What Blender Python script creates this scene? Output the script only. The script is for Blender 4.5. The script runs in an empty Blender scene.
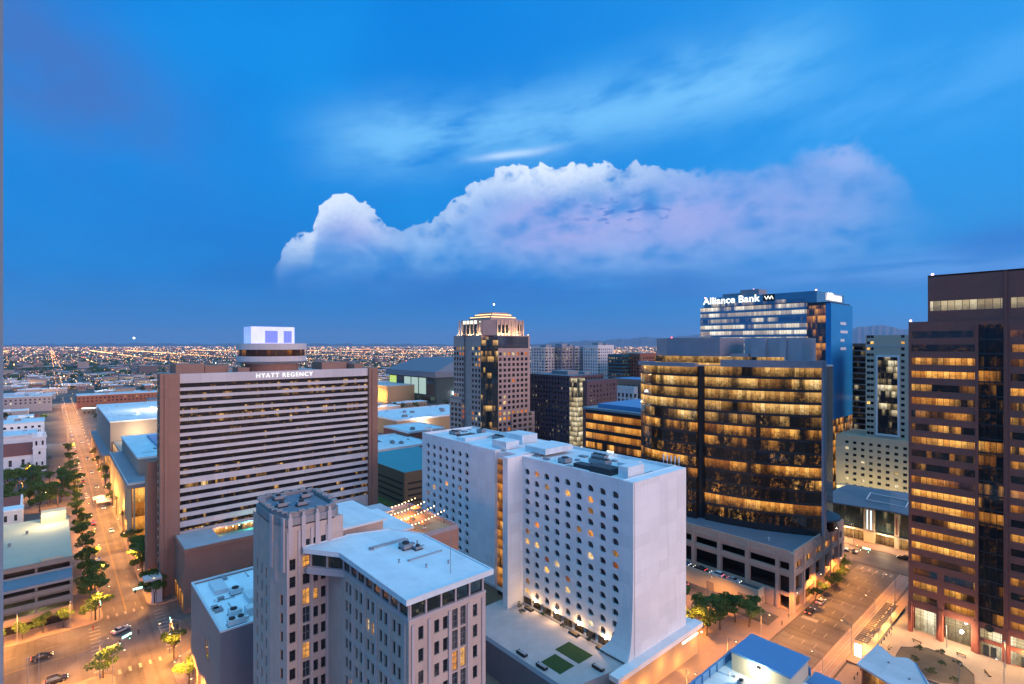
import bpy, math, random
from math import sin, cos, pi, radians, floor, atan, atan2, sqrt
rnd = random.Random(11)
sc = bpy.context.scene
col = sc.collection

# ------------------------------------------------------------------ camera
EYE = 85.0                       # a high floor above the street grid
FOCAL, CX, HY = 525.0, 512.0, 345.0
YAW = atan((CX - 50.0) / FOCAL)  # the long street (+Y) vanishes at the left
SY, CY_ = sin(YAW), cos(YAW)
cam = bpy.data.cameras.new('camera')
cam.sensor_width = 36.0
cam.lens = FOCAL / 1024.0 * 36.0
cam.shift_y = 3.0 / 1024.0
cam.clip_start, cam.clip_end = 0.3, 90000.0
camo = bpy.data.objects.new('camera', cam)
camo.location = (0, 0, EYE)
camo.rotation_euler = (radians(90), 0, -YAW)
col.objects.link(camo)
sc.camera = camo

sc.view_settings.view_transform = 'Standard'
sc.view_settings.look = 'None'
sc.view_settings.exposure = 0.28
sc.view_settings.gamma = 1.0
sc.cycles.use_denoising = True
sc.cycles.max_bounces = 6
sc.cycles.diffuse_bounces = 2
sc.cycles.glossy_bounces = 3
sc.cycles.transmission_bounces = 2
sc.cycles.sample_clamp_indirect = 3.0
sc.cycles.use_light_tree = True

def lin(c):
    c /= 255.0
    return c / 12.92 if c <= 0.04045 else ((c + 0.055) / 1.055) ** 2.4
def rgb(r, g, b): return (lin(r), lin(g), lin(b), 1.0)

# -------------------------------------------------- small node expression kit
class S:
    """a socket (or number) that builds Math nodes when it is calculated with"""
    def __init__(self, nt, v): self.nt, self.v = nt, v
    def _m(self, op, *o, clamp=False):
        n = self.nt.nodes.new('ShaderNodeMath'); n.operation = op; n.use_clamp = clamp
        for i, a in enumerate((self,) + o):
            a = a.v if isinstance(a, S) else a
            if isinstance(a, (int, float)): n.inputs[i].default_value = a
            else: self.nt.links.new(a, n.inputs[i])
        return S(self.nt, n.outputs[0])
    def __add__(s, o): return s._m('ADD', o)
    __radd__ = __add__
    def __sub__(s, o): return s._m('SUBTRACT', o)
    def __rsub__(s, o): return S(s.nt, o)._m('SUBTRACT', s)
    def __mul__(s, o): return s._m('MULTIPLY', o)
    __rmul__ = __mul__
    def __truediv__(s, o): return s._m('DIVIDE', o)
    def floor(s): return s._m('FLOOR')
    def fract(s): return s._m('FRACT')
    def abs(s): return s._m('ABSOLUTE')
    def sin(s): return s._m('SINE')
    def exp(s): return s._m('EXPONENT')
    def asin(s): return s._m('ARCSINE')
    def atan2(s, o): return s._m('ARCTAN2', o)
    def pow(s, o): return s._m('POWER', o)
    def max(s, o): return s._m('MAXIMUM', o)
    def min(s, o): return s._m('MINIMUM', o)
    def gt(s, o): return s._m('GREATER_THAN', o)
    def lt(s, o): return s._m('LESS_THAN', o)
    def clamp(s): return s._m('ADD', 0.0, clamp=True)
    def step(s, a, b):                     # smoothstep a..b
        n = s.nt.nodes.new('ShaderNodeMapRange'); n.interpolation_type = 'SMOOTHSTEP'
        s.nt.links.new(s.v, n.inputs[0])
        for i, x in ((1, a), (2, b)):
            if isinstance(x, S): s.nt.links.new(x.v, n.inputs[i])
            else: n.inputs[i].default_value = x
        return S(s.nt, n.outputs[0])
    def gauss(s, c, w): d = (s - c) * (1.0 / w); return (d * d * -1.0).exp()

def vec(nt, x, y, z=0.0):
    n = nt.nodes.new('ShaderNodeCombineXYZ')
    for i, a in enumerate((x, y, z)):
        if isinstance(a, S): nt.links.new(a.v, n.inputs[i])
        else: n.inputs[i].default_value = a
    return n.outputs[0]
def noise(nt, v, scale=1.0, detail=4.0, rough=0.55, dist=0.0):
    n = nt.nodes.new('ShaderNodeTexNoise'); n.inputs['Scale'].default_value = scale
    n.inputs['Detail'].default_value = detail; n.inputs['Roughness'].default_value = rough
    n.inputs['Distortion'].default_value = dist
    nt.links.new(v, n.inputs['Vector']); return S(nt, n.outputs[0])
def white(nt, v):
    n = nt.nodes.new('ShaderNodeTexWhiteNoise'); n.noise_dimensions = '3D'
    nt.links.new(v, n.inputs['Vector']); return S(nt, n.outputs['Value'])
def mix(nt, f, a, b, mode='MIX'):
    n = nt.nodes.new('ShaderNodeMix'); n.data_type = 'RGBA'; n.blend_type = mode
    if isinstance(f, S): nt.links.new(f.v, n.inputs[0])
    else: n.inputs[0].default_value = f
    for i, c in ((6, a), (7, b)):
        if isinstance(c, tuple): n.inputs[i].default_value = c if len(c) == 4 else c + (1.0,)
        else: nt.links.new(c, n.inputs[i])
    return n.outputs[2]
def ramp(nt, f, stops, interp='LINEAR'):
    n = nt.nodes.new('ShaderNodeValToRGB'); n.color_ramp.interpolation = interp
    e = n.color_ramp.elements
    while len(e) < len(stops): e.new(0.5)
    for k, (p, c) in enumerate(stops): e[k].position = p; e[k].color = c
    nt.links.new(f.v, n.inputs[0]); return n.outputs[0]
def sep(nt, v):
    n = nt.nodes.new('ShaderNodeSeparateXYZ'); nt.links.new(v, n.inputs[0])
    return [S(nt, o) for o in n.outputs]
def curve(nt, f, pts):                     # pts in 0..1
    n = nt.nodes.new('ShaderNodeFloatCurve'); c = n.mapping.curves[0]
    while len(c.points) < len(pts): c.points.new(0.5, 0.5)
    for p, (x, y) in zip(c.points, pts): p.location = (x, y); p.handle_type = 'VECTOR'
    n.mapping.update(); nt.links.new(f.v, n.inputs[1]); return S(nt, n.outputs[0])

# ------------------------------------------------------------- sky at dusk
SUN_EL, SUN_AZ = radians(9.0), radians(168.0)     # afterglow behind the viewer (west, -Y), compass azimuth from +Y
world = bpy.data.worlds.new('World'); sc.world = world; world.use_nodes = True
def build_sky():
    nt = world.node_tree; nt.nodes.clear()
    out = nt.nodes.new('ShaderNodeOutputWorld'); bg = nt.nodes.new('ShaderNodeBackground')
    nt.links.new(bg.outputs[0], out.inputs[0])
    tc = nt.nodes.new('ShaderNodeTexCoord')
    x, y, z = sep(nt, tc.outputs['Generated'])
    az0 = x.atan2(y)                        # 0 towards +Y, positive towards +X
    az = az0 - YAW
    el = z._m('MINIMUM', 1.0)._m('MAXIMUM', -1.0).asin()
    A = lambda px: atan((px - CX) / FOCAL)
    E = lambda px, py: atan((HY - py) / FOCAL * cos(A(px)))
    sky = nt.nodes.new('ShaderNodeTexSky'); sky.sky_type = 'NISHITA'; sky.sun_disc = False
    sky.sun_elevation = radians(1.0); sky.sun_rotation = SUN_AZ
    # evening blue by elevation, brightened overhead as added fill light, paler to the right
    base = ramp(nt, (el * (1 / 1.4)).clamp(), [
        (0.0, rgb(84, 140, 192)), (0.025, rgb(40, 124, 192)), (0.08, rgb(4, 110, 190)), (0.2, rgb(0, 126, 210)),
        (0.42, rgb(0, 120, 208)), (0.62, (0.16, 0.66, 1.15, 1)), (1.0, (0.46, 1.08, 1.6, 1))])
    side = az.step(A(420), A(1024)) * el.step(-0.02, 0.12)
    base = mix(nt, side * 0.36, base, rgb(60, 168, 236))
    # big soft unevenness of the clear part
    p0 = vec(nt, az * 2.2, el * 5.0, 0.3)
    big = noise(nt, p0, 1.1, 3.0)
    base = mix(nt, big.step(0.42, 0.75) * 0.42, base, rgb(8, 144, 224))
    warp = noise(nt, vec(nt, az * 6, el * 9, 4.0), 1.0, 5.0, 0.6) - 0.5
    fine = noise(nt, vec(nt, az * 14, el * 20, 1.7), 1.0, 6.0, 0.62) - 0.5
    # violet smudge high on the left
    d = ((az - A(40)) * (1 / 0.16))
    e_ = (el - E(40, 62) + (az - A(40)) * 0.30) * (1 / 0.085)
    sm = ((d * d + e_ * e_) * -1.0).exp() * (big * 1.2 + warp * 1.2).step(0.1, 0.75)
    base = mix(nt, (sm * 1.2).min(0.85), base, rgb(62, 108, 180))
    d = (az - A(20)) * (1 / 0.10); e_ = (el - E(20, 200)) * (1 / 0.10)
    # high thin veil rising to the right
    tilt = el - (az - A(520)) * 0.115 - E(520, 128)
    st = noise(nt, vec(nt, az * 5.0 - el * 3.0, el * 15 - az * 1.6, 9.0), 1.0, 6.0, 0.62)
    veil = (tilt + warp * 0.07).gauss(0.0, 0.055) * az.step(A(255), A(400)) * (1.0 - az.step(A(740), A(900))) * st.step(0.22, 0.58)
    base = mix(nt, (veil * 0.85).min(0.9), base, rgb(112, 186, 238))
    tilt2 = el - E(850, 110) - (az - A(850)) * 0.08
    veil2 = (tilt2 + warp * 0.06).gauss(0.0, 0.06) * az.step(A(680), A(840)) * st.step(0.30, 0.66)
    base = mix(nt, veil2 * 0.5, base, rgb(84, 168, 238))
    # the cloud bank: outline by azimuth
    outline = [(262, 286), (279, 262), (284, 247), (297, 238), (312, 232), (318, 208), (330, 198), (346, 194), (366, 203), (384, 220), (402, 229),
               (432, 222), (455, 201), (474, 180), (500, 167), (540, 166), (600, 164), (650, 163), (680, 172), (705, 170), (740, 160),
               (790, 150), (835, 142), (872, 148), (902, 160), (914, 186), (935, 200), (985, 240)]
    a0, a1 = A(262), A(985)
    f = ((az - a0) * (1 / (a1 - a0))).clamp()
    top = curve(nt, f, [((A(px) - a0) / (a1 - a0), E(px, py) * 2.5) for px, py in outline]) * (1 / 2.5)
    soft = az.step(A(640), A(760))
    lump1 = 1.0 - (noise(nt, vec(nt, az * 17 + warp * 0.6, el * 21, 3.0), 1.0, 1.0, 0.5) * 2 - 1).abs() * 2.4
    lump2 = 1.0 - (noise(nt, vec(nt, az * 44 + warp * 0.8, el * 52, 8.0), 1.0, 2.0, 0.5) * 2 - 1).abs() * 2.4
    lumps = lump1 * 0.62 + lump2 * 0.38
    d_in = top + (lump1 - 0.6) * 0.013 + (lump2 - 0.6) * 0.008 + fine * (soft * 0.03 + 0.020) + warp * 0.010 - el
    edge = soft * 0.030 + 0.0040
    bottom = el - E(560, 304) + warp * 0.03
    body0 = noise(nt, vec(nt, az * 9, el * 16, 6.0), 1.0, 5.0, 0.6)
    body = (noise(nt, vec(nt, az * 7, el * 13, 6.0), 1.0, 5.0, 0.58) * 0.85 + lump1 * 0.10)
    inside = az.step(A(270), A(284)) * (1.0 - az.step(A(840), A(960)))
    bank = (d_in / edge).step(0.0, 1.0) * (bottom + (body0 - 0.5) * 0.06).step(-0.03, 0.075) * inside
    cl = mix(nt, body.step(0.3, 0.75), rgb(48, 132, 208), rgb(128, 178, 230))
    pink = ((az - A(700)) * 3.6).gauss(0.0, 1.0) * (el - E(700, 215)).gauss(0.0, 0.07)
    pink2 = ((az - A(545)) * 9.0).gauss(0.0, 1.0) * (el - E(545, 225)).gauss(0.0, 0.06) + ((az - A(350)) * 14.0).gauss(0.0, 1.0) * (el - E(350, 225)).gauss(0.0, 0.04)
    pk = (pink * 1.0 + pink2 * 0.75) * body.step(0.25, 0.6)
    cl = mix(nt, pk.clamp() * 0.85, cl, rgb(170, 168, 222))
    lit = (d_in * (1 / 0.075)).step(1.0, 0.12) * (1.0 - soft * 0.75) * (lumps * 1.3 + 0.1).clamp() * ((az - A(338)) * 11.0).gauss(0.0, 1.0).max((az - A(545)).gauss(0.0, 0.19))
    cl = mix(nt, (lit * 0.95).clamp(), cl, rgb(222, 233, 248))
    puff = (d_in - 0.012).gauss(0.0, 0.03) * az.gauss(A(845), 0.06)
    cl = mix(nt, puff * 0.85, cl, rgb(186, 190, 232))
    base = mix(nt, bank * (0.94 - soft * 0.24) * (el - E(560, 262)).step(-0.10, 0.035).max(0.10), base, cl)
    # small ragged dark gaps in front of the bank
    gap = noise(nt, vec(nt, az * 30, el * 75, 2.0), 1.0, 3.0).step(0.54, 0.62) * az.gauss(A(625), 0.11) * el.gauss(E(625, 212), 0.030)
    base = mix(nt, gap * 0.85, base, rgb(58, 120, 200))
    # dusky shelf under the bank
    shelf_n = noise(nt, vec(nt, az * 4.0, el * 34, 12.0), 1.0, 5.0)
    shelf = (el + warp * 0.02).gauss(E(620, 287), 0.030) * az.step(A(240), A(470)) * shelf_n.step(0.22, 0.6)
    base = mix(nt, shelf * 0.62, base, rgb(44, 104, 184))
    shelf2 = (el + warp * 0.02).gauss(E(900, 268), 0.03) * az.step(A(640), A(860)) * shelf_n.step(0.35, 0.65)
    base = mix(nt, shelf2 * 0.75, base, rgb(96, 158, 228))
    dark = (el + warp * 0.03).gauss(E(1000, 240), 0.024) * az.step(A(905), A(1000)) * shelf_n.step(0.25, 0.5)
    base = mix(nt, dark * 0.75, base, rgb(34, 112, 196))
    # the small bright streak above the bank
    s1 = (el - E(515, 154) - (az - A(515)) * 0.13 + warp * 0.012).gauss(0.0, 0.0062) * az.gauss(A(514), 0.066)
    base = mix(nt, (s1 * (fine + 1.1)).clamp() * 0.9, base, rgb(176, 208, 244))
    # afterglow low in the west, behind the viewer
    w = (az0.abs() - pi).gauss(0.0, 0.55) * el.gauss(0.15, 0.38)
    glow = nt.nodes.new('ShaderNodeMix'); glow.data_type = 'RGBA'; glow.blend_type = 'ADD'
    nt.links.new(w.v, glow.inputs[0]); nt.links.new(base, glow.inputs[6]); glow.inputs[7].default_value = (0.95, 0.56, 0.54, 1)
    tot = nt.nodes.new('ShaderNodeMix'); tot.data_type = 'RGBA'; tot.blend_type = 'ADD'; tot.inputs[0].default_value = 0.003
    nt.links.new(glow.outputs[2], tot.inputs[6]); nt.links.new(sky.outputs[0], tot.inputs[7])
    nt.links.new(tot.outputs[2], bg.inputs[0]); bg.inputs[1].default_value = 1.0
build_sky()
world.cycles.sampling_method = 'MANUAL'; world.cycles.sample_map_resolution = 512

sun = bpy.data.lights.new('sun', 'SUN'); sun.energy = 2.3; sun.angle = radians(40); sun.color = (1.0, 0.66, 0.54)
suno = bpy.data.objects.new('sun', sun); col.objects.link(suno)
# light travels towards +Y and down
suno.rotation_euler = (radians(90) - SUN_EL, 0, -(SUN_AZ - pi))

# ------------------------------------------------------------- object helpers
def put(o, **k):
    for a, b in k.items():
        if b is not None: o[a] = b
    return o
def tag(o, label, cat, group=None): return put(o, label=label, category=cat, group=group)
def thing(name, label, cat, loc=(0, 0, 0), group=None):
    o = bpy.data.objects.new(name, None); col.objects.link(o); o.location = loc
    o.empty_display_size = 0.5
    return tag(o, label, cat, group)

class MB:
    """collects faces in world metres, builds ONE mesh object"""
    def __init__(s): s.v = []; s.f = []; s.m = []; s.uv = {}
    def face(s, pts, m=0, uv=None):
        b = len(s.v); s.v.extend(pts); s.f.append(tuple(range(b, b + len(pts)))); s.m.append(m)
        if uv: s.uv[len(s.f) - 1] = uv
        return s
    def box(s, x0, x1, y0, y1, z0, z1, m=0, top=None, bottom=True):
        b = len(s.v)
        s.v.extend([(x0, y0, z0), (x1, y0, z0), (x1, y1, z0), (x0, y1, z0), (x0, y0, z1), (x1, y0, z1), (x1, y1, z1), (x0, y1, z1)])
        for q in ((0, 1, 5, 4), (1, 2, 6, 5), (2, 3, 7, 6), (3, 0, 4, 7)): s.f.append(tuple(b + i for i in q)); s.m.append(m)
        s.f.append((b + 4, b + 5, b + 6, b + 7)); s.m.append(m if top is None else top)
        if bottom: s.f.append((b + 3, b + 2, b + 1, b)); s.m.append(m)
        return s
    def prism(s, poly, z0, z1, m=0, top=None, arc=False):
        b = len(s.v); n = len(poly)
        s.v.extend([(x, y, z0) for x, y in poly] + [(x, y, z1) for x, y in poly])
        L = 0.0
        for i in range(n):
            j = (i + 1) % n
            s.f.append((b + i, b + j, b + n + j, b + n + i)); s.m.append(m)
            if arc:
                l = math.dist(poly[i], poly[j])
                s.uv[len(s.f) - 1] = [(L, z0), (L + l, z0), (L + l, z1), (L, z1)]; L += l
        s.f.append(tuple(b + n + i for i in range(n))); s.m.append(m if top is None else top)
        s.f.append(tuple(b + n - 1 - i for i in range(n))); s.m.append(m)
        return s
    def strip(s, pts, z0, z1, depth, m=0):
        """a slab following a plan polyline, thickened to the left of its direction"""
        off = offset(pts, depth)
        return s.prism(list(pts) + off[::-1], z0, z1, m, arc=True)
    def tube(s, p0, p1, r0, r1=None, n=8, m=0, caps=True):
        r1 = r0 if r1 is None else r1
        d = [p1[i] - p0[i] for i in range(3)]; L = sqrt(sum(a * a for a in d)) or 1e-6; d = [a / L for a in d]
        a = (0, 0, 1) if abs(d[2]) < 0.9 else (1, 0, 0)
        u = (d[1] * a[2] - d[2] * a[1], d[2] * a[0] - d[0] * a[2], d[0] * a[1] - d[1] * a[0]); l = sqrt(sum(k * k for k in u)); u = [k / l for k in u]
        w = (d[1] * u[2] - d[2] * u[1], d[2] * u[0] - d[0] * u[2], d[0] * u[1] - d[1] * u[0])
        b = len(s.v)
        for p, r in ((p0, r0), (p1, r1)):
            for k in range(n):
                t = 2 * pi * k / n
                s.v.append(tuple(p[i] + r * (cos(t) * u[i] + sin(t) * w[i]) for i in range(3)))
        for k in range(n):
            j = (k + 1) % n; s.f.append((b + k, b + j, b + n + j, b + n + k)); s.m.append(m)
        if caps:
            s.f.append(tuple(b + n + k for k in range(n))); s.m.append(m)
            s.f.append(tuple(b + n - 1 - k for k in range(n))); s.m.append(m)
        return s
    def ball(s, c, rx, ry=None, rz=None, n=8, k=5, m=0):
        ry = rx if ry is None else ry; rz = rx if rz is None else rz
        b = len(s.v)
        for i in range(1, k):
            t = pi * i / k
            for j in range(n):
                a = 2 * pi * j / n; s.v.append((c[0] + rx * sin(t) * cos(a), c[1] + ry * sin(t) * sin(a), c[2] + rz * cos(t)))
        s.v.append((c[0], c[1], c[2] + rz)); s.v.append((c[0], c[1], c[2] - rz)); T = len(s.v) - 2
        for i in range(k - 2):
            for j in range(n):
                q = (j + 1) % n; s.f.append((b + i * n + j, b + (i + 1) * n + j, b + (i + 1) * n + q, b + i * n + q)); s.m.append(m)
        for j in range(n):
            q = (j + 1) % n
            s.f.append((T, b + j, b + q)); s.m.append(m)
            s.f.append((T + 1, b + (k - 2) * n + q, b + (k - 2) * n + j)); s.m.append(m)
        return s
    def join(s, o):
        b = len(s.v); fb = len(s.f); s.v.extend(o.v); s.f.extend(tuple(i + b for i in f) for f in o.f); s.m.extend(o.m)
        for k, u in o.uv.items(): s.uv[k + fb] = u
        return s
    def build(s, name, mats, parent=None, kind=None, smooth=False):
        me = bpy.data.meshes.new(name)
        ox, oy, oz = parent_origin(parent)
        vv = [(a - ox, b - oy, c - oz) for a, b, c in s.v]
        me.from_pydata(vv, [], s.f)
        for m in (mats if isinstance(mats, (list, tuple)) else [mats]): me.materials.append(m)
        if max(s.m, default=0) > 0: me.polygons.foreach_set('material_index', s.m)
        ul = me.uv_layers.new(name='UVMap'); d = []
        for k, f in enumerate(s.f):
            if k in s.uv:
                for a in s.uv[k]: d.extend(a)
                continue
            p = [s.v[i] for i in f]
            e1 = [p[1][i] - p[0][i] for i in range(3)]; e2 = [p[-1][i] - p[0][i] for i in range(3)]
            nx, ny, nz = e1[1] * e2[2] - e1[2] * e2[1], e1[2] * e2[0] - e1[0] * e2[2], e1[0] * e2[1] - e1[1] * e2[0]
            h = sqrt(nx * nx + ny * ny)
            if h < abs(nz) * 0.5 or h == 0:
                for q in p: d.extend((q[0], q[1]))
            else:
                tx, ty = -ny / h, nx / h
                if tx + ty < 0: tx, ty = -tx, -ty
                for q in p: d.extend((q[0] * tx + q[1] * ty, q[2]))
        ul.data.foreach_set('uv', d)
        if smooth: me.polygons.foreach_set('use_smooth', [True] * len(me.polygons))
        me.update()
        o = bpy.data.objects.new(name, me); col.objects.link(o)
        if parent: o.parent = parent
        if kind: o['kind'] = kind
        return o
def parent_origin(p):
    x = y = z = 0.0
    while p is not None:
        x += p.location[0]; y += p.location[1]; z += p.location[2]; p = p.parent
    return x, y, z
def offset(pts, d):
    out = []
    for i, p in enumerate(pts):
        a = pts[max(i - 1, 0)]; b = pts[min(i + 1, len(pts) - 1)]
        dx, dy = b[0] - a[0], b[1] - a[1]; l = math.hypot(dx, dy)
        out.append((p[0] - dy / l * d, p[1] + dx / l * d))
    return out
def copy_tree(o, parent=None):
    c = o.copy(); col.objects.link(c)
    if parent: c.parent = parent
    for ch in list(o.children): copy_tree(ch, c)
    return c
def spot(px, py, z=0.0):
    """surveyed from the photograph: where a sight line meets the height z"""
    d = FOCAL * (EYE - z) / (py - HY); r = (px - CX) / FOCAL * d
    return SY * d + CY_ * r, CY_ * d - SY * r
def dist2(p): return p[0] ** 2 + p[1] ** 2 + (p[2] - EYE) ** 2
# ------------------------------------------------------------- materials
def newmat(name):
    m = bpy.data.materials.new(name); m.use_nodes = True
    return m, m.node_tree, m.node_tree.nodes['Principled BSDF']
def surf(name, c, rough=0.75, var=0.16, scale=0.25, streak=0.0, spec=0.35, metal=0.0, bump=0.0, grain=0.06, joints=None, jl=0.22):
    """painted / stone / concrete surface: patches, fine grain, rain streaks, panel joints"""
    m, nt, b = newmat(name)
    g = nt.nodes.new('ShaderNodeNewGeometry'); P = g.outputs['Position']
    n1 = noise(nt, P, scale, 5.0, 0.6)
    n2 = noise(nt, P, 3.1, 3.0)
    k = n1 * (2 * var) + n2 * (2 * grain) + (1.0 - var - grain)
    if streak:
        x, y, z = sep(nt, P)
        n3 = noise(nt, vec(nt, x * 1.6, y * 1.6, z * 0.07), 1.0, 4.0)
        k = k - n3.step(0.52, 0.8) * streak
    if joints:
        uv = nt.nodes.new('ShaderNodeUVMap'); u, v, _ = sep(nt, uv.outputs[0])
        ju, jv, w = joints
        line = 1.0 - ((u * (1 / ju)).fract() * ju).gt(w) * ((v * (1 / jv)).fract() * jv).gt(w)
        cellv = white(nt, vec(nt, (u * (1 / ju)).floor(), (v * (1 / jv)).floor(), 0.5))
        k = k * (cellv * 0.10 + 0.95) - line * jl
    kk = k.max(0.05)
    n = nt.nodes.new('ShaderNodeVectorMath'); n.operation = 'SCALE'; n.inputs[0].default_value = c[:3]
    nt.links.new(kk.v, n.inputs['Scale']); nt.links.new(n.outputs[0], b.inputs['Base Color'])
    b.inputs['Roughness'].default_value = rough; b.inputs['Specular IOR Level'].default_value = spec; b.inputs['Metallic'].default_value = metal
    if bump:
        bp = nt.nodes.new('ShaderNodeBump'); bp.inputs['Strength'].default_value = bump; bp.inputs['Distance'].default_value = 0.1
        nt.links.new(n2.v, bp.inputs['Height']); nt.links.new(bp.outputs[0], b.inputs['Normal'])
    return m
def noemit(m): m.cycles.emission_sampling = 'NONE'; return m
WARM = [(0.0, (1.0, 0.30, 0.04, 1)), (0.35, (1.0, 0.44, 0.09, 1)), (0.7, (1.0, 0.58, 0.18, 1)), (1.0, (1.0, 0.80, 0.46, 1))]
AMBER = [(0.0, (1.0, 0.22, 0.02, 1)), (0.5, (1.0, 0.37, 0.05, 1)), (1.0, (1.0, 0.56, 0.14, 1))]
CREAM = [(0.0, (1.0, 0.62, 0.22, 1)), (0.5, (1.0, 0.78, 0.42, 1)), (1.0, (0.95, 0.92, 0.75, 1))]
def office(name, cw=1.5, fh=3.7, v0=0.0, thr=0.5, strength=1.0, pal=WARM, dark=(0.012, 0.012, 0.014), rough=0.06, zone=5.0, seed=0.0, mull=0.07, clutter=0.75, spec=0.7, ior=1.55, dim=0.55):
    """a glazed storey: glass that reflects, some bays lit from inside"""
    m, nt, b = newmat(name)
    uv = nt.nodes.new('ShaderNodeUVMap'); u, v, _ = sep(nt, uv.outputs[0])
    v = (v - v0) * (1.0 / fh); cv = v.floor(); fv = v - cv
    u = u * (1.0 / cw); cu = u.floor(); fu = u - cu
    zu = (u * (1 / zone) + white(nt, vec(nt, cv, 4.4, seed)) * 0.9).floor()
    r1 = white(nt, vec(nt, zu, cv, 3.1 + seed))
    r2 = white(nt, vec(nt, cu, cv, 7.7 + seed))
    r3 = white(nt, vec(nt, cu, cv, 1.3 + seed))
    r4 = white(nt, vec(nt, zu, cv, 6.4 + seed))
    rz = white(nt, vec(nt, cv, seed, 2.2))
    run = (noise(nt, vec(nt, u * (1.1 / zone), cv * 7.37 + seed, 0.7), 1.0, 2.0, 0.5) - 0.5) * 1.9 + 0.5
    litv = run * 0.60 + r2 * 0.12 + rz * 0.28
    on = litv.step(thr - 0.08, thr + 0.14)
    ins = noise(nt, vec(nt, u * cw * 0.85, fv * 2.6 + cv * 9.0, seed), 1.0, 5.0, 0.75)
    fine_ = noise(nt, vec(nt, u * cw * 4.5, fv * 7.0 + cv * 5.0, seed + 3.0), 1.0, 2.0, 0.6)
    clut = (ins * 0.75 + fine_ * 0.35 + fv * 0.45).step(0.52, 0.92)
    tubes = (fv * 9.0 + r4 * 3.0).fract().gt(0.8) * fv.gt(0.5) * (fine_.gt(0.42))
    br = (clut * clutter + (1.0 - clutter) * 0.7 + tubes * 0.55) * (r3 * 0.3 + 0.45) * (r4 * 1.0 + 0.28)
    frame = fu.gt(mull / cw)
    e = on * br * frame * (strength * 1.25) + (1.0 - on) * frame * ((r2 * 0.6 + r4 * 0.4).pow(3.0) * ins.step(0.45, 0.75) * fine_.step(0.35, 0.7) * dim * strength)
    c = ramp(nt, (r4 * 0.35 + r3 * 0.25 + ins * 0.45).clamp(), pal)
    nt.links.new(c, b.inputs['Emission Color']); nt.links.new(e.v, b.inputs['Emission Strength'])
    b.inputs['Base Color'].default_value = dark + (1,)
    wob = nt.nodes.new('ShaderNodeBump'); wob.inputs['Strength'].default_value = 0.12; wob.inputs['Distance'].default_value = 0.02
    pane = white(nt, vec(nt, cu, cv, 5.5)); hgt = pane * (fu - 0.5) * 0.6
    nt.links.new(hgt.v, wob.inputs['Height']); nt.links.new(wob.outputs[0], b.inputs['Normal'])
    b.inputs['Roughness'].default_value = rough; b.inputs['Specular IOR Level'].default_value = spec; b.inputs['IOR'].default_value = ior
    return noemit(m)
def pane_dark(name, c=(0.015, 0.016, 0.02), rough=0.08, curtain=0.35):
    """an unlit window: dark glass, some with a pale curtain behind"""
    m, nt, b = newmat(name)
    oi = nt.nodes.new('ShaderNodeObjectInfo'); r = S(nt, oi.outputs['Random'])
    g = nt.nodes.new('ShaderNodeNewGeometry')
    n = noise(nt, g.outputs['Position'], 1.6, 2.0)
    f = r.gt(1.0 - curtain) * n.step(0.35, 0.6) * 0.8
    nt.links.new(mix(nt, f, c, (0.10, 0.095, 0.09)), b.inputs['Base Color'])
    b.inputs['Roughness'].default_value = rough; b.inputs['Specular IOR Level'].default_value = 0.6
    return m
def pane_lit(name, pal=WARM, strength=1.3):
    m, nt, b = newmat(name)
    oi = nt.nodes.new('ShaderNodeObjectInfo'); r = S(nt, oi.outputs['Random'])
    g = nt.nodes.new('ShaderNodeNewGeometry')
    n = noise(nt, g.outputs['Position'], 1.1, 3.0)
    nt.links.new(ramp(nt, r, pal), b.inputs['Emission Color'])
    e = (n.step(0.25, 0.75) * 0.8 + 0.25) * (r * 0.6 + 0.5) * strength
    nt.links.new(e.v, b.inputs['Emission Strength'])
    b.inputs['Base Color'].default_value = (0.03, 0.025, 0.02, 1); b.inputs['Roughness'].default_value = 0.2
    return noemit(m)
def glow(name, c, strength, sampled=False):
    m, nt, b = newmat(name)
    b.inputs['Base Color'].default_value = (0.2, 0.2, 0.2, 1)
    b.inputs['Emission Color'].default_value = tuple(c[:3]) + (1,); b.inputs['Emission Strength'].default_value = strength
    return m if sampled else noemit(m)
def glass(name, c=(0.02, 0.03, 0.04), rough=0.05, metal=0.0, spec=0.8):
    m, nt, b = newmat(name); b.inputs['Base Color'].default_value = c + (1,)
    b.inputs['Roughness'].default_value = rough; b.inputs['Metallic'].default_value = metal; b.inputs['Specular IOR Level'].default_value = spec
    return m

M = {}
M['white_wall'] = surf('white painted precast', (0.83, 0.82, 0.82), 0.8, 0.06, 0.12, 0.13, joints=(4.04, 2.95, 0.045), jl=0.10)
M['white_roof'] = surf('white membrane roof', (0.70, 0.73, 0.74), 0.8, 0.24, 0.22, grain=0.07, joints=(2.3, 14.0, 0.07), jl=0.10)
M['white_roof_b'] = surf('weathered white roof', (0.60, 0.63, 0.66), 0.85, 0.28, 0.2, grain=0.08, joints=(3.0, 9.0, 0.08), jl=0.12)
M['grey_roof'] = surf('grey gravel roof', (0.44, 0.44, 0.46), 0.9, 0.28, 0.22, grain=0.10)
M['slate_roof'] = surf('slate blue roof', (0.16, 0.18, 0.22), 0.8, 0.12, 0.2)
M['dark_roof'] = surf('dark tar roof', (0.07, 0.075, 0.085), 0.85, 0.15, 0.3)
M['tan_stone'] = surf('tan terracotta stone', (0.54, 0.40, 0.335), 0.8, 0.12, 0.35, 0.14, joints=(1.8, 1.55, 0.03))
M['tan_trim'] = surf('pale stone trim', (0.50, 0.42, 0.41), 0.8, 0.08, 0.5, 0.1)
M['brown_conc'] = surf('brown concrete', (0.31, 0.172, 0.128), 0.85, 0.08, 0.2, 0.06, joints=(3.0, 3.2, 0.04))
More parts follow.
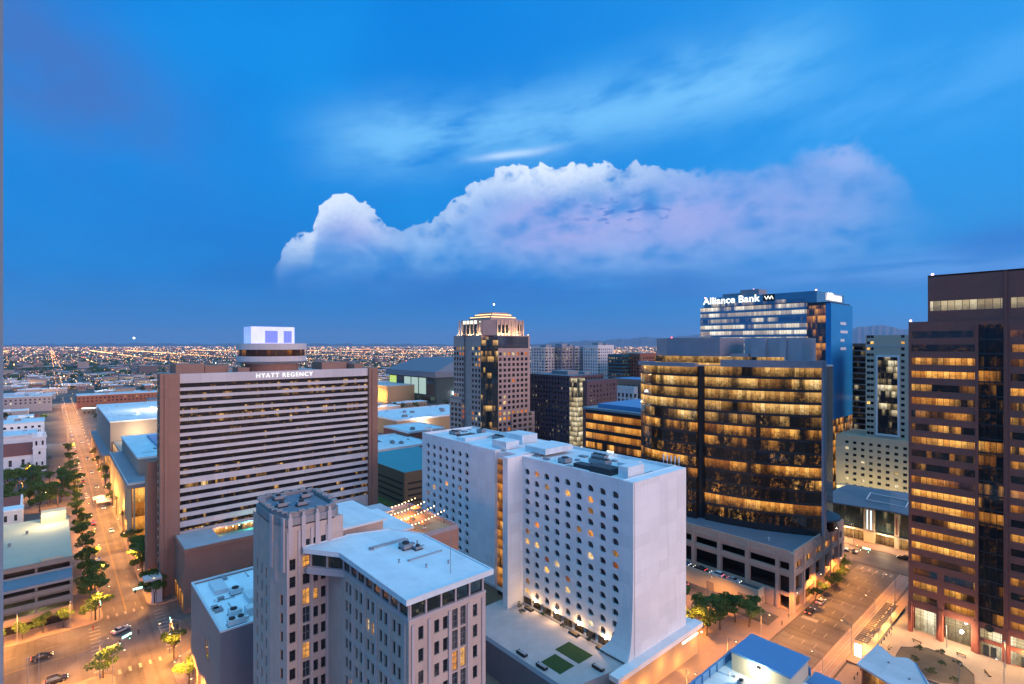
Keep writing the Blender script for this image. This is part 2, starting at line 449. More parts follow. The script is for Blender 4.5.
M['hyatt_spandrel'] = surf('grey concrete spandrel', (0.60, 0.55, 0.55), 0.8, 0.06, 0.2, 0.08, joints=(4.0, 50.0, 0.05))
M['brown_granite'] = surf('polished brown granite', (0.30, 0.092, 0.062), 0.38, 0.08, 0.3, spec=0.5, joints=(1.5, 1.29, 0.03))
M['pink_granite'] = surf('rose granite', (0.46, 0.31, 0.27), 0.5, 0.08, 0.4, joints=(2.2, 3.4, 0.04))
M['pink_conc'] = surf('pinkish precast concrete', (0.52, 0.36, 0.28), 0.8, 0.10, 0.3, 0.12)
M['mauve_panel'] = surf('mauve metal panel', (0.30, 0.27, 0.30), 0.55, 0.05, 0.2, joints=(3.0, 2.6, 0.05))
M['dark_granite'] = surf('dark granite spandrel', (0.030, 0.024, 0.024), 0.22, 0.1, 0.4, spec=0.6)
M['grey_wall'] = surf('grey brown plaster', (0.36, 0.285, 0.24), 0.85, 0.10, 0.15, 0.12)
M['slate_wall'] = surf('slate plaster', (0.17, 0.19, 0.23), 0.85, 0.08, 0.2, 0.12)
M['cream_wall'] = surf('cream plaster', (0.48, 0.42, 0.31), 0.85, 0.08, 0.2, 0.1)
M['beige_wall'] = surf('beige precast', (0.52, 0.44, 0.33), 0.85, 0.06, 0.2, 0.06)
M['garage_conc'] = surf('garage concrete', (0.25, 0.21, 0.18), 0.85, 0.10, 0.25, 0.16)
M['pale_conc'] = surf('pale concrete paving', (0.235, 0.185, 0.15), 0.85, 0.10, 0.25, joints=(3.0, 3.0, 0.06))
M['pavement'] = surf('paved sidewalk', (0.24, 0.18, 0.145), 0.85, 0.14, 0.18, joints=(1.8, 1.8, 0.05))
M['brick_red'] = surf('red brick', (0.26, 0.10, 0.07), 0.85, 0.12, 0.4)
M['brick_orange'] = surf('tan brick', (0.42, 0.27, 0.15), 0.85, 0.1, 0.4)
M['tile_red'] = surf('red clay tile roof', (0.26, 0.075, 0.055), 0.8, 0.14, 0.8)
M['metal_grey'] = surf('grey painted metal', (0.28, 0.29, 0.31), 0.5, 0.08, 0.6, metal=0.3)
M['metal_dark'] = surf('dark painted metal', (0.035, 0.035, 0.04), 0.5, 0.08, 0.6)
M['metal_white'] = surf('white painted metal', (0.68, 0.69, 0.70), 0.5, 0.06, 0.6)
M['teal_roof'] = surf('teal roof deck', (0.05, 0.26, 0.30), 0.6, 0.12, 0.3)
M['blue_roof'] = surf('blue painted metal roof', (0.10, 0.24, 0.44), 0.5, 0.08, 0.3)
M['turf'] = surf('artificial turf', (0.030, 0.075, 0.022), 0.95, 0.12, 0.8)
M['lawn'] = surf('lawn', (0.045, 0.085, 0.020), 0.95, 0.25, 0.4)
M['soil'] = surf('dark planting bed', (0.085, 0.07, 0.055), 0.95, 0.25, 0.4)
M['yellow_paint'] = surf('yellow road paint', (0.30, 0.20, 0.06), 0.8, 0.2, 0.5)
M['road_paint'] = surf('white road paint', (0.24, 0.225, 0.20), 0.8, 0.2, 0.5)
M['black'] = surf('black paint', (0.012, 0.012, 0.014), 0.5, 0.05, 0.5)
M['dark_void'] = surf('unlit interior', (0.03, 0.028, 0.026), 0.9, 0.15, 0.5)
M['bark'] = surf('tree bark', (0.10, 0.075, 0.05), 0.9, 0.2, 2.0)
M['palm_bark'] = surf('palm trunk', (0.16, 0.12, 0.085), 0.9, 0.2, 2.0)
M['window_dark'] = pane_dark('unlit window glass')
M['window_grey'] = pane_dark('grey window glass', (0.03, 0.035, 0.045), 0.08, 0.55)
M['window_lit'] = pane_lit('lit window')
M['window_amber'] = pane_lit('amber lit window', AMBER, 1.6)
M['window_dim'] = pane_lit('dim lit window', AMBER, 0.35)
M['window_cream'] = pane_lit('cream lit window', CREAM, 1.1)
M['dark_glass'] = glass('dark glass')
M['deck_paving'] = surf('pale deck paving', (0.52, 0.46, 0.45), 0.85, 0.12, 0.25, joints=(2.0, 2.0, 0.05), jl=0.12)
M['bright_roof'] = surf('bright white roof coating', (0.86, 0.87, 0.88), 0.8, 0.12, 0.2, grain=0.06, joints=(3.0, 8.0, 0.08), jl=0.10)
M['podium_wall'] = surf('ochre podium plaster', (0.42, 0.30, 0.19), 0.85, 0.06, 0.2, 0.08)
M['lamp_orange'] = glow('sodium lamp', (1.0, 0.60, 0.22), 14.0)
M['lamp_white'] = glow('white lamp', (1.0, 0.88, 0.66), 14.0)
M['strip_warm'] = glow('warm light strip', (1.0, 0.62, 0.22), 3.5)
M['strip_white'] = glow('white light strip', (1.0, 0.9, 0.7), 3.2)
M['sign_white'] = glow('white sign light', (1.0, 0.97, 0.86), 1.5)
M['signal_green'] = glow('green signal light', (0.25, 1.0, 0.72), 5.0)
M['signal_red'] = glow('red light', (1.0, 0.06, 0.04), 5.0)
M['beacon'] = glow('pink beacon', (1.0, 0.45, 0.6), 5.0)

def leafmat(name, c):
    m, nt, b = newmat(name)
    oi = nt.nodes.new('ShaderNodeObjectInfo'); r = S(nt, oi.outputs['Random'])
    g = nt.nodes.new('ShaderNodeNewGeometry'); n = noise(nt, g.outputs['Position'], 0.9, 2.0)
    k = n * 0.9 + r * 0.5 + 0.3
    v = nt.nodes.new('ShaderNodeVectorMath'); v.operation = 'SCALE'; v.inputs[0].default_value = c
    nt.links.new(k.v, v.inputs['Scale']); nt.links.new(v.outputs[0], b.inputs['Base Color'])
    b.inputs['Roughness'].default_value = 0.65; b.inputs['Specular IOR Level'].default_value = 0.25
    return m
M['leaf'] = leafmat('street tree leaves', (0.085, 0.145, 0.036))
M['leaf_dark'] = leafmat('dark leaves', (0.042, 0.072, 0.026))
M['palm_leaf'] = leafmat('palm fronds', (0.055, 0.08, 0.028))

def asphalt():
    m, nt, b = newmat('asphalt')
    g = nt.nodes.new('ShaderNodeNewGeometry'); P = g.outputs['Position']
    n = noise(nt, P, 0.12, 5.0); n2 = noise(nt, P, 2.5, 3.0); x, y, z = sep(nt, P)
    crack = noise(nt, P, 0.5, 6.0, 0.7, 1.5).gauss(0.5, 0.012)
    patch = noise(nt, P, 0.045, 2.0).step(0.48, 0.52)
    lane = noise(nt, vec(nt, x * 0.5, y * 0.02, 2.0), 1.0, 2.0).step(0.45, 0.7) * 0.03
    k = n * 0.10 + n2 * 0.05 + patch * 0.028 + 0.004 - crack * 0.03 - lane
    v = nt.nodes.new('ShaderNodeVectorMath'); v.operation = 'SCALE'; v.inputs[0].default_value = (1.0, 0.93, 0.88)
    nt.links.new(k.v, v.inputs['Scale']); nt.links.new(v.outputs[0], b.inputs['Base Color'])
    b.inputs['Roughness'].default_value = 0.62; b.inputs['Specular IOR Level'].default_value = 0.4
    return m
M['asphalt'] = asphalt()
def plain():
    m, nt, b = newmat('city plain')
    g = nt.nodes.new('ShaderNodeNewGeometry'); P = g.outputs['Position']
    n = noise(nt, P, 0.004, 6.0, 0.65); n2 = noise(nt, P, 0.03, 4.0)
    c = ramp(nt, (n * 0.6 + n2 * 0.4).clamp(), [(0.3, (0.035, 0.040, 0.030, 1)), (0.48, (0.085, 0.075, 0.07, 1)), (0.62, (0.15, 0.125, 0.115, 1)), (0.8, (0.22, 0.19, 0.18, 1))])
    nt.links.new(c, b.inputs['Base Color']); b.inputs['Roughness'].default_value = 0.95
    return m
M['plain'] = plain()
# ------------------------------------------------------------- facade kit
class Face:
    def __init__(s, o, t, n): s.o, s.t, s.n = o, t, n
    def T(s, u, z, w=0.0): return (s.o[0] + s.t[0] * u + s.n[0] * w, s.o[1] + s.t[1] * u + s.n[1] * w, z)
    def box(s, mb, u0, u1, z0, z1, w0, w1, m=0):
        c = [s.T(u, z, w) for z in (z0, z1) for (u, w) in ((u0, w0), (u1, w0), (u1, w1), (u0, w1))]
        b = len(mb.v); mb.v.extend(c)
        for q in ((0, 1, 5, 4), (1, 2, 6, 5), (2, 3, 7, 6), (3, 0, 4, 7), (4, 5, 6, 7), (3, 2, 1, 0)):
            mb.f.append(tuple(b + i for i in q)); mb.m.append(m)
        return mb
    def holed(s, mb, u0, u1, z0, z1, holes, depth=0.4, m=0, cut=0.0, rm=None):
        """a wall skin with real openings and their reveals"""
        rm = m if rm is None else rm
        hs = [h for h in holes]
        us = sorted({u0, u1, *(h[0] for h in hs), *(h[1] for h in hs)}); zs = sorted({z0, z1, *(h[2] for h in hs), *(h[3] for h in hs)})
        hset = set()
        ui = {u: i for i, u in enumerate(us)}; zi = {z: i for i, z in enumerate(zs)}
        for h in hs:
            for i in range(ui[h[0]], ui[h[1]]):
                for j in range(zi[h[2]], zi[h[3]]): hset.add((i, j))
        for j in range(len(zs) - 1):
            i = 0
            while i < len(us) - 1:
                if (i, j) in hset: i += 1; continue
                k = i
                while k < len(us) - 1 and (k, j) not in hset: k += 1
                mb.face([s.T(us[i], zs[j]), s.T(us[k], zs[j]), s.T(us[k], zs[j + 1]), s.T(us[i], zs[j + 1])], m); i = k
        for a, b, c, d in hs:
            for (p, q) in (((a, c), (b, c)), ((b, c), (b, d)), ((b, d), (a, d)), ((a, d), (a, c))):
                mb.face([s.T(p[0], p[1]), s.T(q[0], q[1]), s.T(q[0], q[1], -depth), s.T(p[0], p[1], -depth)], rm)
            if cut:
                for (x, z, sx, sz) in ((a, c, 1, 1), (b, c, -1, 1), (a, d, 1, -1), (b, d, -1, -1)):
                    r = cut * (1.5 if (sx == 1 and sz == -1) else 0.8)
                    arc = [(x + sx * r * (1 - sin(t * pi / 8)), z + sz * r * (1 - cos(t * pi / 8))) for t in range(5)]
                    fr = [s.T(x, z, 0.004)] + [s.T(p, q, 0.004) for p, q in arc]
                    bk = [s.T(p, q, -depth * 0.8) for p, q in arc]
                    for t in range(4):
                        mb.face([fr[0], fr[t + 1], fr[t + 2]], m); mb.face([fr[t + 1], fr[t + 2], bk[t + 1], bk[t]], rm)
        return mb
def faceX(x, n=-1): return Face((x, 0), (0, 1), (n, 0))
def faceY(y, n=-1): return Face((0, y), (1, 0), (0, n))
def faceL(a, b):
    l = math.dist(a, b); t = ((b[0] - a[0]) / l, (b[1] - a[1]) / l)
    return Face(a, t, (t[1], -t[0])), l

class Windows:
    """each window a part of its own; beyond a hundred on one building the farthest go into one mesh"""
    def __init__(s, parent, limit=100): s.p, s.limit, s.items = parent, limit, []
    def add(s, F, u0, u1, z0, z1, pane='window_dark', frame='metal_dark', depth=0.32, bars=(1, 1), bw=0.07):
        s.items.append((dist2(F.T((u0 + u1) / 2, (z0 + z1) / 2)), F, u0, u1, z0, z1, pane, frame, depth, bars, bw))
    @staticmethod
    def shape(mb, it, mp, mf):
        _, F, u0, u1, z0, z1, pane, frame, dp, bars, bw = it
        F.box(mb, u0, u1, z0, z1, -dp - 0.06, -dp, mp)
        if bw:
            e = 0.05
            for k in range(bars[0] + 1):
                u = u0 + (u1 - u0) * k / bars[0]; a = max(u0, u - bw / 2); F.box(mb, a, min(u1, a + bw), z0, z1, -dp - 0.01, -dp + e, mf)
            for k in range(bars[1] + 1):
                z = z0 + (z1 - z0) * k / bars[1]; a = max(z0, z - bw / 2); F.box(mb, u0 + 0.002, u1 - 0.002, a, min(z1, a + bw), -dp - 0.012, -dp + e + 0.012, mf)
    def flush(s):
        s.items.sort(key=lambda i: i[0])
        for it in s.items[:s.limit]:
            mb = MB(); s.shape(mb, it, 0, 1); mb.build('window', [M[it[6]], M[it[7]]], s.p)
        rest = s.items[s.limit:]
        if rest:
            keys = sorted({i[6] for i in rest} | {i[7] for i in rest}); mb = MB()
            for it in rest: s.shape(mb, it, keys.index(it[6]), keys.index(it[7]))
            mb.build('window', [M[k] for k in keys], s.p, kind='stuff')
def pick(lit=0.1, lits=('window_lit',), darks=('window_dark',)):
    return rnd.choice(lits) if rnd.random() < lit else rnd.choice(darks)
def structure(name, mb, mat): return mb.build(name, mat, kind='structure')
def lettering(name, text, F, u, z, size, mat, parent, depth=0.12, w=0.25, squash=1.0, space=1.05, bold=0.012):
    cu = bpy.data.curves.new(name, 'FONT'); cu.body = text; cu.size = size; cu.extrude = depth / 2; cu.align_x = 'CENTER'; cu.offset = size * bold; cu.space_character = space
    t = bpy.data.objects.new('tmp', cu); col.objects.link(t)
    dg = bpy.context.evaluated_depsgraph_get(); me = bpy.data.meshes.new_from_object(t.evaluated_get(dg))
    bpy.data.objects.remove(t); ox, oy, oz = parent_origin(parent)
    for v in me.vertices:
        p = F.T(u + v.co.x * squash, z + v.co.y, w + v.co.z); v.co = (p[0] - ox, p[1] - oy, p[2] - oz)
    me.materials.clear(); me.materials.append(mat)
    o = bpy.data.objects.new(name, me); col.objects.link(o); o.parent = parent
    return o
def parapet(mb, x0, x1, y0, y1, z0, z1, t=0.35, m=0):
    mb.box(x0, x1, y0, y0 + t, z0, z1, m); mb.box(x0, x1, y1 - t, y1, z0, z1, m)
    mb.box(x0, x0 + t, y0 + t, y1 - t, z0, z1 - 0.003, m); mb.box(x1 - t, x1, y0 + t, y1 - t, z0, z1 - 0.003, m)
    return mb
def roof_unit(parent, x, y, z, sx, sy, sz, name='roof_unit', mat='metal_grey'):
    """an air handling unit: casing on rails with fan drums and a duct"""
    mb = MB()
    mb.box(x - sx / 2, x + sx / 2, y - sy / 2, y + sy / 2, z + 0.25, z + sz)
    for a in (-0.35, 0.35): mb.box(x - sx / 2 - 0.15, x + sx / 2 + 0.15, y + a * sy - 0.1, y + a * sy + 0.1, z, z + 0.25, 1)
    n = max(1, int(max(sx, sy) / 1.6))
    for k in range(n):
        f = (k + 0.5) / n - 0.5
        cx, cy = (x + f * sx, y) if sx >= sy else (x, y + f * sy)
        mb.tube((cx, cy, z + sz), (cx, cy, z + sz + 0.28), min(sx, sy) * 0.36, n=10, m=1)
        mb.tube((cx, cy, z + sz + 0.281), (cx, cy, z + sz + 0.30), min(sx, sy) * 0.28, n=10, m=2)
    mb.box(x + sx / 2, x + sx / 2 + 0.7, y - sy * 0.25, y + sy * 0.2, z + 0.5, z + sz * 0.8)
    return mb.build(name, [M[mat], M['metal_dark'], M['black']], parent)
def roof_clutter(parent, x0, x1, y0, y1, z, n, seed):
    """conduits on sleepers, vents and hatches lying about a flat roof"""
    r = random.Random(seed)
    for _ in range(n):
        x, y = r.uniform(x0, x1), r.uniform(y0, y1); k = r.random(); mb = MB()
        if k < .4:
            L = r.uniform(3, 9)
            p, q = ((x, y), (min(x + L, x1), y)) if r.random() < .5 else ((x, y), (x, min(y + L, y1)))
            mb.tube((*p, z + .18), (*q, z + .18), .09, n=6); mb.tube((*q, z + .18), (*q, z), .09, n=6)
            mb.box(p[0] - .2, p[0] + .2, p[1] - .2, p[1] + .2, z, z + .2); mb.build('roof_pipe', M['metal_grey'], parent)
        elif k < .7:
            h = r.uniform(.4, 1.1); mb.tube((x, y, z), (x, y, z + h), .14, n=8); mb.tube((x, y, z + h), (x, y, z + h + .14), .26, n=8); mb.build('roof_vent', M['metal_white'], parent)
        else:
            a, b = r.uniform(.5, 1.1), r.uniform(.5, 1.4); mb.box(x - a, x + a, y - b, y + b, z, z + .35); mb.box(x - a - .08, x + a + .08, y - b - .08, y + b + .08, z + .35, z + .45); mb.build('roof_hatch', M['metal_grey'], parent)
def pieces(name, mat, parent, boxes):
    for b in boxes: MB().box(*b).build(name, mat, parent)
def mast(parent, x, y, z, h, name='antenna'):
    mb = MB(); mb.tube((x, y, z), (x, y, z + h), 0.06, n=6); mb.box(x - 0.16, x + 0.16, y - 0.1, y + 0.1, z + h * 0.45, z + h * 0.95)
    return mb.build(name, M['metal_white'], parent)

# ------------------------------------------------------------- ground, streets, kerbs
g = MB(); g.face([(-45000, -45000, 0), (45000, -45000, 0), (45000, 45000, 0), (-45000, 45000, 0)])
structure('ground', g, M['plain'])
def flat(x0, x1, y0, y1, z): return [(x0, y0, z), (x1, y0, z), (x1, y1, z), (x0, y1, z)]
def road(name, x0, x1, y0, y1, z=0.02): structure(name, MB().face(flat(x0, x1, y0, y1, z)), M['asphalt'])
road('street', 12.5, 24.0, -120, 1080, 0.024)
road('cross_street', -240, 236, 172, 204, 0.020)
road('avenue', -240, 236, 51.5, 64.0, 0.020)
road('cross_street', 238, 256, -260, 520, 0.028)
road('cross_street', -240, 236, 590, 604, 0.020)
road('side_lane', 163.0, 171.2, 68.0, 171.0, 0.160)
# block slabs (a real kerb step) with rounded corners
def block(name, x0, x1, y0, y1, mat='pavement', r=4.0, z=0.14):
    pts = []
    for cx, cy, a0 in ((x1 - r, y1 - r, 0), (x0 + r, y1 - r, 90), (x0 + r, y0 + r, 180), (x1 - r, y0 + r, 270)):
        for k in range(6):
            a = radians(a0 + 18 * k); pts.append((cx + r * cos(a), cy + r * sin(a)))
    mb = MB().prism(pts, -0.3, z, 0); structure(name, mb, M[mat])
block('pavement', -230, 12.5, 204.5, 344)
block('pavement', 24.0, 236, 204.5, 589)
block('pavement', 24.0, 236, 64.5, 171.5, r=12.0)
block('pavement', -230, 12.5, 64.5, 171.5)
block('pavement', -230, 234, -120, 46.0, 'pale_conc', r=9.0)
block('pavement', 256.5, 470, -120, 333.5)
block('pavement', -230, 12.5, 344.2, 589, 'plain')
block('pavement', -230, 12.5, 604.5, 1000, 'plain')
block('pavement', 24.0, 236, 604.5, 1000, 'plain')
# the rail bed beside the avenue
structure('track_bed', MB().box(-230, 236, 46.6, 51.3, -0.2, 0.06), M['pavement'])
rl = MB()
for y in (47.3, 48.7, 49.4, 50.8): rl.box(-230, 236, y - 0.06, y + 0.06, 0.06, 0.12)
put(rl.build('rails', M['metal_grey']), kind='structure')
structure('plaza', MB().prism([(136, -20), (136, 30), (150, 45.5), (190, 45.5), (190, -20)], 0.0, 0.20), M['pale_conc'])
# road paint
def stripe(x0, x1, y0, y1, z=0.032, mat='road_paint', mb=None): mb.box(x0, x1, y0, y1, z - 0.004, z)
pm = MB(); ym = MB()
for k in range(60):
    y = 210 + k * 9.0
    for x in (15.4, 21.1): pm.box(x - 0.07, x + 0.07, y, y + 3.0, 0.026, 0.034)
ym.box(18.1, 18.2, 208, 1000, 0.026, 0.034); ym.box(18.35, 18.45, 208, 1000, 0.026, 0.034)
for k in range(60):
    x = -100 + k * 9.0
    if not 8 < x < 25:
        for y in (180.0, 196.4): pm.box(x, x + 3.0, y - 0.07, y + 0.07, 0.026, 0.034)
for a, b in ((-230, 9), (27, 236)):
    ym.box(a, b, 187.9, 188.02, 0.026, 0.034); ym.box(a, b, 188.2, 188.32, 0.026, 0.034)
for k in range(40):
    x = -100 + k * 8.4
    for y in (54.7, 57.8, 60.9): pm.box(x, x + 3.0, y - 0.09, y + 0.09, 0.026, 0.034)
for k in range(12):                                   # crosswalk bars
    y = 173.5 + k * 2.5
    for x0 in (8.6, 24.6): pm.box(x0, x0 + 2.6, y, y + 0.6, 0.026, 0.034)
for k in range(5):
    x = 13.3 + k * 2.2
    for y0 in (168.6, 205.2): pm.box(x, x + 0.6, y0, y0 + 2.4, 0.030, 0.038)
for k in range(5): pm.box(231.0, 234.0, 52.5 + k * 2.3, 53.2 + k * 2.3, 0.030, 0.038)
pm.box(176, 178, 59.0, 63.5, 0.026, 0.034); pm.box(24.5, 24.9, 182, 190, 0.027, 0.035)
structure('lane_marking', pm, M['road_paint']); structure('centre_line', ym, M['yellow_paint'])
# =================================================== white hotel with rounded windows
def white_hotel():
    X0, X1, Y0, Y1, ZB, ZT = 106.3, 130.0, 76.0, 172.5, 8.6, 51.6
    t = thing('hotel_building', 'long white hotel slab with rows of small rounded windows and a blank lavender end wall', 'hotel', (106, 124, 0))
    F = faceX(X0)
    fl = [47.4 - 2.95 * k for k in range(13)]
    colsR = [81.6 + 4.04 * k for k in range(9)]; colsL = [168.3 - 4.04 * k for k in range(7)]
    hole = lambda y, z: (y - 1.0, y + 1.0, z - 0.88, z + 0.88)
    hR = [hole(y, z) for z in fl for y in colsR]; hL = [hole(y, z) for z in fl for y in colsL]
    w = MB()
    F.holed(w, 79.2, 117.0, 10.2, 49.6, hR, 0.62, 0, 0.75)
    F.holed(w, 141.5, Y1, 10.2, 49.6, hL, 0.62, 0, 0.75)
    w.box(X0, X1, 79.2, 117.0, 49.6, 50.9); w.box(X0, X1, 141.5, Y1, 49.6, 50.9)
    w.box(X0 + 0.75, X1, 79.2, 117.0, ZB, 49.6); w.box(X0 + 0.75, X1, 141.5, Y1, ZB, 49.6)
    w.box(X0, X0 + 0.75, 115.6, 117.0, ZB, 10.2); w.box(X0, X0 + 0.75, 141.5, Y1, ZB, 10.2)
    # the frame at the street end, sweeping out at its foot
    zz = [(ZB, 5.4), (9.6, 4.4), (11, 3.2), (13, 2.1), (16, 1.3), (20, 0.7), (25, 0.25), (31, 0.0), (ZT, 0.0)]
    for (za, ea), (zb, eb) in zip(zz, zz[1:]):
        xa, xb = X0 - 0.35 - ea * 0.42, X0 - 0.35 - eb * 0.42
        p = [(xa, Y0, za), (xa, 79.2 + ea, za), (xb, 79.2 + eb, zb), (xb, Y0, zb)]
        q = [(X0 + 0.25, y, z) for x, y, z in p]
        w.face(p); w.face(q[::-1])
        for i in range(4): j = (i + 1) % 4; w.face([p[i], p[j], q[j], q[i]])
    w.box(X0 + 0.1, X1, Y0, 79.2, ZB, ZT)
    w.box(X0 + 0.3, X1, 118.1, 125.2, ZB, ZT + 0.2); w.box(X0 - 6.0, X0 + 0.3, 115.9, 118.1, 7.9, ZT + 0.4)   # projecting fin
    w.box(X0 + 0.5, X1, 125.2, 128.3, ZB, ZT - 0.6)
    w.box(X0 - 0.6, X1, 128.3, 141.5, ZB, ZT)
    w.build('wall', M['white_wall'], t)
    s = MB(); faceX(X0 + 0.5).box(s, 125.4, 128.2, 6.0, 49, 0.0, 0.05)
    s.build('stair_glazing', office('hotel stair', 3.0, 2.95, 0, 0.30, 0.9, AMBER, mull=0.1, zone=1.0), t)
    W = Windows(t)
    for (hs, dk) in ((hR, 0.13), (hL, 0.09)):
        for h in hs: W.add(F, *h, pane=pick(dk + 0.05, ('window_lit', 'window_amber', 'window_dim', 'window_dim'), ('window_dark', 'window_dark', 'window_grey')), frame='metal_white', depth=0.60, bars=(1, 1), bw=0.05)
    W.flush()
    # roof with parapet, plant boxes, steel
    r = MB(); r.box(X0 + 0.4, X1 - 0.4, Y0 + 0.4, 117.4, 50.4, 50.92); r.box(X0 + 0.4, X1 - 0.4, 128.0, Y1 - 0.4, 50.4, 50.92)
    r.build('roof', M['white_roof'], t)
    p = MB(); parapet(p, X0 - 0.02, X1, Y0 + 3.0, 117.1, 50.9, 51.7); parapet(p, X0 - 0.02, X1, 128.2, Y1, 50.9, 51.7)
    p.build('parapet', M['white_wall'], t)
    pieces('penthouse', M['white_roof'], t, ((110, 117, 80.5, 83.5, 50.92, 53.9), (112, 124, 112, 121, 51.81, 53.6), (108.4, 114, 126.0, 133, 51.7, 54.2), (119, 126, 130, 139, 51.7, 54.6), (118, 124, 86, 90, 50.92, 52.6), (110, 125, 150, 155, 50.92, 52.0)))
    pieces('plant_screen', M['metal_dark'], t, ((109.2, 113.5, 85.5, 92.5, 50.93, 52.6), (110, 113, 93, 99, 50.93, 52.0), (114, 121, 158, 161, 50.93, 51.5)))
    for x, y, a, c, e in ((118, 96, 3, 6, 1.5), (124, 101, 2, 5, 1.2), (112, 104, 3, 3, 1.4), (122, 146, 3, 4, 1.3), (116, 165, 2.5, 4, 1.2), (125, 160, 2, 3, 1.6)):
        roof_unit(t, x, y, 50.93, a, c, e, mat='metal_grey')
    roof_clutter(t, X0 + 2, X1 - 3, Y0 + 4, 116, 50.93, 13, 1); roof_clutter(t, X0 + 2, X1 - 3, 130, Y1 - 2, 50.93, 12, 2)
    for k in range(5): mast(t, 128.6, 77.3 + k * 1.2, 51.6, 3.0)
    for k in range(4): mast(t, 107.4, 171.8 - k * 1.4, 51.6, 2.4)
    l = MB(); l.box(128.4, 128.8, 99.5, 101.8, 52.2, 52.5); l.build('roof_lamp', M['strip_white'], t)
    # podium under the tower, lit along the avenue and the lane
    pd = MB()
    pd.box(97.5, 134.2, 74.8, 76.0, 0.15, 7.7); pd.box(130.0, 134.2, 76.0, 172, 0.15, 8.5)
    lg = MB(); lg.box(97.0, 134.6, 73.6, 76.3, 7.7, 8.9); lg.box(106.3, 134.4, 76.3, 172, 7.6, 8.598); lg.build('podium_ledge', M['white_wall'], t)
    pd.box(X0 + 0.75, 130.0, 76.0, 172, 0.15, 7.58)
    pd.build('podium', M['podium_wall'], t)
    s = MB(); s.box(133.4, 134.0, 73.4, 73.59, 6.4, 6.7); s.box(126.0, 133.6, 74.5, 74.79, 5.6, 6.0)
    s.build('light_strip', M['strip_white'], t)
    for k in range(5):
        L = bpy.data.lights.new('podium uplight', 'POINT'); L.energy = 700; L.color = (1.0, 0.42, 0.09); L.shadow_soft_size = 0.3
        o = bpy.data.objects.new('podium_light', L); col.objects.link(o); o.parent = t; o.location = (100 + k * 8.0 - 106, 72.4 - 124, 2.2 if k % 2 else 4.5)
    # ground-floor glazing on the terrace and its wall lamps
    f = MB()
    for k in range(9): faceX(X0).box(f, 79.9 + 4.04 * k, 83.0 + 4.04 * k, 8.3, 10.1, 0.02, 0.1)
    f.build('terrace_door', office('terrace doors', 1.0, 3.0, 8.0, 0.62, 0.7, WARM, zone=2.0), t)
    for k, y in enumerate((84.5, 93.5, 102.0, 110.2)):
        mb = MB(); mb.tube((X0 - 0.25, y, 10.35), (X0 - 0.25, y, 10.75), 0.16, n=8, m=1); mb.box(X0 - 0.3, X0, y - 0.1, y + 0.1, 10.75, 10.9, 0)
        mb.ball((X0 - 0.28, y, 10.3), 0.2, n=8, k=5, m=1)
        lamp = mb.build('wall_lamp', [M['metal_dark'], M['lamp_white']], t)
        L = bpy.data.lights.get('terrace lamp') or bpy.data.lights.new('terrace lamp', 'POINT'); L.energy = 520; L.color = (1.0, 0.55, 0.2); L.shadow_soft_size = 0.2
        o = bpy.data.objects.new('wall_light', L); col.objects.link(o); o.parent = t; o.location = (X0 - 1.1 - 106, y - 124, 10.4)
    return t
white_hotel()

# terrace deck in front of it, with turf squares, loungers and planters
tt = thing('roof_terrace', 'pale raised courtyard deck with two dark green squares beside the white hotel', 'terrace', (96, 98, 0))
mb = MB(); mb.prism([(86.3, 80.0), (105.6, 76.4), (105.6, 117.0), (103, 121.5), (88.5, 121.5), (86.3, 107)], 0.15, 7.9)
mb.build('deck', M['deck_paving'], tt)
mb = MB(); mb.box(84.9, 86.25, 78.0, 122, 0.15, 8.5); mb.box(86.25, 88, 77.0, 80.0, 0.15, 8.3)
mb.build('garden_wall', M['slate_wall'], tt)
for x0, x1, y0, y1 in ((89.6, 94.6, 84.8, 91.2), (96.0, 101.2, 84.6, 92.6)):
    MB().box(x0, x1, y0, y1, 7.9, 7.96).build('turf_square', M['turf'], tt)
def lounge(x, y, z, label):
    t = thing('sofa', label, 'sofa', (x, y, z))
    m = MB(); m.box(x - 0.55, x + 0.55, y - 1.4, y + 1.4, z + 0.12, z + 0.42); m.box(x - 0.5, x + 0.45, y - 1.3, y + 1.3, z, z + 0.12); m.build('seat', M['metal_grey'], t)
    m = MB(); m.box(x - 0.75, x - 0.55, y - 1.4, y + 1.4, z + 0.1, z + 0.85); m.box(x - 0.55, x + 0.5, y - 1.55, y - 1.4, z + 0.1, z + 0.62); m.box(x - 0.55, x + 0.5, y + 1.4, y + 1.55, z + 0.1, z + 0.62); m.build('backrest', M['metal_dark'], t)
    for k in (-1, 0, 1): MB().box(x - 0.5, x - 0.3, y + k * 0.9 - 0.38, y + k * 0.9 + 0.38, z + 0.42, z + 0.8).build('cushion', M['white_roof_b'], t)
lounge(88.3, 96.5, 7.9, 'dark outdoor sofa with pale cushions along the courtyard wall, farther from the green squares')
lounge(88.3, 89.5, 7.9, 'dark outdoor sofa with pale cushions along the courtyard wall, right beside a green square')
lounge(98.0, 80.3, 7.9, 'dark outdoor sofa in the near corner of the courtyard below the curved white frame')

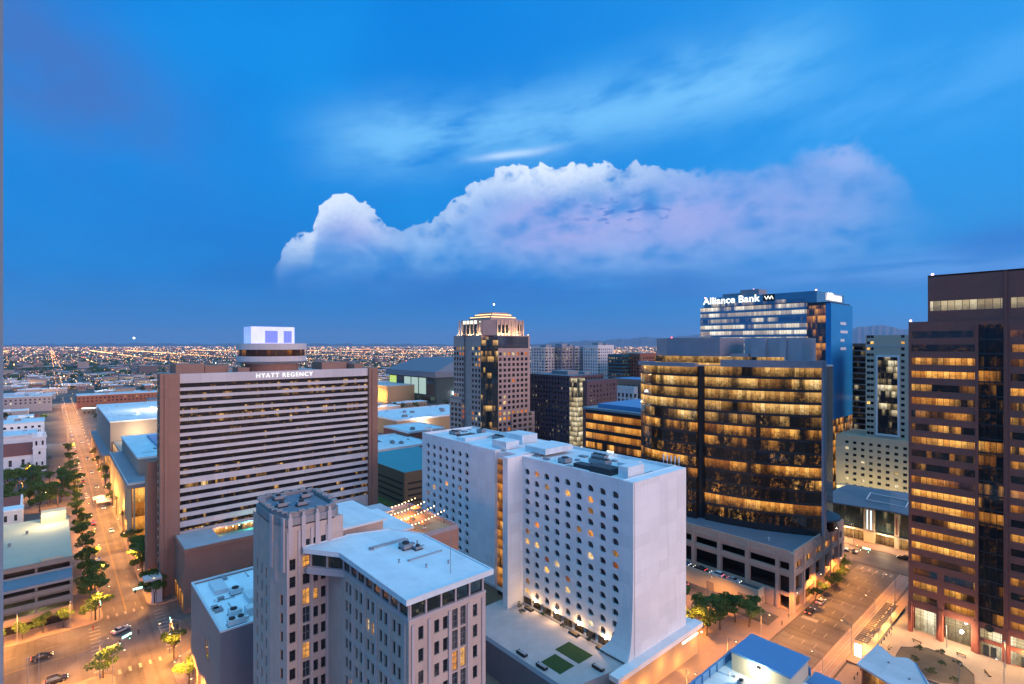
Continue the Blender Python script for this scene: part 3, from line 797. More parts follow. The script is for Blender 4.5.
# =================================================== long banded hotel
def banded_hotel():
    t = thing('hotel_building', 'wide hotel with grey bands between brown end piers and a disc restaurant on its roof', 'hotel', (70, 226, 0))
    X0, X1, YF, YB, ZT = 33.4, 103.1, 211.4, 240.0, 75.0
    c = MB(); c.box(X0 - 0.3, X1 + 0.3, YF + 1.3, YB, 0.15, ZT - 1.0); c.build('wall', M['brown_conc'], t)
    z = [ (75.0, 71.6) ]
    ws = [71.0 - 2.62 * k for k in range(13)] + [36.1 - 2.85 * k for k in range(5)] + [21.3]
    hw = 0.76
    top = ZT
    lo = office('hotel ribbon glass', 1.9, 2.62, 0.0, 0.69, 0.9, WARM, dark=(0.012, 0.013, 0.016), zone=1.2, mull=0.12, clutter=0.8, spec=0.15, rough=0.25)
    F = faceY(YF)
    def slab(z0, z1): return F.box(MB(), X0, X1, z0, z1, -1.3, 0.0)
    prev = ZT
    for k, zc in enumerate(ws):
        s = slab(zc + hw, prev)
        if k: F.box(s, X0, X1, zc + hw, zc + hw + 0.18, 0.0, 0.16)
        s.build('spandrel_band', M['hyatt_spandrel'], t)
        F.box(MB(), X0, X1, zc - hw, zc + hw, -1.35, -0.65).build('window_band', lo, t)
        prev = zc - hw
    slab(10, prev).build('spandrel_band', M['hyatt_spandrel'], t)
    for (a, b, y0, h) in ((27.7, 33.4, 210.2, 75.2), (103.1, 107.2, 210.2, 75.2)):
        m = MB(); m.box(a, b, y0, y0 + 6.5, 0.15, h); m.box(a + 1.2, a + 2.0, y0 - 0.5, y0, 0.15, h - 0.5); m.build('end_pier', M['brown_conc'], t)
    m = MB(); m.box(25.6, 30.5, 221.5, 229.0, 0.15, 44.0); m.build('stair_tower', M['brown_conc'], t)
    m = MB()
    for k in range(26): m.box(27.55, 27.7, 213.2, 214.4, 4 + 2.7 * k, 5.5 + 2.7 * k)
    m.build('window', lo, t)
    r = MB(); r.box(X0 - 0.3, X1 + 0.3, YF + 0.4, YB, ZT - 1.0, ZT - 0.6); r.build('roof', M['grey_roof'], t)
    for a, b, y0, y1, h in ((34, 43, 222, 234, 3.0), (44, 52, 226, 236, 2.2), (88, 99, 224, 236, 2.6), (100, 104, 218, 226, 1.8), (53, 57, 216, 224, 1.4)): pieces('penthouse', M['brown_conc'], t, ((a, b, y0, y1, ZT - 0.6, ZT + h),))
    # revolving restaurant: stem, dish, glazed ring, drum top, lit screen
    cx, cy = 67.8, 224.5
    ring = lambda r, n=40: [(cx + r * cos(2 * pi * k / n), cy + r * sin(2 * pi * k / n)) for k in range(n)]
    MB().prism(ring(9.8), ZT - 0.6, 79.2).build('restaurant_stem', M['brown_conc'], t)
    d = MB(); d.prism(ring(13.0), 78.6, 80.6, arc=True)
    for k in range(40):
        a, b = ring(9.8)[k], ring(9.8)[(k + 1) % 40]; a2, b2 = ring(13.0)[k], ring(13.0)[(k + 1) % 40]
        d.face([(a[0], a[1], 77.4), (b[0], b[1], 77.4), (b2[0], b2[1], 78.6), (a2[0], a2[1], 78.6)])
    d.build('restaurant_dish', M['hyatt_spandrel'], t)
    MB().prism(ring(12.4), 80.6, 83.2, arc=True).build('restaurant_glazing', office('restaurant glass', 1.8, 2.6, 80.6, 0.42, 0.55, AMBER, dark=(0.05, 0.02, 0.012), zone=2.0, clutter=0.9), t)
    MB().prism(ring(13.0), 83.2, 85.6, arc=True).build('restaurant_roof', M['hyatt_spandrel'], t)
    sm, nt, b = newmat('blue lit screen'); uv = nt.nodes.new('ShaderNodeUVMap'); u, v, _ = sep(nt, uv.outputs[0])
    n = noise(nt, vec(nt, u * 0.8, v * 0.2, 1.0), 1.0, 3.0)
    nt.links.new(ramp(nt, n, [(0.3, rgb(120, 135, 235)), (0.6, rgb(160, 172, 250)), (0.8, rgb(200, 205, 255))]), b.inputs['Emission Color']); b.inputs['Emission Strength'].default_value = 0.6
    M['screen'] = sm
    x0, x1 = 58.2, 74.6; s = MB(); s.box(x0, x1, 218.6, 219.0, 85.6, 92.2)
    for xx in (x0 + 0.1, x1 - 0.3): s.box(xx, xx + 0.2, 219.0, 229, 85.6, 92.2)
    s.build('lit_screen', sm, t)
    q = MB()
    for a, b_ in ((63.4, 68.0), (70.4, 73.4)): q.box(a, b_, 218.40, 218.58, 85.9, 90.6)
    qm = glow('deep blue light', rgb(40, 70, 225), 1.0); q.build('blue_panel', qm, t)
    v = MB()
    for k in range(8): v.box(63.6 + k * 0.55, 63.7 + k * 0.55, 218.3, 218.38, 85.9, 90.6)
    for k in range(5): v.box(70.6 + k * 0.6, 70.7 + k * 0.6, 218.3, 218.38, 85.9, 90.6)
    v.build('screen_rib', glow('pale blue light', rgb(120, 150, 255), 1.0), t)
    lettering('lettering', 'HYATT REGENCY', F, 68.6, 72.65, 2.35, glow('hotel sign light', (0.9, 0.95, 1.0), 1.1), t, 0.2, 0.1, 0.98, 1.22, 0.0)
    # podium with the pool terrace
    Z = 20.0
    p = MB(); p.box(31.9, 43.0, 192.4, 210.1, 0.15, Z); p.box(43.0, 62.0, 192.4, 199.5, 0.15, Z); p.box(43.0, 62, 199.5, 210.1, 0.15, Z - 2.6); p.box(62.0, 98, 192.4, 210.1, 0.15, Z - 1.2)
    p.build('podium', M['brown_conc'], t)
    r = MB(); r.box(32.2, 42.9, 192.7, 210.1, Z, Z + 0.06); r.box(42.9, 62, 192.7, 199.2, Z, Z + 0.058); r.box(62.0, 97.6, 192.7, 210.1, Z - 1.2, Z - 1.1); r.build('podium_roof', M['grey_roof'], t)
    m = MB(); m.box(31.6, 46.5, 192.1, 192.4, Z - 0.8, Z + 0.5); m.box(31.6, 31.9, 192.4, 210.0, Z - 0.8, Z + 0.5); m.box(46.5, 62, 192.1, 192.4, Z - 0.8, Z + 0.4); m.build('podium_parapet', M['brown_conc'], t)
    mb = MB(); mb.box(43.1, 61.9, 199.6, 210.0, Z - 2.6, Z - 2.5); mb.build('terrace_floor', surf('teal terrace tiles', (0.10, 0.28, 0.27), 0.5), t)
    mb = MB(); mb.box(45.5, 58.0, 200.4, 204.4, Z - 2.5, Z - 2.38); mb.build('pool', glow('lit pool water', (0.10, 0.75, 0.62), 0.9), t)
    mb = MB(); mb.box(43.1, 62, 209.8, 210.1, Z - 2.5, Z - 0.3); mb.build('terrace_glazing', office('terrace glass', 1.2, 2.4, Z - 2.5, 0.30, 1.0, AMBER), t)
    mb = MB(); mb.box(43.1, 62, 209.2, 210.2, Z - 0.3, Z + 0.3); mb.build('terrace_canopy', M['hyatt_spandrel'], t)
    for i, (x, c, e) in enumerate(((45, (1.0, 0.35, 0.12), 260), (55, (0.15, 0.9, 0.7), 420), (60, (1.0, 0.5, 0.15), 320))):
        L = bpy.data.lights.new('terrace light', 'POINT'); L.energy = e; L.color = c; L.shadow_soft_size = 0.3
        o = bpy.data.objects.new('terrace_light', L); col.objects.link(o); o.parent = t; o.location = (x - 70, 207.8 - 226, Z - 0.8)
    m = MB()
    for k in range(7): m.ball((47.5 + k * 2.1, 209.0, Z - 0.55), 0.16)
    m.build('terrace_lamp', M['lamp_orange'], t)
    m = MB(); m.box(22.8, 27.6, 205.5, 210, 8.2, 8.9); m.box(25.0, 27.9, 207, 211, 0.15, 8.2); m.build('entrance_canopy', M['hyatt_spandrel'], t)
    # street arcade
    m = MB()
    for k in range(4): m.box(31.72, 31.9, 194.5 + k * 4.0, 196.9 + k * 4.0, 0.5, 5.5)
    m.build('arcade_glazing', office('arcade glass', 1.2, 5.0, 0.5, 0.2, 1.0, AMBER), t)
banded_hotel()

# =================================================== art-deco building in front
def deco_building():
    t = thing('deco_building', 'tan stone tower with setback crown and a flat white roofed penthouse wing in front', 'building', (40, 85, 0))
    FH = 3.15; rows = [44.3 - FH * k for k in range(15)]
    W = Windows(t); wall = MB(); trim = MB()
    # wing facing the viewer's street (-Y)
    X0, X1, Y0 = 37.4, 51.0, 64.2
    F = faceY(Y0)
    colsY = [39.35, 42.0, 43.5, 48.95]; hs = []
    for z in rows[:14]:
        for u in colsY:
            h = (u - 0.42, u + 0.42, z - 0.95, z + 0.95); hs.append(h)
            W.add(F, *h, pane=pick(0.02), frame='metal_dark', depth=0.3, bars=(1, 2), bw=0.06)
    for u in (45.2, 46.7):
        for k, z in enumerate(rows[:14]):
            h = (u - 0.5, u + 0.5, z - 1.45, z + 1.45)
            if k == 2: p = 'window_lit'
            else: p = 'window_grey'
            hs.append(h); W.add(F, *h, pane=p, frame='metal_grey', depth=0.3, bars=(2, 3), bw=0.05)
    F.holed(wall, X0, X1, 0.15, 46.4, hs, 0.32)
    for u in (38.0, 40.7, 44.2, 47.6, 50.4): F.box(trim, u - 0.22, u + 0.22, 0.15, 45.9, 0.0, 0.22)
    # wing side facing the long street (-X)
    F = faceX(X0); hs = []
    ys = [onx for onx in (66.9, 68.4, 70.9, 72.5, 75.1, 76.7, 79.2, 80.8, 83.2, 84.6)]
    for i, z in enumerate(rows[:14]):
        for j, u in enumerate(ys):
            h = (u - 0.42, u + 0.42, z - 0.95, z + 0.95); hs.append(h)
            W.add(F, *h, pane='window_lit' if (i, j) in ((1, 4), (1, 5), (5, 8)) else pick(0.0), frame='metal_dark', depth=0.3, bars=(1, 2), bw=0.06)
    F.holed(wall, Y0, 92.4, 0.15, 46.4, hs, 0.32)
    for u in (65.2, 69.65, 73.8, 77.95, 82.0): F.box(trim, u - 0.2, u + 0.2, 0.15, 45.9, 0.0, 0.18)
    for z in (36.5, 27.0): F.box(trim, Y0, 86, z - 0.12, z + 0.12, 0.0, 0.1)
    wall.box(X0 + 0.5, X1 - 0.02, Y0 + 0.5, 108.0, 0.15, 46.4); wall.face([(X1, Y0, 0.15), (X1, 108, 0.15), (X1, 108, 46.4), (X1, Y0, 46.4)])
    # tower with chamfered corner, its face is the back of the notch
    YT = 92.4; ZT = 55.2; F = faceY(YT); hs = []
    cols = [(31.2, 0.5, 1), (33.55, 0.62, 2), (35.2, 0.42, 0), (36.55, 0.42, 0)]
    zr = [50.2] + [47.3] + rows
    for i, z in enumerate(zr[:16]):
        for j, (u, hw, kd) in enumerate(cols):
            if i == 0 and j == 0: continue
            tall = kd == 2 and i > 2
            h = (u - hw, u + hw, z - (1.4 if tall else 0.95), z + (1.4 if tall else 0.95)); hs.append(h)
            lit = (i, j) in ((1, 1), (3, 1), (6, 1), (13, 1), (3, 2))
            W.add(F, *h, pane='window_lit' if lit else ('window_grey' if tall else 'window_dark'), frame='metal_grey' if tall else 'metal_dark', depth=0.3, bars=(2, 2) if hw > 0.45 else (1, 2), bw=0.06)
    F.holed(wall, 30.2, X0, 0.15, ZT - 2.0, hs, 0.32)
    F.box(wall, X0, 40.2, 46.4, ZT - 2.0, -0.4, 0.0); F.box(wall, 30.2, 40.2, ZT - 2.0, ZT - 1.2, -0.4, 0.0)
    hs = []
    Fc, L = faceL((29.0, 97.4), (30.2, 92.4)); hs = []
    for i, z in enumerate(zr[3:16]):
        h = (L / 2 + 0.6, L / 2 + 1.5, z - 0.95, z + 0.95); hs.append(h)
        W.add(Fc, *h, pane='window_lit' if i == 0 and False else 'window_dark', frame='metal_dark', depth=0.3, bars=(1, 2), bw=0.06)
    Fc.holed(wall, 0, L, 0.15, ZT - 1.2, hs, 0.32)
    Fc.box(trim, L / 2 - 1.6, L / 2 - 0.2, 44.0, 50.8, 0.0, 0.10); Fc.box(wall, L / 2 - 1.3, L / 2 - 0.5, 44.6, 50.2, 0.10, 0.16)
    F2 = faceX(29.0); hs = []
    for u in (99.4, 102.0, 104.8):
        for z in zr[2:14]:
            h = (u - 0.42, u + 0.42, z - 0.95, z + 0.95); hs.append(h); W.add(F2, *h, frame='metal_dark', depth=0.3, bars=(1, 2), bw=0.06)
    F2.holed(wall, 97.4, 107.4, 0.15, ZT - 1.6, hs, 0.32)
    body = [(29.5, 97.7), (30.6, 92.9), (40.2, 92.9), (40.2, 107.4), (29.5, 107.4)]
    wall.prism(body, 0.15, ZT - 1.4)
    for u in (30.4, 32.3, 34.5, 37.2): F.box(trim, u - 0.2, u + 0.2, 0.15, ZT - 2.2, 0.0, 0.2)
    # crown: stepped parapet blocks with carved recesses, a dark inner roof
    def ring(z0, z1, inset, mb):
        q = [(29.0, 97.4), (30.2, 92.4), (38.6, 92.4), (40.2, 94.6), (40.2, 106.0), (37.5, 107.4), (30.5, 107.4), (29.0, 105.6)]
        c = (34.6, 99.9)
        pts = [(c[0] + (x - c[0]) * (1 - inset), c[1] + (y - c[1]) * (1 - inset)) for x, y in q]
        inn = [(c[0] + (x - c[0]) * (1 - inset - 0.09), c[1] + (y - c[1]) * (1 - inset - 0.09)) for x, y in q]
        n = len(q)
        for i in range(n):
            j = (i + 1) % n; mb.prism([pts[i], pts[j], inn[j], inn[i]], z0, z1)
        return pts
    cr = MB(); ring(ZT - 1.4, ZT, 0.0, cr); pts = ring(ZT, ZT + 0.9, 0.07, cr)
    for i in range(8):
        a, b = pts[i], pts[(i + 1) % 8]; n = max(2, int(math.dist(a, b) / 1.5))
        for k in range(n):
            f = (k + 0.5) / n; cr.box(a[0] + (b[0] - a[0]) * f - 0.5, a[0] + (b[0] - a[0]) * f + 0.5, a[1] + (b[1] - a[1]) * f - 0.3, a[1] + (b[1] - a[1]) * f + 0.3, ZT + 0.9, ZT + 1.08 + 0.14 * (k % 2))
    cr.build('crown_parapet', surf('weathered crown stone', (0.30, 0.27, 0.27), 0.85, 0.14, 0.6, 0.15), t)
    for u in (30.75, 33.0, 35.4, 37.6):
        F.box(trim, u - 0.35, u + 0.35, ZT - 6.5, ZT + 0.25, 0.0, 0.35); F.box(trim, u - 0.18, u + 0.18, ZT + 0.25, ZT + 0.9, 0.05, 0.3)
    for u in (0.8, L - 0.8): Fc.box(trim, u - 0.4, u + 0.4, ZT - 9, ZT + 0.2, 0.0, 0.3)
    cb = MB(); cb.prism([(30.5, 98), (31.4, 94.6), (38.8, 94.6), (38.8, 105.6), (30.5, 105.6)], ZT - 1.4, ZT + 0.45)
    cb.build('crown_roof', M['slate_roof'], t)
    for x, y in ((31.5, 99), (34.5, 97.5), (36.8, 102), (32.5, 104)): roof_unit(t, x, y, ZT + 0.45, 1.6, 1.3, 0.8, mat='metal_grey')
    # shoulder block behind the wing
    wall.box(40.2, 50.6, 97.0, 112, 46.4, 49.6)
    b = MB(); b.box(40.2, 51.2, 96.4, 112.6, 49.6, 50.0); b.box(52, 62, 104, 122, 43.4, 43.8); b.build('back_roof', M['white_roof'], t)
    wall.box(51.02, 61.5, 104.5, 121.5, 0.15, 43.4)
    wall.build('wall', M['tan_stone'], t); trim.build('pilaster', M['tan_trim'], t)
    # penthouse: glazed band under the overhanging white roof, projecting bay on the diagonal
    ring_ = [(37.35, 64.15), (51.05, 64.15), (51.05, 84.0), (48.0, 89.6), (41.0, 92.35), (33.6, 92.35), (33.35, 91.2), (37.35, 85.8)]
    gm = office('penthouse glass', 0.9, 2.6, 46.6, 0.93, 1.0, CREAM, dark=(0.014, 0.018, 0.018), zone=2.0, mull=0.06)
    inner = [(37.75, 64.6), (50.6, 64.6), (50.6, 83.8), (47.8, 89.2), (41, 91.9), (34.2, 91.9), (34.0, 91.4), (37.75, 86.2)]
    MB().prism(inner, 46.6, 49.3, arc=True).build('penthouse_glazing', gm, t)
    s = MB(); s.prism(ring_, 46.35, 46.75); s.build('penthouse_sill', M['tan_trim'], t)
    po = MB()
    def posts(a, b, n):
        Fp, l = faceL(a, b)
        for k in range(n + 1): u = l * k / n; Fp.box(po, u - 0.13, u + 0.13, 46.7, 49.3, -0.1, 0.22)
    posts((37.7, 86.2), (37.7, 64.6), 8); posts((37.75, 64.55), (50.6, 64.55), 5); posts((34.0, 91.3), (37.7, 86.2), 2)
    po.build('penthouse_post', M['tan_trim'], t)
    soffit = MB(); soffit.prism([(33.2, 91.2), (37.4, 85.6), (37.4, 92.4), (33.2, 92.4)], 45.6, 46.34); soffit.build('bay_soffit', M['tan_trim'], t)
    rf = [(36.5, 63.3), (51.9, 63.3), (51.9, 84.2), (48.6, 90.3), (41.0, 92.8), (40.4, 92.38), (32.9, 92.38), (32.6, 91.2), (36.5, 85.3)]
    MB().prism(rf, 49.3, 49.95, 0).build('roof', M['white_roof'], t)
    c = [sum(p[0] for p in rf) / 9, sum(p[1] for p in rf) / 9]
    ed = MB()
    for i in range(9):
        a, b = rf[i], rf[(i + 1) % 9]; a2, b2 = [(c[0] + (p[0] - c[0]) * 0.975, c[1] + (p[1] - c[1]) * 0.975) for p in (a, b)]
        ed.prism([a, b, b2, a2], 49.95, 50.12)
    ed.build('roof_edge', M['metal_white'], t)
    roof_clutter(t, 38.5, 50, 66, 84, 49.96, 3, 8)
    roof_unit(t, 46.0, 80.0, 49.96, 1.7, 2.0, 0.9); roof_unit(t, 47.3, 78.2, 49.96, 1.2, 1.0, 0.6)
    v = MB()
    for x, y in ((42.2, 75.5), (44.5, 71.0), (48.6, 80.5), (41.5, 83.0), (48, 70)): v.tube((x, y, 49.95), (x, y, 50.4), 0.12, n=8); v.tube((x, y, 50.4), (x, y, 50.5), 0.2, n=8)
    v.build('roof_vent', M['metal_grey'], t)
    m = MB(); m.tube((46.2, 66.8, 49.95), (46.2, 66.8, 57.5), 0.05, 0.03, n=6); m.build('flag_pole', M['metal_grey'], t)
    W.flush()
deco_building()

# small roof bar behind it, strung with bulbs
def roof_bar():
    t = thing('roof_bar', 'rooftop bar with orange umbrellas and strings of warm bulbs behind the stone tower', 'roof terrace', (74, 128, 0))
    Z = 37.2
    m = MB(); m.box(61.6, 80, 112, 137, 0.15, Z); m.build('wall', M['brown_conc'], t)
    m = MB(); parapet(m, 61.6, 80, 112, 137, Z, Z + 1.1, 0.3); m.build('parapet', M['mauve_panel'], t)
    m = MB(); m.box(62, 79.6, 112.4, 136.6, Z, Z + 0.05); m.build('floor', M['brick_orange'], t)
    m = MB(); m.box(63, 70, 128, 136, Z + 2.8, Z + 3.1); m.box(63.2, 63.5, 128.2, 128.5, Z, Z + 2.8); m.box(69.5, 69.8, 128.2, 128.5, Z, Z + 2.8); m.box(63.2, 69.8, 135, 135.8, Z, Z + 2.8); m.build('canopy', M['grey_roof'], t)
    s = MB()
    for j in range(4):
        a = (62.5, 114 + j * 5.5); b = (79.5, 118 + j * 5.0)
        for k in range(16):
            f = k / 15; s.ball((a[0] + (b[0] - a[0]) * f, a[1] + (b[1] - a[1]) * f, Z + 3.3 - sin(pi * f) * 0.7), 0.13, n=6, k=4)
    s.build('string_light', M['lamp_orange'], t)
    po = MB()
    for x, y in ((62.2, 114), (62.2, 130), (79.4, 118), (79.4, 133)): po.tube((x, y, Z), (x, y, Z + 3.5), 0.06)
    po.build('post', M['metal_dark'], t)
    for x, y in ((65, 117), (70, 122), (75, 128)):
        L = bpy.data.lights.get('bar light') or bpy.data.lights.new('bar light', 'POINT'); L.energy = 1680; L.color = (1.0, 0.42, 0.13); L.shadow_soft_size = 0.4
        o = bpy.data.objects.new('bar_light', L); col.objects.link(o); o.parent = t; o.location = (x - 74, y - 128, Z + 3.0)
    um = surf('orange canvas', (0.55, 0.22, 0.08), 0.8)
    first = None
    for k, (x, y) in enumerate(((64.5, 116), (68.5, 115), (72.5, 116.5), (66.5, 120), (71, 121), (75.5, 120.5), (69, 125.5), (74, 125.5), (77.5, 129))):
        if first is None:
            u = first = thing('umbrella', 'orange patio umbrella open on the rooftop bar', 'umbrella', (x, y, Z + 0.05), 'umbrellas on the rooftop bar')
            a = MB(); b = len(a.v); a.v.append((x, y, Z + 2.75))
            for q in range(8): a.v.append((x + 1.45 * cos(q * pi / 4), y + 1.45 * sin(q * pi / 4), Z + 2.15))
            for q in range(8): a.f.append((0, 1 + q, 1 + (q + 1) % 8)); a.m.append(0)
            for q in range(8):
                p1, p2 = a.v[1 + q], a.v[1 + (q + 1) % 8]; a.face([p1, p2, (p2[0], p2[1], p2[2] - 0.18), (p1[0], p1[1], p1[2] - 0.18)])
            a.build('canopy', um, u); MB().tube((x, y, Z + 0.05), (x, y, Z + 2.7), 0.04).build('pole', M['metal_dark'], u)
            MB().tube((x, y, Z + 0.7), (x, y, Z + 0.75), 0.55, n=10).build('table', M['metal_white'], u)
        else:
            u = copy_tree(first); u.location = (x, y, Z + 0.05)
roof_bar()
# =================================================== brown granite tower on the right
def granite_tower():
    t = thing('office_tower', 'brown granite office tower with amber lit window bands, at the right edge', 'office tower', (200, 15, 0))
    X = 191.6; F = faceX(X); FH = 3.87
    zs = [10.6 + FH * k for k in range(21)]
    YL, YS0, YS1, YR = 39.3, 23.6, 18.6, -22.0
    lo = [office('amber office band %d' % k, 1.3, FH, 10.6 - FH / 2, th, 1.15, AMBER, dark=(0.02, 0.012, 0.01), zone=7.0, seed=k * 1.7, mull=0.10, clutter=0.65) for k, th in enumerate((0.36, 0.52, 0.74))]
    wall = MB()
    hw = 0.98
    holes = []
    for k, z in enumerate(zs):
        if k < 3: segs = [(38.2, 32.6), (31.0, 24.4)]
        else: segs = [(38.6, 24.4)]
        segs += [(17.2, 9.5), (8.3, 0.5), (-0.7, -9), (-10, -20)]
        for a, b in segs: holes.append((b, a, z - hw, z + hw))
        for a, b in segs:
            m = lo[(0 if k in (0, 1, 2, 4, 5, 6, 7, 8, 16, 17) else 1 if k in (3, 9, 12, 13, 14, 15, 18) else 2) if b > 20 else (1 if k % 3 else 0)]
            F.box(MB(), b, a, z - hw, z + hw, -0.5, -0.42).build('window_band', m, t)
    # two-storey lobby openings between columns
    lob = [(32.8, 38.2, 0.2, 7.6), (25.2, 31.2, 0.2, 7.6), (10, 17.2, 0.2, 3.8), (10, 17.2, 5.0, 7.6), (0.5, 8.5, 0.2, 3.8), (0.5, 8.5, 5.0, 7.6), (-9, -0.7, 0.2, 7.6)]
    slot = (YS1, YS0, 9.0, 90.6)
    F.holed(wall, YR, YL, 0.2, 91.8, holes + lob + [slot, (YS1 + 0.3, YS0 - 0.3, 0.2, 3.8), (YS1 + 0.3, YS0 - 0.3, 4.8, 7.4)], 0.45)
    wall.box(X + 0.6, X + 36, YR, YL, 8.0, 91.7); wall.box(X + 3.4, X + 36, YR, YL, 0.2, 8.0)
    wall.face([(X, YL, 0.2), (X + 36, YL, 0.2), (X + 36, YL, 91.8), (X, YL, 91.8)])
    wall.face([(X, YR, 91.8), (X + 36, YR, 91.8), (X + 36, YL, 91.8), (X, YL, 91.8)])
    for y in (39.0, 31.9, 24.2, 18.0, 9.1): F.box(wall, y - 0.55, y + 0.35, 0.2, 9.0, 0.0, 0.5)
    for y in (23.9, 18.0): F.box(wall, y - 0.2, y + 0.3, 9.0, 91.2, 0.0, 0.45)
    # taller rear block
    wall2 = MB(); X2 = X + 0.9; YU = 34.9
    up = [(18.9, 34.4, 94.9, 97.7), (-20, 17.2, 94.9, 97.7)]
    Face((X2, 0), (0, 1), (-1, 0)).holed(wall2, YR, YU, 91.8, 105.2, up, 0.5)
    wall2.box(X2 + 0.7, X + 35, YR, YU, 91.8, 104.8); wall2.face([(X2, YU, 91.8), (X + 35, YU, 91.8), (X + 35, YU, 105.2), (X2, YU, 105.2)])
    wall2.box(X2, X2 + 0.4, YR, YU, 104.8, 105.25); wall2.box(X2 - 0.5, X2, 18.0, 18.5, 91.8, 105.2)
    wall.join(wall2); wall.build('wall', M['brown_granite'], t)
    for a, b, z0, z1 in up: Face((X2, 0), (0, 1), (-1, 0)).box(MB(), a, b, z0, z1, -0.6, -0.5).build('window_band', office('top floor glass', 1.6, 2.9, 94.85, 0.22, 0.95, CREAM, zone=6, mull=0.12, clutter=0.45), t)
    # black glass slot
    F.box(MB(), YS1, YS0, 9.0, 90.6, -0.4, -0.3).build('glass_slot', office('black slot glass', 1.25, FH, 10.6 - FH / 2 - 0.4, 0.62, 0.7, AMBER, dark=(0.008, 0.009, 0.01), zone=4, seed=5, clutter=0.95, spec=0.3), t)
    s = MB()
    for k in range(21): F.box(s, YS1, YS0, 8.9 + FH * k, 9.35 + FH * k, -0.3, -0.15)
    for y in (20.0, 21.3, 22.5): F.box(s, y - 0.05, y + 0.05, 9, 90.6, -0.3, -0.16)
    s.build('slot_mullion', M['dark_granite'], t)
    lm = office('lobby glass', 1.6, 8.0, 0.0, 0.12, 1.1, CREAM, zone=3.0, clutter=0.6)
    for a, b, z0, z1 in lob: F.box(MB(), a, b, z0, z1, -2.6 if b > 20 else -0.6, -2.5 if b > 20 else -0.5).build('lobby_window', lm, t)
    F.box(MB(), YS1 + 0.3, YS0 - 0.3, 0.2, 7.4, -0.6, -0.5).build('lobby_window', lm, t)
    d = MB()
    for a in (12.5, 14.0, 20.0, 21.5): F.box(d, a, a + 1.2, 0.2, 3.0, -0.44, -0.3)
    d.build('door', M['dark_glass'], t)
    q = MB(); q.tube(F.T(21.4, 8.0, 0.02), F.T(21.4, 8.0, 0.16), 0.95, n=24); q.build('round_plaque', M['black'], t)
    for k, (y, z) in enumerate(((35.5, 6.4), (28, 6.4), (13.5, 4.4))):
        L = bpy.data.lights.new('lobby light', 'POINT'); L.energy = 2080; L.color = (1.0, 0.68, 0.32); L.shadow_soft_size = 0.3
        o = bpy.data.objects.new('lobby_light', L); col.objects.link(o); o.parent = t; o.location = (X - (0.9 if y < 20 else -0.9) - 200, y - 15, z)
    # the bright wall lamp by the entrance
    m = MB(); F.box(m, 26.9, 27.2, 5.2, 5.5, 0.0, 0.7); m.ball(F.T(27.05, 5.1, 0.9), 0.42, n=10, k=6, m=1)
    m.build('wall_lamp', [M['metal_dark'], glow('bright lamp', (1.0, 0.93, 0.8), 40.0)], t)
    L = bpy.data.lights.new('entrance lamp', 'POINT'); L.energy = 2600; L.color = (1.0, 0.78, 0.45); L.shadow_soft_size = 0.4
    o = bpy.data.objects.new('entrance_light', L); col.objects.link(o); o.parent = t; o.location = (X - 1.8 - 200, 27.05 - 15, 5.1)
    MB().ball((X + 2.0, 34.0, 105.6), 0.35).build('beacon', M['beacon'], t)
    MB().ball((X + 0.6, 38.9, 92.2), 0.3).build('beacon', M['beacon'], t)
granite_tower()

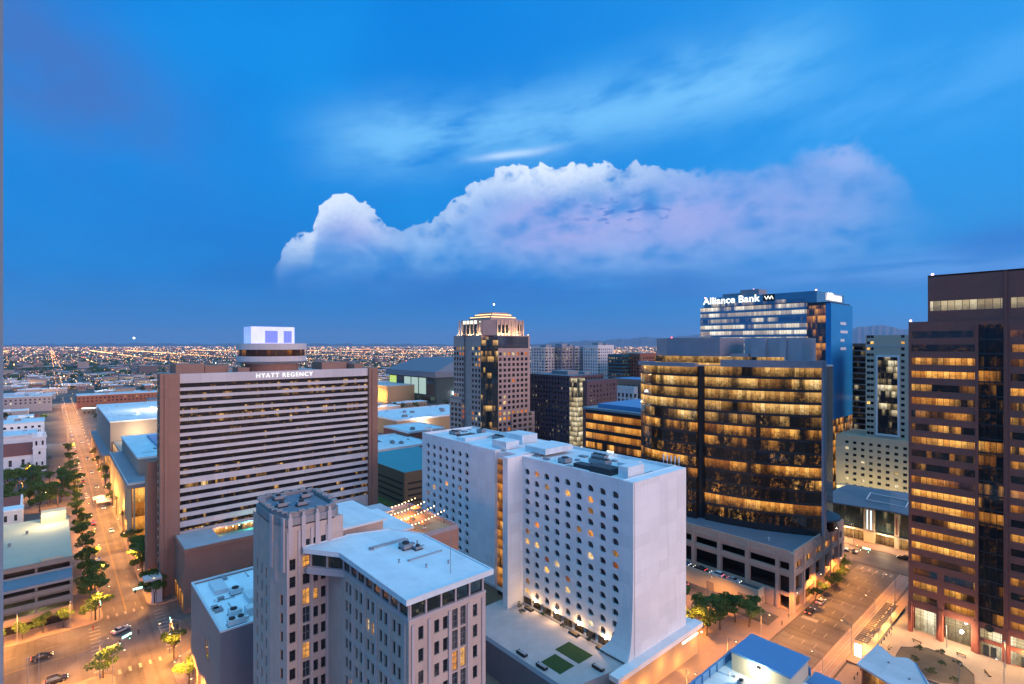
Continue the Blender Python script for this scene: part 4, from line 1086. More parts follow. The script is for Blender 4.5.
# =================================================== dark curved glass tower on its parking podium
def curved_tower():
    t = thing('office_tower', 'dark curved glass office tower with amber lit floors above a pink parking podium', 'office tower', (200, 95, 0))
    # parking podium
    X0, Y0, Z = 176.9, 66.1, 18.4
    w = MB(); F = faceX(X0); hs = []
    bays = [(67.3, 70.3)] + [(71.6 + 9.9 * k, 79.9 + 9.9 * k) for k in range(10)]
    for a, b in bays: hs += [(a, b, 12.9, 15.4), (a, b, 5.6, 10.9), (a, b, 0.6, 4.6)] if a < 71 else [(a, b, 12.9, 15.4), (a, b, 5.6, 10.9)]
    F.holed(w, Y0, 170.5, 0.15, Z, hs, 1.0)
    G = faceY(Y0); hs2 = []
    for a, b in ((178.4, 184.4), (186.4, 193.6), (195.4, 202.4), (204.4, 210.0), (212, 217.5), (219, 223)):
        hs2 += [(a, b, 12.9, 15.4), (a, b, 5.6, 10.9), (a, b, 0.3, 4.3)]
    G.holed(w, X0, 225, 0.15, Z, hs2, 1.0)
    for u in [70.95 + 9.9 * k - 0.2 for k in range(11)]: F.box(w, u - 0.45, u + 0.45, 0.15, Z + 0.3, 0.0, 0.45)
    for z in (11.9, 16.9): F.box(w, Y0 + 0.5, 170.5, z - 0.35, z + 0.35, 0.0, 0.25); G.box(w, X0 + 0.5, 225, z - 0.35, z + 0.35, 0.0, 0.25)
    for u in (185.4, 194.5, 203.4, 211, 218.3): G.box(w, u - 0.5, u + 0.5, 0.15, Z + 0.3, 0.0, 0.45)
    w.box(X0 - 0.5, X0 + 0.9, Y0 - 0.5, Y0 + 0.9, 0.15, Z + 0.5)
    w.box(X0, X0 + 0.5, Y0 + 0.9, 170.5, Z, Z + 0.9); w.box(X0 + 0.9, 225, Y0, Y0 + 0.5, Z, Z + 0.9)
    w.build('podium_wall', M['pink_conc'], t)
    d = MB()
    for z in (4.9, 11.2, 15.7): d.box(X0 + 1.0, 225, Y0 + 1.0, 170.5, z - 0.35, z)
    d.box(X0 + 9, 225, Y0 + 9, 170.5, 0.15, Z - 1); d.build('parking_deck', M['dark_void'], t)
    m = MB(); m.box(X0 + 0.5, 225, Y0 + 0.5, 170.5, Z - 0.4, Z); m.build('podium_roof', M['slate_roof'], t); roof_clutter(t, 178.5, 184, 75, 120, Z, 12, 5)
    sg = office('podium shop glass', 1.5, 5, 0.3, 0.30, 1.0, AMBER, zone=2)
    for a, b in ((178.4, 184.4), (186.4, 193.6), (195.4, 202.4), (204.4, 210.0), (212, 217.5)): G.box(MB(), a, b, 0.3, 4.3, -0.95, -0.85).build('shop_glazing', sg, t); G.box(MB(), a, b, 12.9, 15.4, -0.95, -0.85).build('shop_glazing', sg, t)
    m = MB()
    for a, b in bays[1:]:
        F.box(m, a, b, 6.3, 6.42, -0.5, -0.42); F.box(m, a, b, 6.9, 7.0, -0.5, -0.42)
    m.build('guard_rail', M['metal_dark'], t)
    # tower plan: a long bow, from the street corner pier northwards
    arc = []
    pts = [(202.4, 66.6), (199.4, 70.4), (196.9, 75.0), (194.7, 79.6), (192.6, 84.2), (190.9, 90.0), (189.4, 96.0), (188.7, 102.0)]
    left = [(187.0, 104.5), (186.4, 109), (186.3, 114), (186.6, 119), (187.5, 124.5), (189.4, 129.0), (192.4, 132.8)]
    FH = 4.4; z0 = Z + 1.6; NF = 13
    gr = office('curved tower glass', 1.55, FH, z0 + 0.9, 0.56, 1.0, AMBER, dark=(0.022, 0.015, 0.010), rough=0.03, zone=6.0, mull=0.07, clutter=0.9, spec=0.45, ior=1.5, dim=2.4)
    gr_hi = office('curved tower upper glass', 1.55, FH, z0 + 0.9, 0.40, 1.0, WARM, dark=(0.022, 0.015, 0.010), rough=0.03, zone=7.0, seed=2.0, mull=0.07, clutter=0.85, spec=0.45, ior=1.5, dim=2.4)
    gold_reflection = office('atrium glass', 1.55, FH, z0 + 0.9, 0.10, 1.0, AMBER, dark=(0.022, 0.015, 0.010), rough=0.03, zone=5.0, seed=9, mull=0.07, clutter=0.9, spec=0.4)  # amber emission put in for a gold reflection on this floor's glass
    for P, nf in ((pts, NF), (left, NF)):
        P = P[::-1]
        for k in range(nf):
            a = z0 + FH * k
            MB().strip(P, a + 0.9, a + FH, -1.0).build('window_band', gr_hi if k >= nf - 5 else (gold_reflection if k == 1 and P[0] == pts[-1] else gr), t)
            MB().strip(offset(P, 0.10), a, a + 0.9, -1.1).build('spandrel_band', M['dark_granite'], t)
    # recess between the wings: stepped reflecting panes
    c = MB(); core = offset(pts, -1.3)[0:0]
    body = [(203.4, 67.2)] + [(x + 1.0, y + 0.4) for x, y in pts[1:]] + [(x + 1.0, y) for x, y in left] + [(225, 134), (226, 70)]
    c.prism(body, Z, z0 + FH * NF - 0.3); c.build('core', M['dark_granite'], t)
    b = MB(); b.strip(offset(pts[::-1], 0.06), Z, z0, -1.2); b.strip(offset(left[::-1], 0.06), Z, z0, -1.2); b.build('base_band', M['dark_granite'], t)
    ztop = z0 + FH * NF
    # thick frame: pier and beam in mauve granite on the near wing, thin slab on the far wing
    fr = MB(); fr.strip(offset(pts[:7][::-1], 0.5), ztop - 0.2, ztop + 2.3, -2.6); fr.strip(offset(left[::-1], 0.8), ztop - 0.6, ztop + 0.9, -3.0)
    fr.box(201.6, 204.4, 65.3, 66.9, Z, ztop + 2.3); fr.box(202.2, 204.4, 66.9, 70.0, Z, ztop + 2.1)
    fr.build('granite_frame', M['mauve_panel'], t)
    rf = MB(); rf.prism(body, ztop - 0.3, ztop + 0.2); rf.build('roof', M['grey_roof'], t)
    # setback floor and mechanical screens
    s = MB(); up = [(195.5, 76.0), (193.5, 86), (192.0, 98), (190.2, 112), (190.6, 120), (194.0, 127.0)]
    s.strip(up[::-1], ztop + 0.2, ztop + 3.4, -1.0); s.build('window_band', gr_hi, t)
    q = MB(); q.prism(offset(up[2:], 0.2) + [(212, 128), (212, 98)], ztop + 3.4, ztop + 10.6); q.build('screen_wall', M['mauve_panel'], t)
    q = MB(); q.box(200.5, 214, 72.0, 92.5, ztop + 0.2, ztop + 10.4); q.box(198.8, 200.5, 84, 89.5, ztop + 0.2, ztop + 10.5); q.box(199.4, 200.5, 77, 79.5, ztop + 0.2, ztop + 10.45); q.box(196.5, 200.5, 90, 96, ztop + 0.2, ztop + 4.5)
    q.build('plant_room', surf('lavender panels', (0.40, 0.37, 0.40), 0.6, 0.05, 0.2, joints=(2.4, 12, 0.05)), t)
    MB().ball((194, 120, ztop + 10.9), 0.3).build('beacon', M['signal_red'], t)
    # round lower pavilion at the far corner of the podium
    ring = lambda r: [(212 + r * cos(2 * pi * k / 24), 71 + r * sin(2 * pi * k / 24)) for k in range(24)]
    MB().prism(ring(6.3), Z, Z + 3.8, arc=True).build('pavilion_glazing', office('pavilion glass', 1.5, 3.8, Z, 0.4, 0.8, AMBER), t)
    MB().prism(ring(7.6), Z + 3.8, Z + 4.5).build('pavilion_roof', M['slate_roof'], t)
    # lower parking shelf along the lane
    m = MB(); m.box(172.2, 176.4, 75.2, 170.5, 0.16, 4.6); m.box(171.9, 172.25, 75.2, 170.5, 0.16, 5.6); m.box(171.9, 176.4, 74.8, 75.2, 0.16, 5.6); m.build('shelf_wall', M['cream_wall'], t)
    m = MB()
    for k in range(8): m.box(171.8, 171.89, 79 + k * 11, 81.6 + k * 11, 0.2, 2.9)
    for y in (172.9, 174.6): m.box(y, y + 1.0, 74.68, 74.79, 0.2, 2.8)
    m.build('service_door', M['garage_conc'], t)
    m = MB(); m.box(172.3, 176.4, 75.3, 170.5, 4.6, 4.66); m.build('shelf_deck', M['dark_roof'], t)
curved_tower()

# =================================================== blue glass bank tower
def bank_tower():
    t = thing('office_tower', 'tall blue glass tower with a bank name in lit white letters along its top', 'office tower', (350, 145, 0))
    X, Ya, Yb, ZT = 335.0, 105.2, 185.0, 110.0
    F = faceX(X); G = faceY(Ya); FH = 4.0
    bl = (0.012, 0.065, 0.15)
    gm = office('blue tower glass', 1.5, FH, 2.0, 0.42, 0.95, CREAM, dark=(0.04, 0.17, 0.31), rough=0.08, zone=5, mull=0.1, clutter=0.6)
    gm2 = office('blue tower corner glass', 1.4, FH, 2.0, 0.50, 0.95, AMBER, dark=(0.012, 0.03, 0.05), rough=0.06, zone=3, seed=3, clutter=0.7)
    sp = surf('blue spandrel glass', (0.08, 0.25, 0.40), 0.15, 0.08, 0.1, spec=0.7)
    for k in range(27):
        z = 2.0 + FH * k
        F.box(MB(), Ya + 12.5, Yb, z + 1.5, z + FH, -1.0, -0.02).build('window_band', gm, t)
        F.box(MB(), Ya + 12.5, Yb, z, z + 1.5, -1.0, 0.0).build('spandrel_band', sp, t)
    F.box(MB(), Ya + 2.2, Ya + 12.5, 2.0, ZT - 2, -1.2, -0.3).build('corner_glazing', gm2, t)
    c = MB(); c.box(X + 1.1, X + 37, Ya + 0.5, Yb, 0.15, ZT); c.box(X + 0.3, X + 37, Ya + 12, Yb - 0.3, ZT, ZT + 0.4); c.build('core', M['dark_granite'], t)
    # blue end wall with pale glyph-like markings
    bw = surf('saturated blue panel', (0.02, 0.25, 0.54), 0.3, 0.10, 0.1, spec=0.4, joints=(3.0, 4.0, 0.06))
    m = MB(); m.box(X + 0.2, X + 37.5, Ya - 0.6, Ya + 0.5, 42, ZT - 1); m.box(X - 0.4, X + 0.2, Ya - 0.6, Ya + 2.2, 0.15, ZT - 1); m.build('end_wall', bw, t)
    G.box(MB(), X + 0.2, X + 37.5, 2, 42, -0.3, 0.4).build('corner_glazing', gm2, t)
    # crown box set back, its sign band
    u = MB(); u.box(X + 1.5, X + 50, Ya + 7.5, Yb - 2, ZT, 116.8); u.build('crown', sp, t)
    u = MB(); u.box(X + 10, X + 26, Ya + 50, Ya + 69, 116.8, 119.6); u.box(X + 4, X + 16, Ya + 42, Ya + 54, 116.8, 120.8); u.build('plant_room', M['metal_grey'], t)
    Fs = faceX(X + 1.5)
    w = MB(); Fs.box(w, Ya + 14, Yb - 6, ZT + 0.6, ZT + 2.8, 0.0, 0.08); w.build('window_band', gm, t)
    mir = Face((X + 1.5, 0), (0, -1), (-1, 0))           # reads left to right from outside
    lettering('lettering', 'Alliance Bank', mir, -164.6, ZT + 2.7, 6.3, M['sign_white'], t, 0.3, 0.3, 1.05)
    bx = MB(); Fs.box(bx, 136.4, 143.4, ZT + 2.5, ZT + 6.7, 0.0, 0.3); bx.build('logo_box', M['black'], t)
    lg = MB()
    for (a, b) in (((142.4, 5.6), (141.2, 3.6)), ((141.2, 3.6), (140.2, 5.6)), ((140.2, 5.6), (139.2, 3.6)), ((139.2, 3.6), (138.2, 5.6)), ((138.2, 5.6), (137.2, 3.6))):
        lg.tube(Fs.T(a[0], ZT + a[1], 0.42), Fs.T(b[0], ZT + b[1], 0.42), 0.22, n=6)
    lg.build('logo', M['sign_white'], t)
    G2 = faceY(Ya + 7.5)
    b2 = MB(); G2.box(b2, X + 15, X + 45, ZT + 2.0, ZT + 6.4, 0, 0.2); b2.build('sign_panel', M['metal_white'], t)
    lettering('lettering', 'Alliance', G2, X + 30, ZT + 2.6, 6.2, M['sign_white'], t, 0.3, 0.5, 1.25)
    for x, y, z in ((X + 2, Yb - 2.5, 117.1), (X + 2, Ya + 8, 117.2), (X + 10, Ya + 48, 121.2)): MB().ball((x, y, z), 0.5).build('beacon', M['beacon'], t)
    lt = MB()
    for z in (97, 92, 87, 82): lt.box(X + 15, X + 22 + (z % 3) * 3, Ya - 0.75, Ya - 0.61, z, z + 1.6)
    lt.build('pale_marking', M['metal_white'], t)
bank_tower()

# =================================================== beige tower with a white framed window wall
def beige_tower():
    t = thing('hotel_tower', 'beige tower on a wider cream base with a white framed panel of dark windows', 'building', (356, 90, 0))
    W = Windows(t)
    X = 338.0; F = faceX(X); G = faceY(80)
    w = MB(); hs = []
    Yr, Yl = 68, 98
    for k in range(12):
        for y in (96.6, 95.0): 
            pass
    # tall part: px 866..905, base part px 852..905
    for k in range(17):
        z = 36 + 3.3 * k
        for u in (87.3, 85.6, 71.8): hs.append((u - 0.8, u + 0.8, z, z + 1.5)); W.add(F, *hs[-1], pane=pick(0.10, ('window_lit', 'window_amber')), frame='metal_dark', depth=0.4)
    big = (74.0, 83.0, 37.0, 78.5); hs.append(big)
    F.holed(w, 60, 88.6, 34, 84, hs, 0.45)
    w.box(X + 0.6, X + 24, 60, 88.6, 34, 84); w.face([(X, 88.6, 34), (X + 24, 88.6, 34), (X + 24, 88.6, 84), (X, 88.6, 84)])
    w.build('wall', M['beige_wall'], t)
    F.box(MB(), *big[:2], *big[2:], -0.45, -0.35).build('window_wall', office('beige tower glass', 1.6, 3.3, 37, 0.58, 1.0, CREAM, dark=(0.02, 0.022, 0.025), zone=3), t)
    f = MB(); F.box(f, 73.2, 74.0, 36, 79.5, 0, 0.5); F.box(f, 83.0, 83.8, 36, 79.5, 0, 0.5); F.box(f, 74.0, 83.0, 78.5, 79.5, 0, 0.5); F.box(f, 74.0, 83.0, 36, 37, 0, 0.5)
    f.build('window_frame', M['metal_white'], t)
    b = MB(); hs = []
    X2 = X - 4; B = faceX(X2)
    for k in range(9):
        z = 3.0 + 3.4 * k
        for j in range(10):
            u = 61.5 + j * 3.8; hs.append((u, u + 1.7, z, z + 1.5)); W.add(B, *hs[-1], pane=pick(0.12, ('window_cream',)), frame='metal_dark', depth=0.4)
    B.holed(b, 58, 102, 0.15, 35, hs, 0.45); b.box(X2 + 0.6, X + 26, 58, 102, 0.15, 34.6); b.box(X2 - 8, X2, 80, 99, 0.15, 7.5)
    b.build('base_wall', M['cream_wall'], t)
    k = MB(); k.box(X + 4, X + 16, 66, 84, 84, 85.5); k.box(X - 0.2, X + 24, 60, 88.6, 84, 84.6); k.build('roof', M['grey_roof'], t)
    W.flush()
    for k in range(4):
        L = bpy.data.lights.get('cream uplight') or bpy.data.lights.new('cream uplight', 'POINT'); L.energy = 2000; L.color = (1.0, 0.74, 0.28); L.shadow_soft_size = 0.6
        o = bpy.data.objects.new('uplight', L); col.objects.link(o); o.parent = t; o.location = (X2 - 9.5 - 356, 62 + k * 12 - 90, 9)
beige_tower()
def dark_slab_tower():
    t = thing('office_tower', 'dark slab tower half hidden between the blue tower and the beige tower', 'office tower', (400, 110, 0))
    F = faceX(388)
    F.box(MB(), 70, 135, 2, 84, -0.6, 0).build('window_wall', office('dark slab glass', 1.8, 3.6, 2, 0.72, 0.9, CREAM, zone=3), t)
    m = MB(); m.box(388.7, 412, 70, 135, 0.15, 86); m.build('wall', M['brown_conc'], t)
    s = MB()
    for k in range(23): F.box(s, 70, 135, 1.8 + 3.6 * k, 2.6 + 3.6 * k, 0, 0.25)
    s.build('floor_band', M['mauve_panel'], t)
dark_slab_tower()

# =================================================== low glass building with a folded roof across the far street
def folded_roof_building():
    t = thing('glass_building', 'low glass fronted building with a folded slate roof beyond the curving avenue', 'building', (275, 68, 0))
    X = 264.5; F = faceX(X)
    m = MB(); m.box(X + 0.9, 298, 44, 84, 0.15, 15.0); m.build('wall', M['mauve_panel'], t)
    F.box(MB(), 46, 66, 5.2, 14.6, -0.8, -0.5).build('window_wall', office('folded roof glass', 1.8, 4.6, 5.2, 0.50, 0.8, CREAM, dark=(0.02, 0.04, 0.045), zone=2, clutter=0.85), t)
    F.box(MB(), 70, 83, 5.2, 14.6, -0.8, -0.5).build('window_wall', office('folded roof glass left', 1.8, 4.6, 5.2, 0.55, 0.8, CREAM, dark=(0.02, 0.03, 0.035), zone=2, clutter=0.85), t)
    F.box(MB(), 45, 83, 0.3, 4.6, -0.8, -0.4).build('shopfront', office('shopfront glass', 1.6, 4.4, 0.2, 0.22, 1.0, WARM, zone=2, clutter=0.8), t)
    c = MB()
    for a, b in ((66, 70), (44, 46), (57.5, 59), (83, 84.2)): F.box(c, a, b, 0.15, 15.2, -0.5, 0.3)
    F.box(c, 44, 84, 4.6, 5.2, -0.5, 0.6); c.build('pier', M['beige_wall'], t)
    s = MB(); F.box(s, 67.1, 67.5, 5.8, 14, 0.31, 0.45); F.box(s, 68.5, 68.8, 5.8, 14, 0.31, 0.45); s.build('light_strip', glow('cool light strip', (0.65, 0.9, 1.0), 1.6), t)
    s = MB(); F.box(s, 58, 58.5, 6, 13, 0.31, 0.4); s.build('red_banner', M['brick_red'], t)
    r = MB()
    z = 15.4
    A = [(X - 2.5, 42, z), (X - 2.5, 60, z + 0.6), (X - 2.5, 86, z - 0.8)]; B = [(282, 42, z + 1.4), (280, 64, z + 4.6), (282, 86, z + 1.0)]; C = [(299, 42, z + 0.4), (299, 62, z + 1.0), (299, 86, z)]
    for P, Q in ((A, B), (B, C)):
        for i in range(2):
            q = [P[i], P[i + 1], Q[i + 1], Q[i]]; r.face(q); r.face([(x, y, zz - 0.5) for x, y, zz in q])
    for P in (A, C):
        for i in range(2): a, b = P[i], P[i + 1]; r.face([a, b, (b[0], b[1], b[2] - 0.5), (a[0], a[1], a[2] - 0.5)])
    for i in (0, 2): 
        for P, Q in ((A, B), (B, C)): a, b = P[i], Q[i]; r.face([a, b, (b[0], b[1], b[2] - 0.5), (a[0], a[1], a[2] - 0.5)])
    r.build('roof', M['slate_roof'], t)
    e = MB(); e.tube((268, 56, 17.3), (268, 70, 17.5), 0.18, n=6); e.tube((274, 56, 18.8), (274, 70, 19.3), 0.18, n=6); e.tube((268, 56, 17.3), (274, 56, 18.8), 0.18, n=6); e.tube((268, 70, 17.5), (274, 70, 19.3), 0.18, n=6); e.build('roof_rail', M['metal_white'], t)
    for y in (50, 62, 76):
        L = bpy.data.lights.get('shop light') or bpy.data.lights.new('shop light', 'POINT'); L.energy = 2400; L.color = (1.0, 0.66, 0.34); L.shadow_soft_size = 0.4
        o = bpy.data.objects.new('shop_light', L); col.objects.link(o); o.parent = t; o.location = (X - 2.5 - 275, y - 68, 4.2)
folded_roof_building()
# =================================================== rose granite tower with a lit crown
def crown_tower():
    t = thing('office_tower', 'rose granite tower with gridded windows and a stepped crown lit at its top', 'office tower', (212, 265, 0))
    X, Y = 198.2, 247.2; XE, YE = 233.0, 283.0
    ZS, FH = 91.0, 3.35
    wall = MB(); W = Windows(t)
    zr = [ZS - 8.2 - FH * k for k in range(25)]
    def grid(F, u0, u1, n, z0, z1, gm):
        hs = []; p = (u1 - u0) / n
        for i, z in enumerate(zr):
            if z - 1 < z0 or z + 1 > z1: continue
            for k in range(n):
                u = u0 + p * (k + 0.5); h = (u - p * 0.30, u + p * 0.30, z - 0.95, z + 0.95); hs.append(h)
                lit = rnd.random() < (0.75 if i in (0, 1, 12, 13) else 0.07)
                W.add(F, *h, pane=rnd.choice(('window_cream', 'window_amber', 'window_lit')) if lit else 'window_dark', frame='metal_dark', depth=0.4, bars=(1, 1), bw=0.0)
        F.holed(wall, u0, u1, z0, z1, hs, 0.45)
    FX, FY = faceX(X), faceY(Y)
    grid(FX, YE - 11.5, YE, 4, 0.15, ZS, wall); grid(FX, Y + 7, YE - 19, 3, 0.15, ZS, wall)
    grid(FY, X + 8, XE - 1.5, 7, 0.15, ZS - 8, wall)
    # glass slot on the left face and in the notched corner
    gs = office('crown tower glass', 1.4, FH, 0.9, 0.66, 0.9, WARM, dark=(0.012, 0.02, 0.022), zone=3)
    FX.box(MB(), YE - 19, YE - 11.5, 0.15, ZS, -1.6, -0.9).build('glass_slot', gs, t)
    notch = MB(); notch.prism([(X, Y + 7), (X + 2.6, Y + 4.6), (X + 4.8, Y + 2.4), (X + 8, Y), (X + 9, Y + 6), (X + 4, Y + 9)], 0.15, ZS - 1, arc=True); notch.build('corner_glazing', gs, t)
    cg = office('crown floor glass', 2.6, 8, ZS - 8, 0.80, 0.8, CREAM, dark=(0.05, 0.06, 0.08), mull=0.35)
    FY.box(MB(), X + 8, XE - 1.5, ZS - 8, ZS - 0.6, -0.6, -0.15).build('top_glazing', cg, t)
    wall.box(X + 0.7, XE, Y + 9, YE, 0.15, ZS); wall.box(X + 8.5, XE, Y + 0.7, YE, 0.15, ZS)
    FY.box(wall, X + 8, XE, ZS - 0.6, ZS, -0.6, 0.1); FX.box(wall, Y + 7, YE, ZS - 0.4, ZS, -0.6, 0.05); FY.box(wall, XE - 1.5, XE, 0.15, ZS, -0.6, 0.0)
    # shoulders that step out lower down
    FY.box(wall, X + 18, XE + 3, 0.15, 42, 0.0, 1.3); FX.box(wall, YE - 10, YE + 3, 0.15, 50, 0.0, 1.0)
    st = MB()
    for k in range(12):
        z = 3.0 + FH * k
        for j in range(4): FY.box(st, X + 19.2 + j * 4.4, X + 21.8 + j * 4.4, z, z + 1.9, 1.28, 1.34)
        for j in range(3): FX.box(st, YE - 9.2 + j * 4.0, YE - 6.9 + j * 4.0, z + 6, z + 7.9, 0.98, 1.04)
    st.build('shoulder_glazing', office('shoulder glass', 4.4, FH, 0.4, 0.72, 0.9, WARM), t)
    # crown
    c = MB(); c.prism([(X + 3, Y + 9), (X + 9, Y + 3), (XE - 2.5, Y + 3), (XE - 2.5, YE - 4), (X + 3, YE - 4)], ZS, ZS + 9.6)
    for k in range(8): u = X + 9.2 + k * 3.1; FY.box(c, u, u + 0.8, ZS, ZS + 9.8, -3.0, -2.4)
    for k in range(7): u = Y + 9.5 + k * 3.9; FX.box(c, u, u + 0.8, ZS, ZS + 9.8, -3.0, -2.4)
    c.build('crown', M['pink_granite'], t)
    q = MB(); FY.box(q, X + 10.4, X + 19.5, ZS + 1.5, ZS + 6.5, -2.9, -2.8); FX.box(q, YE - 21, YE - 8, ZS + 1, ZS + 7.0, -2.9, -2.8); FY.box(q, XE - 8, XE - 5, ZS + 3, ZS + 7, -2.9, -2.8)
    q.build('crown_glazing', gs, t)
    l = MB(); FX.box(l, YE - 22, YE - 7, ZS + 7.4, ZS + 9.4, -2.95, -2.6); FX.box(l, Y + 10, YE - 24, ZS + 8.2, ZS + 8.8, -2.95, -2.7)
    l.build('lit_band', glow('pale crown light', (0.95, 1.0, 0.75), 1.3), t)
    for k, (z0, i) in enumerate(((ZS + 9.6, 4), (ZS + 11.4, 6.5), (ZS + 13.0, 9))):
        r = MB(); r.box(X + 3 + i, XE - 2.5 - i * 0.8, Y + 3 + i * 0.8, YE - 4 - i * 0.8, z0, z0 + 1.75); r.build('roof_tier', M['pink_granite'], t)
    e = MB()
    for z0, i in ((ZS + 11.45, 4), (ZS + 13.2, 6.5)): e.box(X + 4 + i, XE - 3.5 - i * .8, Y + 3.2 + i * .8, Y + 3.5 + i * .8, z0, z0 + 0.25); e.box(X + 3.2 + i, X + 3.5 + i, Y + 4 + i * .8, YE - 5 - i * .8, z0, z0 + 0.25)
    e.build('light_strip', M['strip_warm'], t)
    for (x, y) in ((X + 0.6, Y + 12), (X + 0.6, Y + 20), (X + 0.8, YE - 3), (X + 12, Y + 0.6), (X + 18, Y + 0.6), (X + 25, Y + 0.6), (XE - 1, Y + 0.8)):
        L = bpy.data.lights.get('crown light') or bpy.data.lights.new('crown light', 'POINT'); L.energy = 2080; L.color = (1.0, 0.76, 0.36); L.shadow_soft_size = 0.3
        o = bpy.data.objects.new('crown_light', L); col.objects.link(o); o.parent = t; o.location = (x - 212, y - 265, ZS + 0.6)
        MB().ball((x, y, ZS + 0.35), 0.28, n=6, k=4).build('floodlight', M['strip_warm'], t)
    MB().tube((215, 262, ZS + 14), (215, 262, ZS + 20), 0.08).build('mast', M['metal_grey'], t); MB().ball((215, 262, ZS + 20.2), 0.4).build('beacon', M['lamp_white'], t)
    wall.build('wall', M['pink_granite'], t)
    W.flush()
crown_tower()

# =================================================== generic towers and blocks behind, each a thing with its own look
def block_tower(name, label, cat, x0, x1, y0, y1, h, wallmat, gl, fh=3.4, bay=None, roof='grey_roof', sill=1.1, piers=None, plant=True, faces='xy', proud=0.25):
    cx, cy = (x0 + x1) / 2, (y0 + y1) / 2
    t = thing(name, label, cat, (cx, cy, 0))
    c = MB(); c.box(x0 + 0.3, x1, y0 + 0.3, y1, 0.15, h - 0.2)
    FX, FY = faceX(x0), faceY(y0); n = int((h - 2) / fh)
    FX.box(MB(), y0 + 0.2, y1, 1.0, 1.0 + n * fh, -0.3, 0.0).build('window_wall', gl, t)
    FY.box(MB(), x0 + 0.2, x1, 1.0, 1.0 + n * fh, -0.3, 0.0).build('window_wall', gl, t)
    w = MB()
    for k in range(n + 1):
        z = 1.0 + k * fh; zt = z + sill if k < n else h
        FX.box(w, y0 - proud, y1, z - (0.4 if k else 0.8), zt, 0.0, proud); FY.box(w, x0 - proud + 0.01, x1, z - (0.4 if k else 0.8), zt - 0.01, 0.0, proud - 0.01)
    if bay:
        b, pw = bay
        for k in range(int((y1 - y0) / b) + 1): u = min(y0 + k * b, y1 - pw); FX.box(w, u, u + pw, 0.2, h, 0.0, proud + 0.06)
        for k in range(1, int((x1 - x0) / b) + 1): u = min(x0 + k * b, x1 - pw); FY.box(w, u, u + pw, 0.2, h, 0.0, proud + 0.06)
    w.join(c).build('wall', wallmat, t)
    r = MB(); r.box(x0 + 0.5, x1 - 0.3, y0 + 0.5, y1 - 0.3, h - 0.2, h - 0.1); r.build('roof', M[roof], t)
    if plant:
        p = MB(); sx, sy = x1 - x0, y1 - y0
        pieces('penthouse', M['metal_grey'], t, ((x0 + sx * .3, x0 + sx * .62, y0 + sy * .3, y0 + sy * .7, h - 0.1, h + 2.4), (x0 + sx * .68, x0 + sx * .85, y0 + sy * .2, y0 + sy * .42, h - 0.1, h + 1.5)))
    return t
g_apart = office('apartment glass', 1.4, 3.1, 1.0, 0.66, 0.9, CREAM, dark=(0.035, 0.04, 0.05), zone=1.0, mull=0.5)
g_brown = office('brown block glass', 1.35, 3.15, 1.0, 0.72, 0.9, CREAM, dark=(0.014, 0.012, 0.018), zone=1.0, mull=0.4)
g_low = office('low block glass', 1.6, 5.2, 1.0, 0.34, 1.0, AMBER, dark=(0.014, 0.014, 0.014), zone=4.0, clutter=0.7)
M['purple_brick'] = surf('purple brown brick', (0.115, 0.075, 0.095), 0.8, 0.1, 0.4)
M['pale_panel'] = surf('pale panel', (0.46, 0.44, 0.46), 0.7, 0.06, 0.2)
M['white_panel'] = surf('white panel', (0.66, 0.64, 0.66), 0.7, 0.06, 0.2)
def place(px, d):
    r = (px - CX) / FOCAL * d; return SY * d + CY_ * r, CY_ * d - SY * r
def brown_block():
    x, y = 268.0, 240.0
    t = block_tower('apartment_block', 'dark purple brown brick block with scattered lit windows and a glazed lit stair', 'apartment block', 251, 289, 214, 236, 64.5, M['purple_brick'], g_brown, 3.15, (2.7, 1.25), 'slate_roof', 1.2)
    return t
# long dark block left of the low lit building
X, Y = place(577, 335)
tb = block_tower('apartment_block', 'dark purple brown brick block with scattered lit windows and a glazed lit stair', 'apartment block', X, X + 34, Y + 6, Y + 44, 65.0, M['purple_brick'], g_brown, 3.15, (2.7, 1.25), 'slate_roof', 1.2)
m = MB(); m.box(X - 0.5, X + 7, Y - 0.5, Y + 5.9, 0.15, 63.5); m.build('stair_glazing', office('stair glass', 2.2, 3.15, 1.0, 0.36, 0.85, CREAM, dark=(0.02, 0.04, 0.04), zone=1.0), tb)
m = MB(); m.box(X + 5, X + 36, Y - 4, Y + 5.5, 0.15, 62.0); m.build('end_wing', M['purple_brick'], tb)
m = MB()
for k in range(18):
    for j in range(8): m.box(X + 8 + j * 3.4, X + 9.5 + j * 3.4, Y - 4.08, Y - 4.0, 4 + 3.15 * k, 5.7 + 3.15 * k)
m.build('window', g_brown, tb)
# low building with the slate-blue roof
X, Y = place(586, 292)
tl = block_tower('office_block', 'low dark office block with a broad blue roof and wide amber windows', 'office block', X, X + 46, Y - 52, Y, 49.5, M['dark_granite'], g_low, 5.2, None, 'blue_roof', 1.5)
m = MB(); m.box(X - 1.5, X + 46, Y - 52, Y + 1.5, 49.5, 50.6); m.build('roof_eave', M['metal_grey'], tl)
m = MB(); m.box(X + 3, X + 40, Y - 48, Y - 6, 50.6, 52.8); m.build('upper_roof', M['blue_roof'], tl)
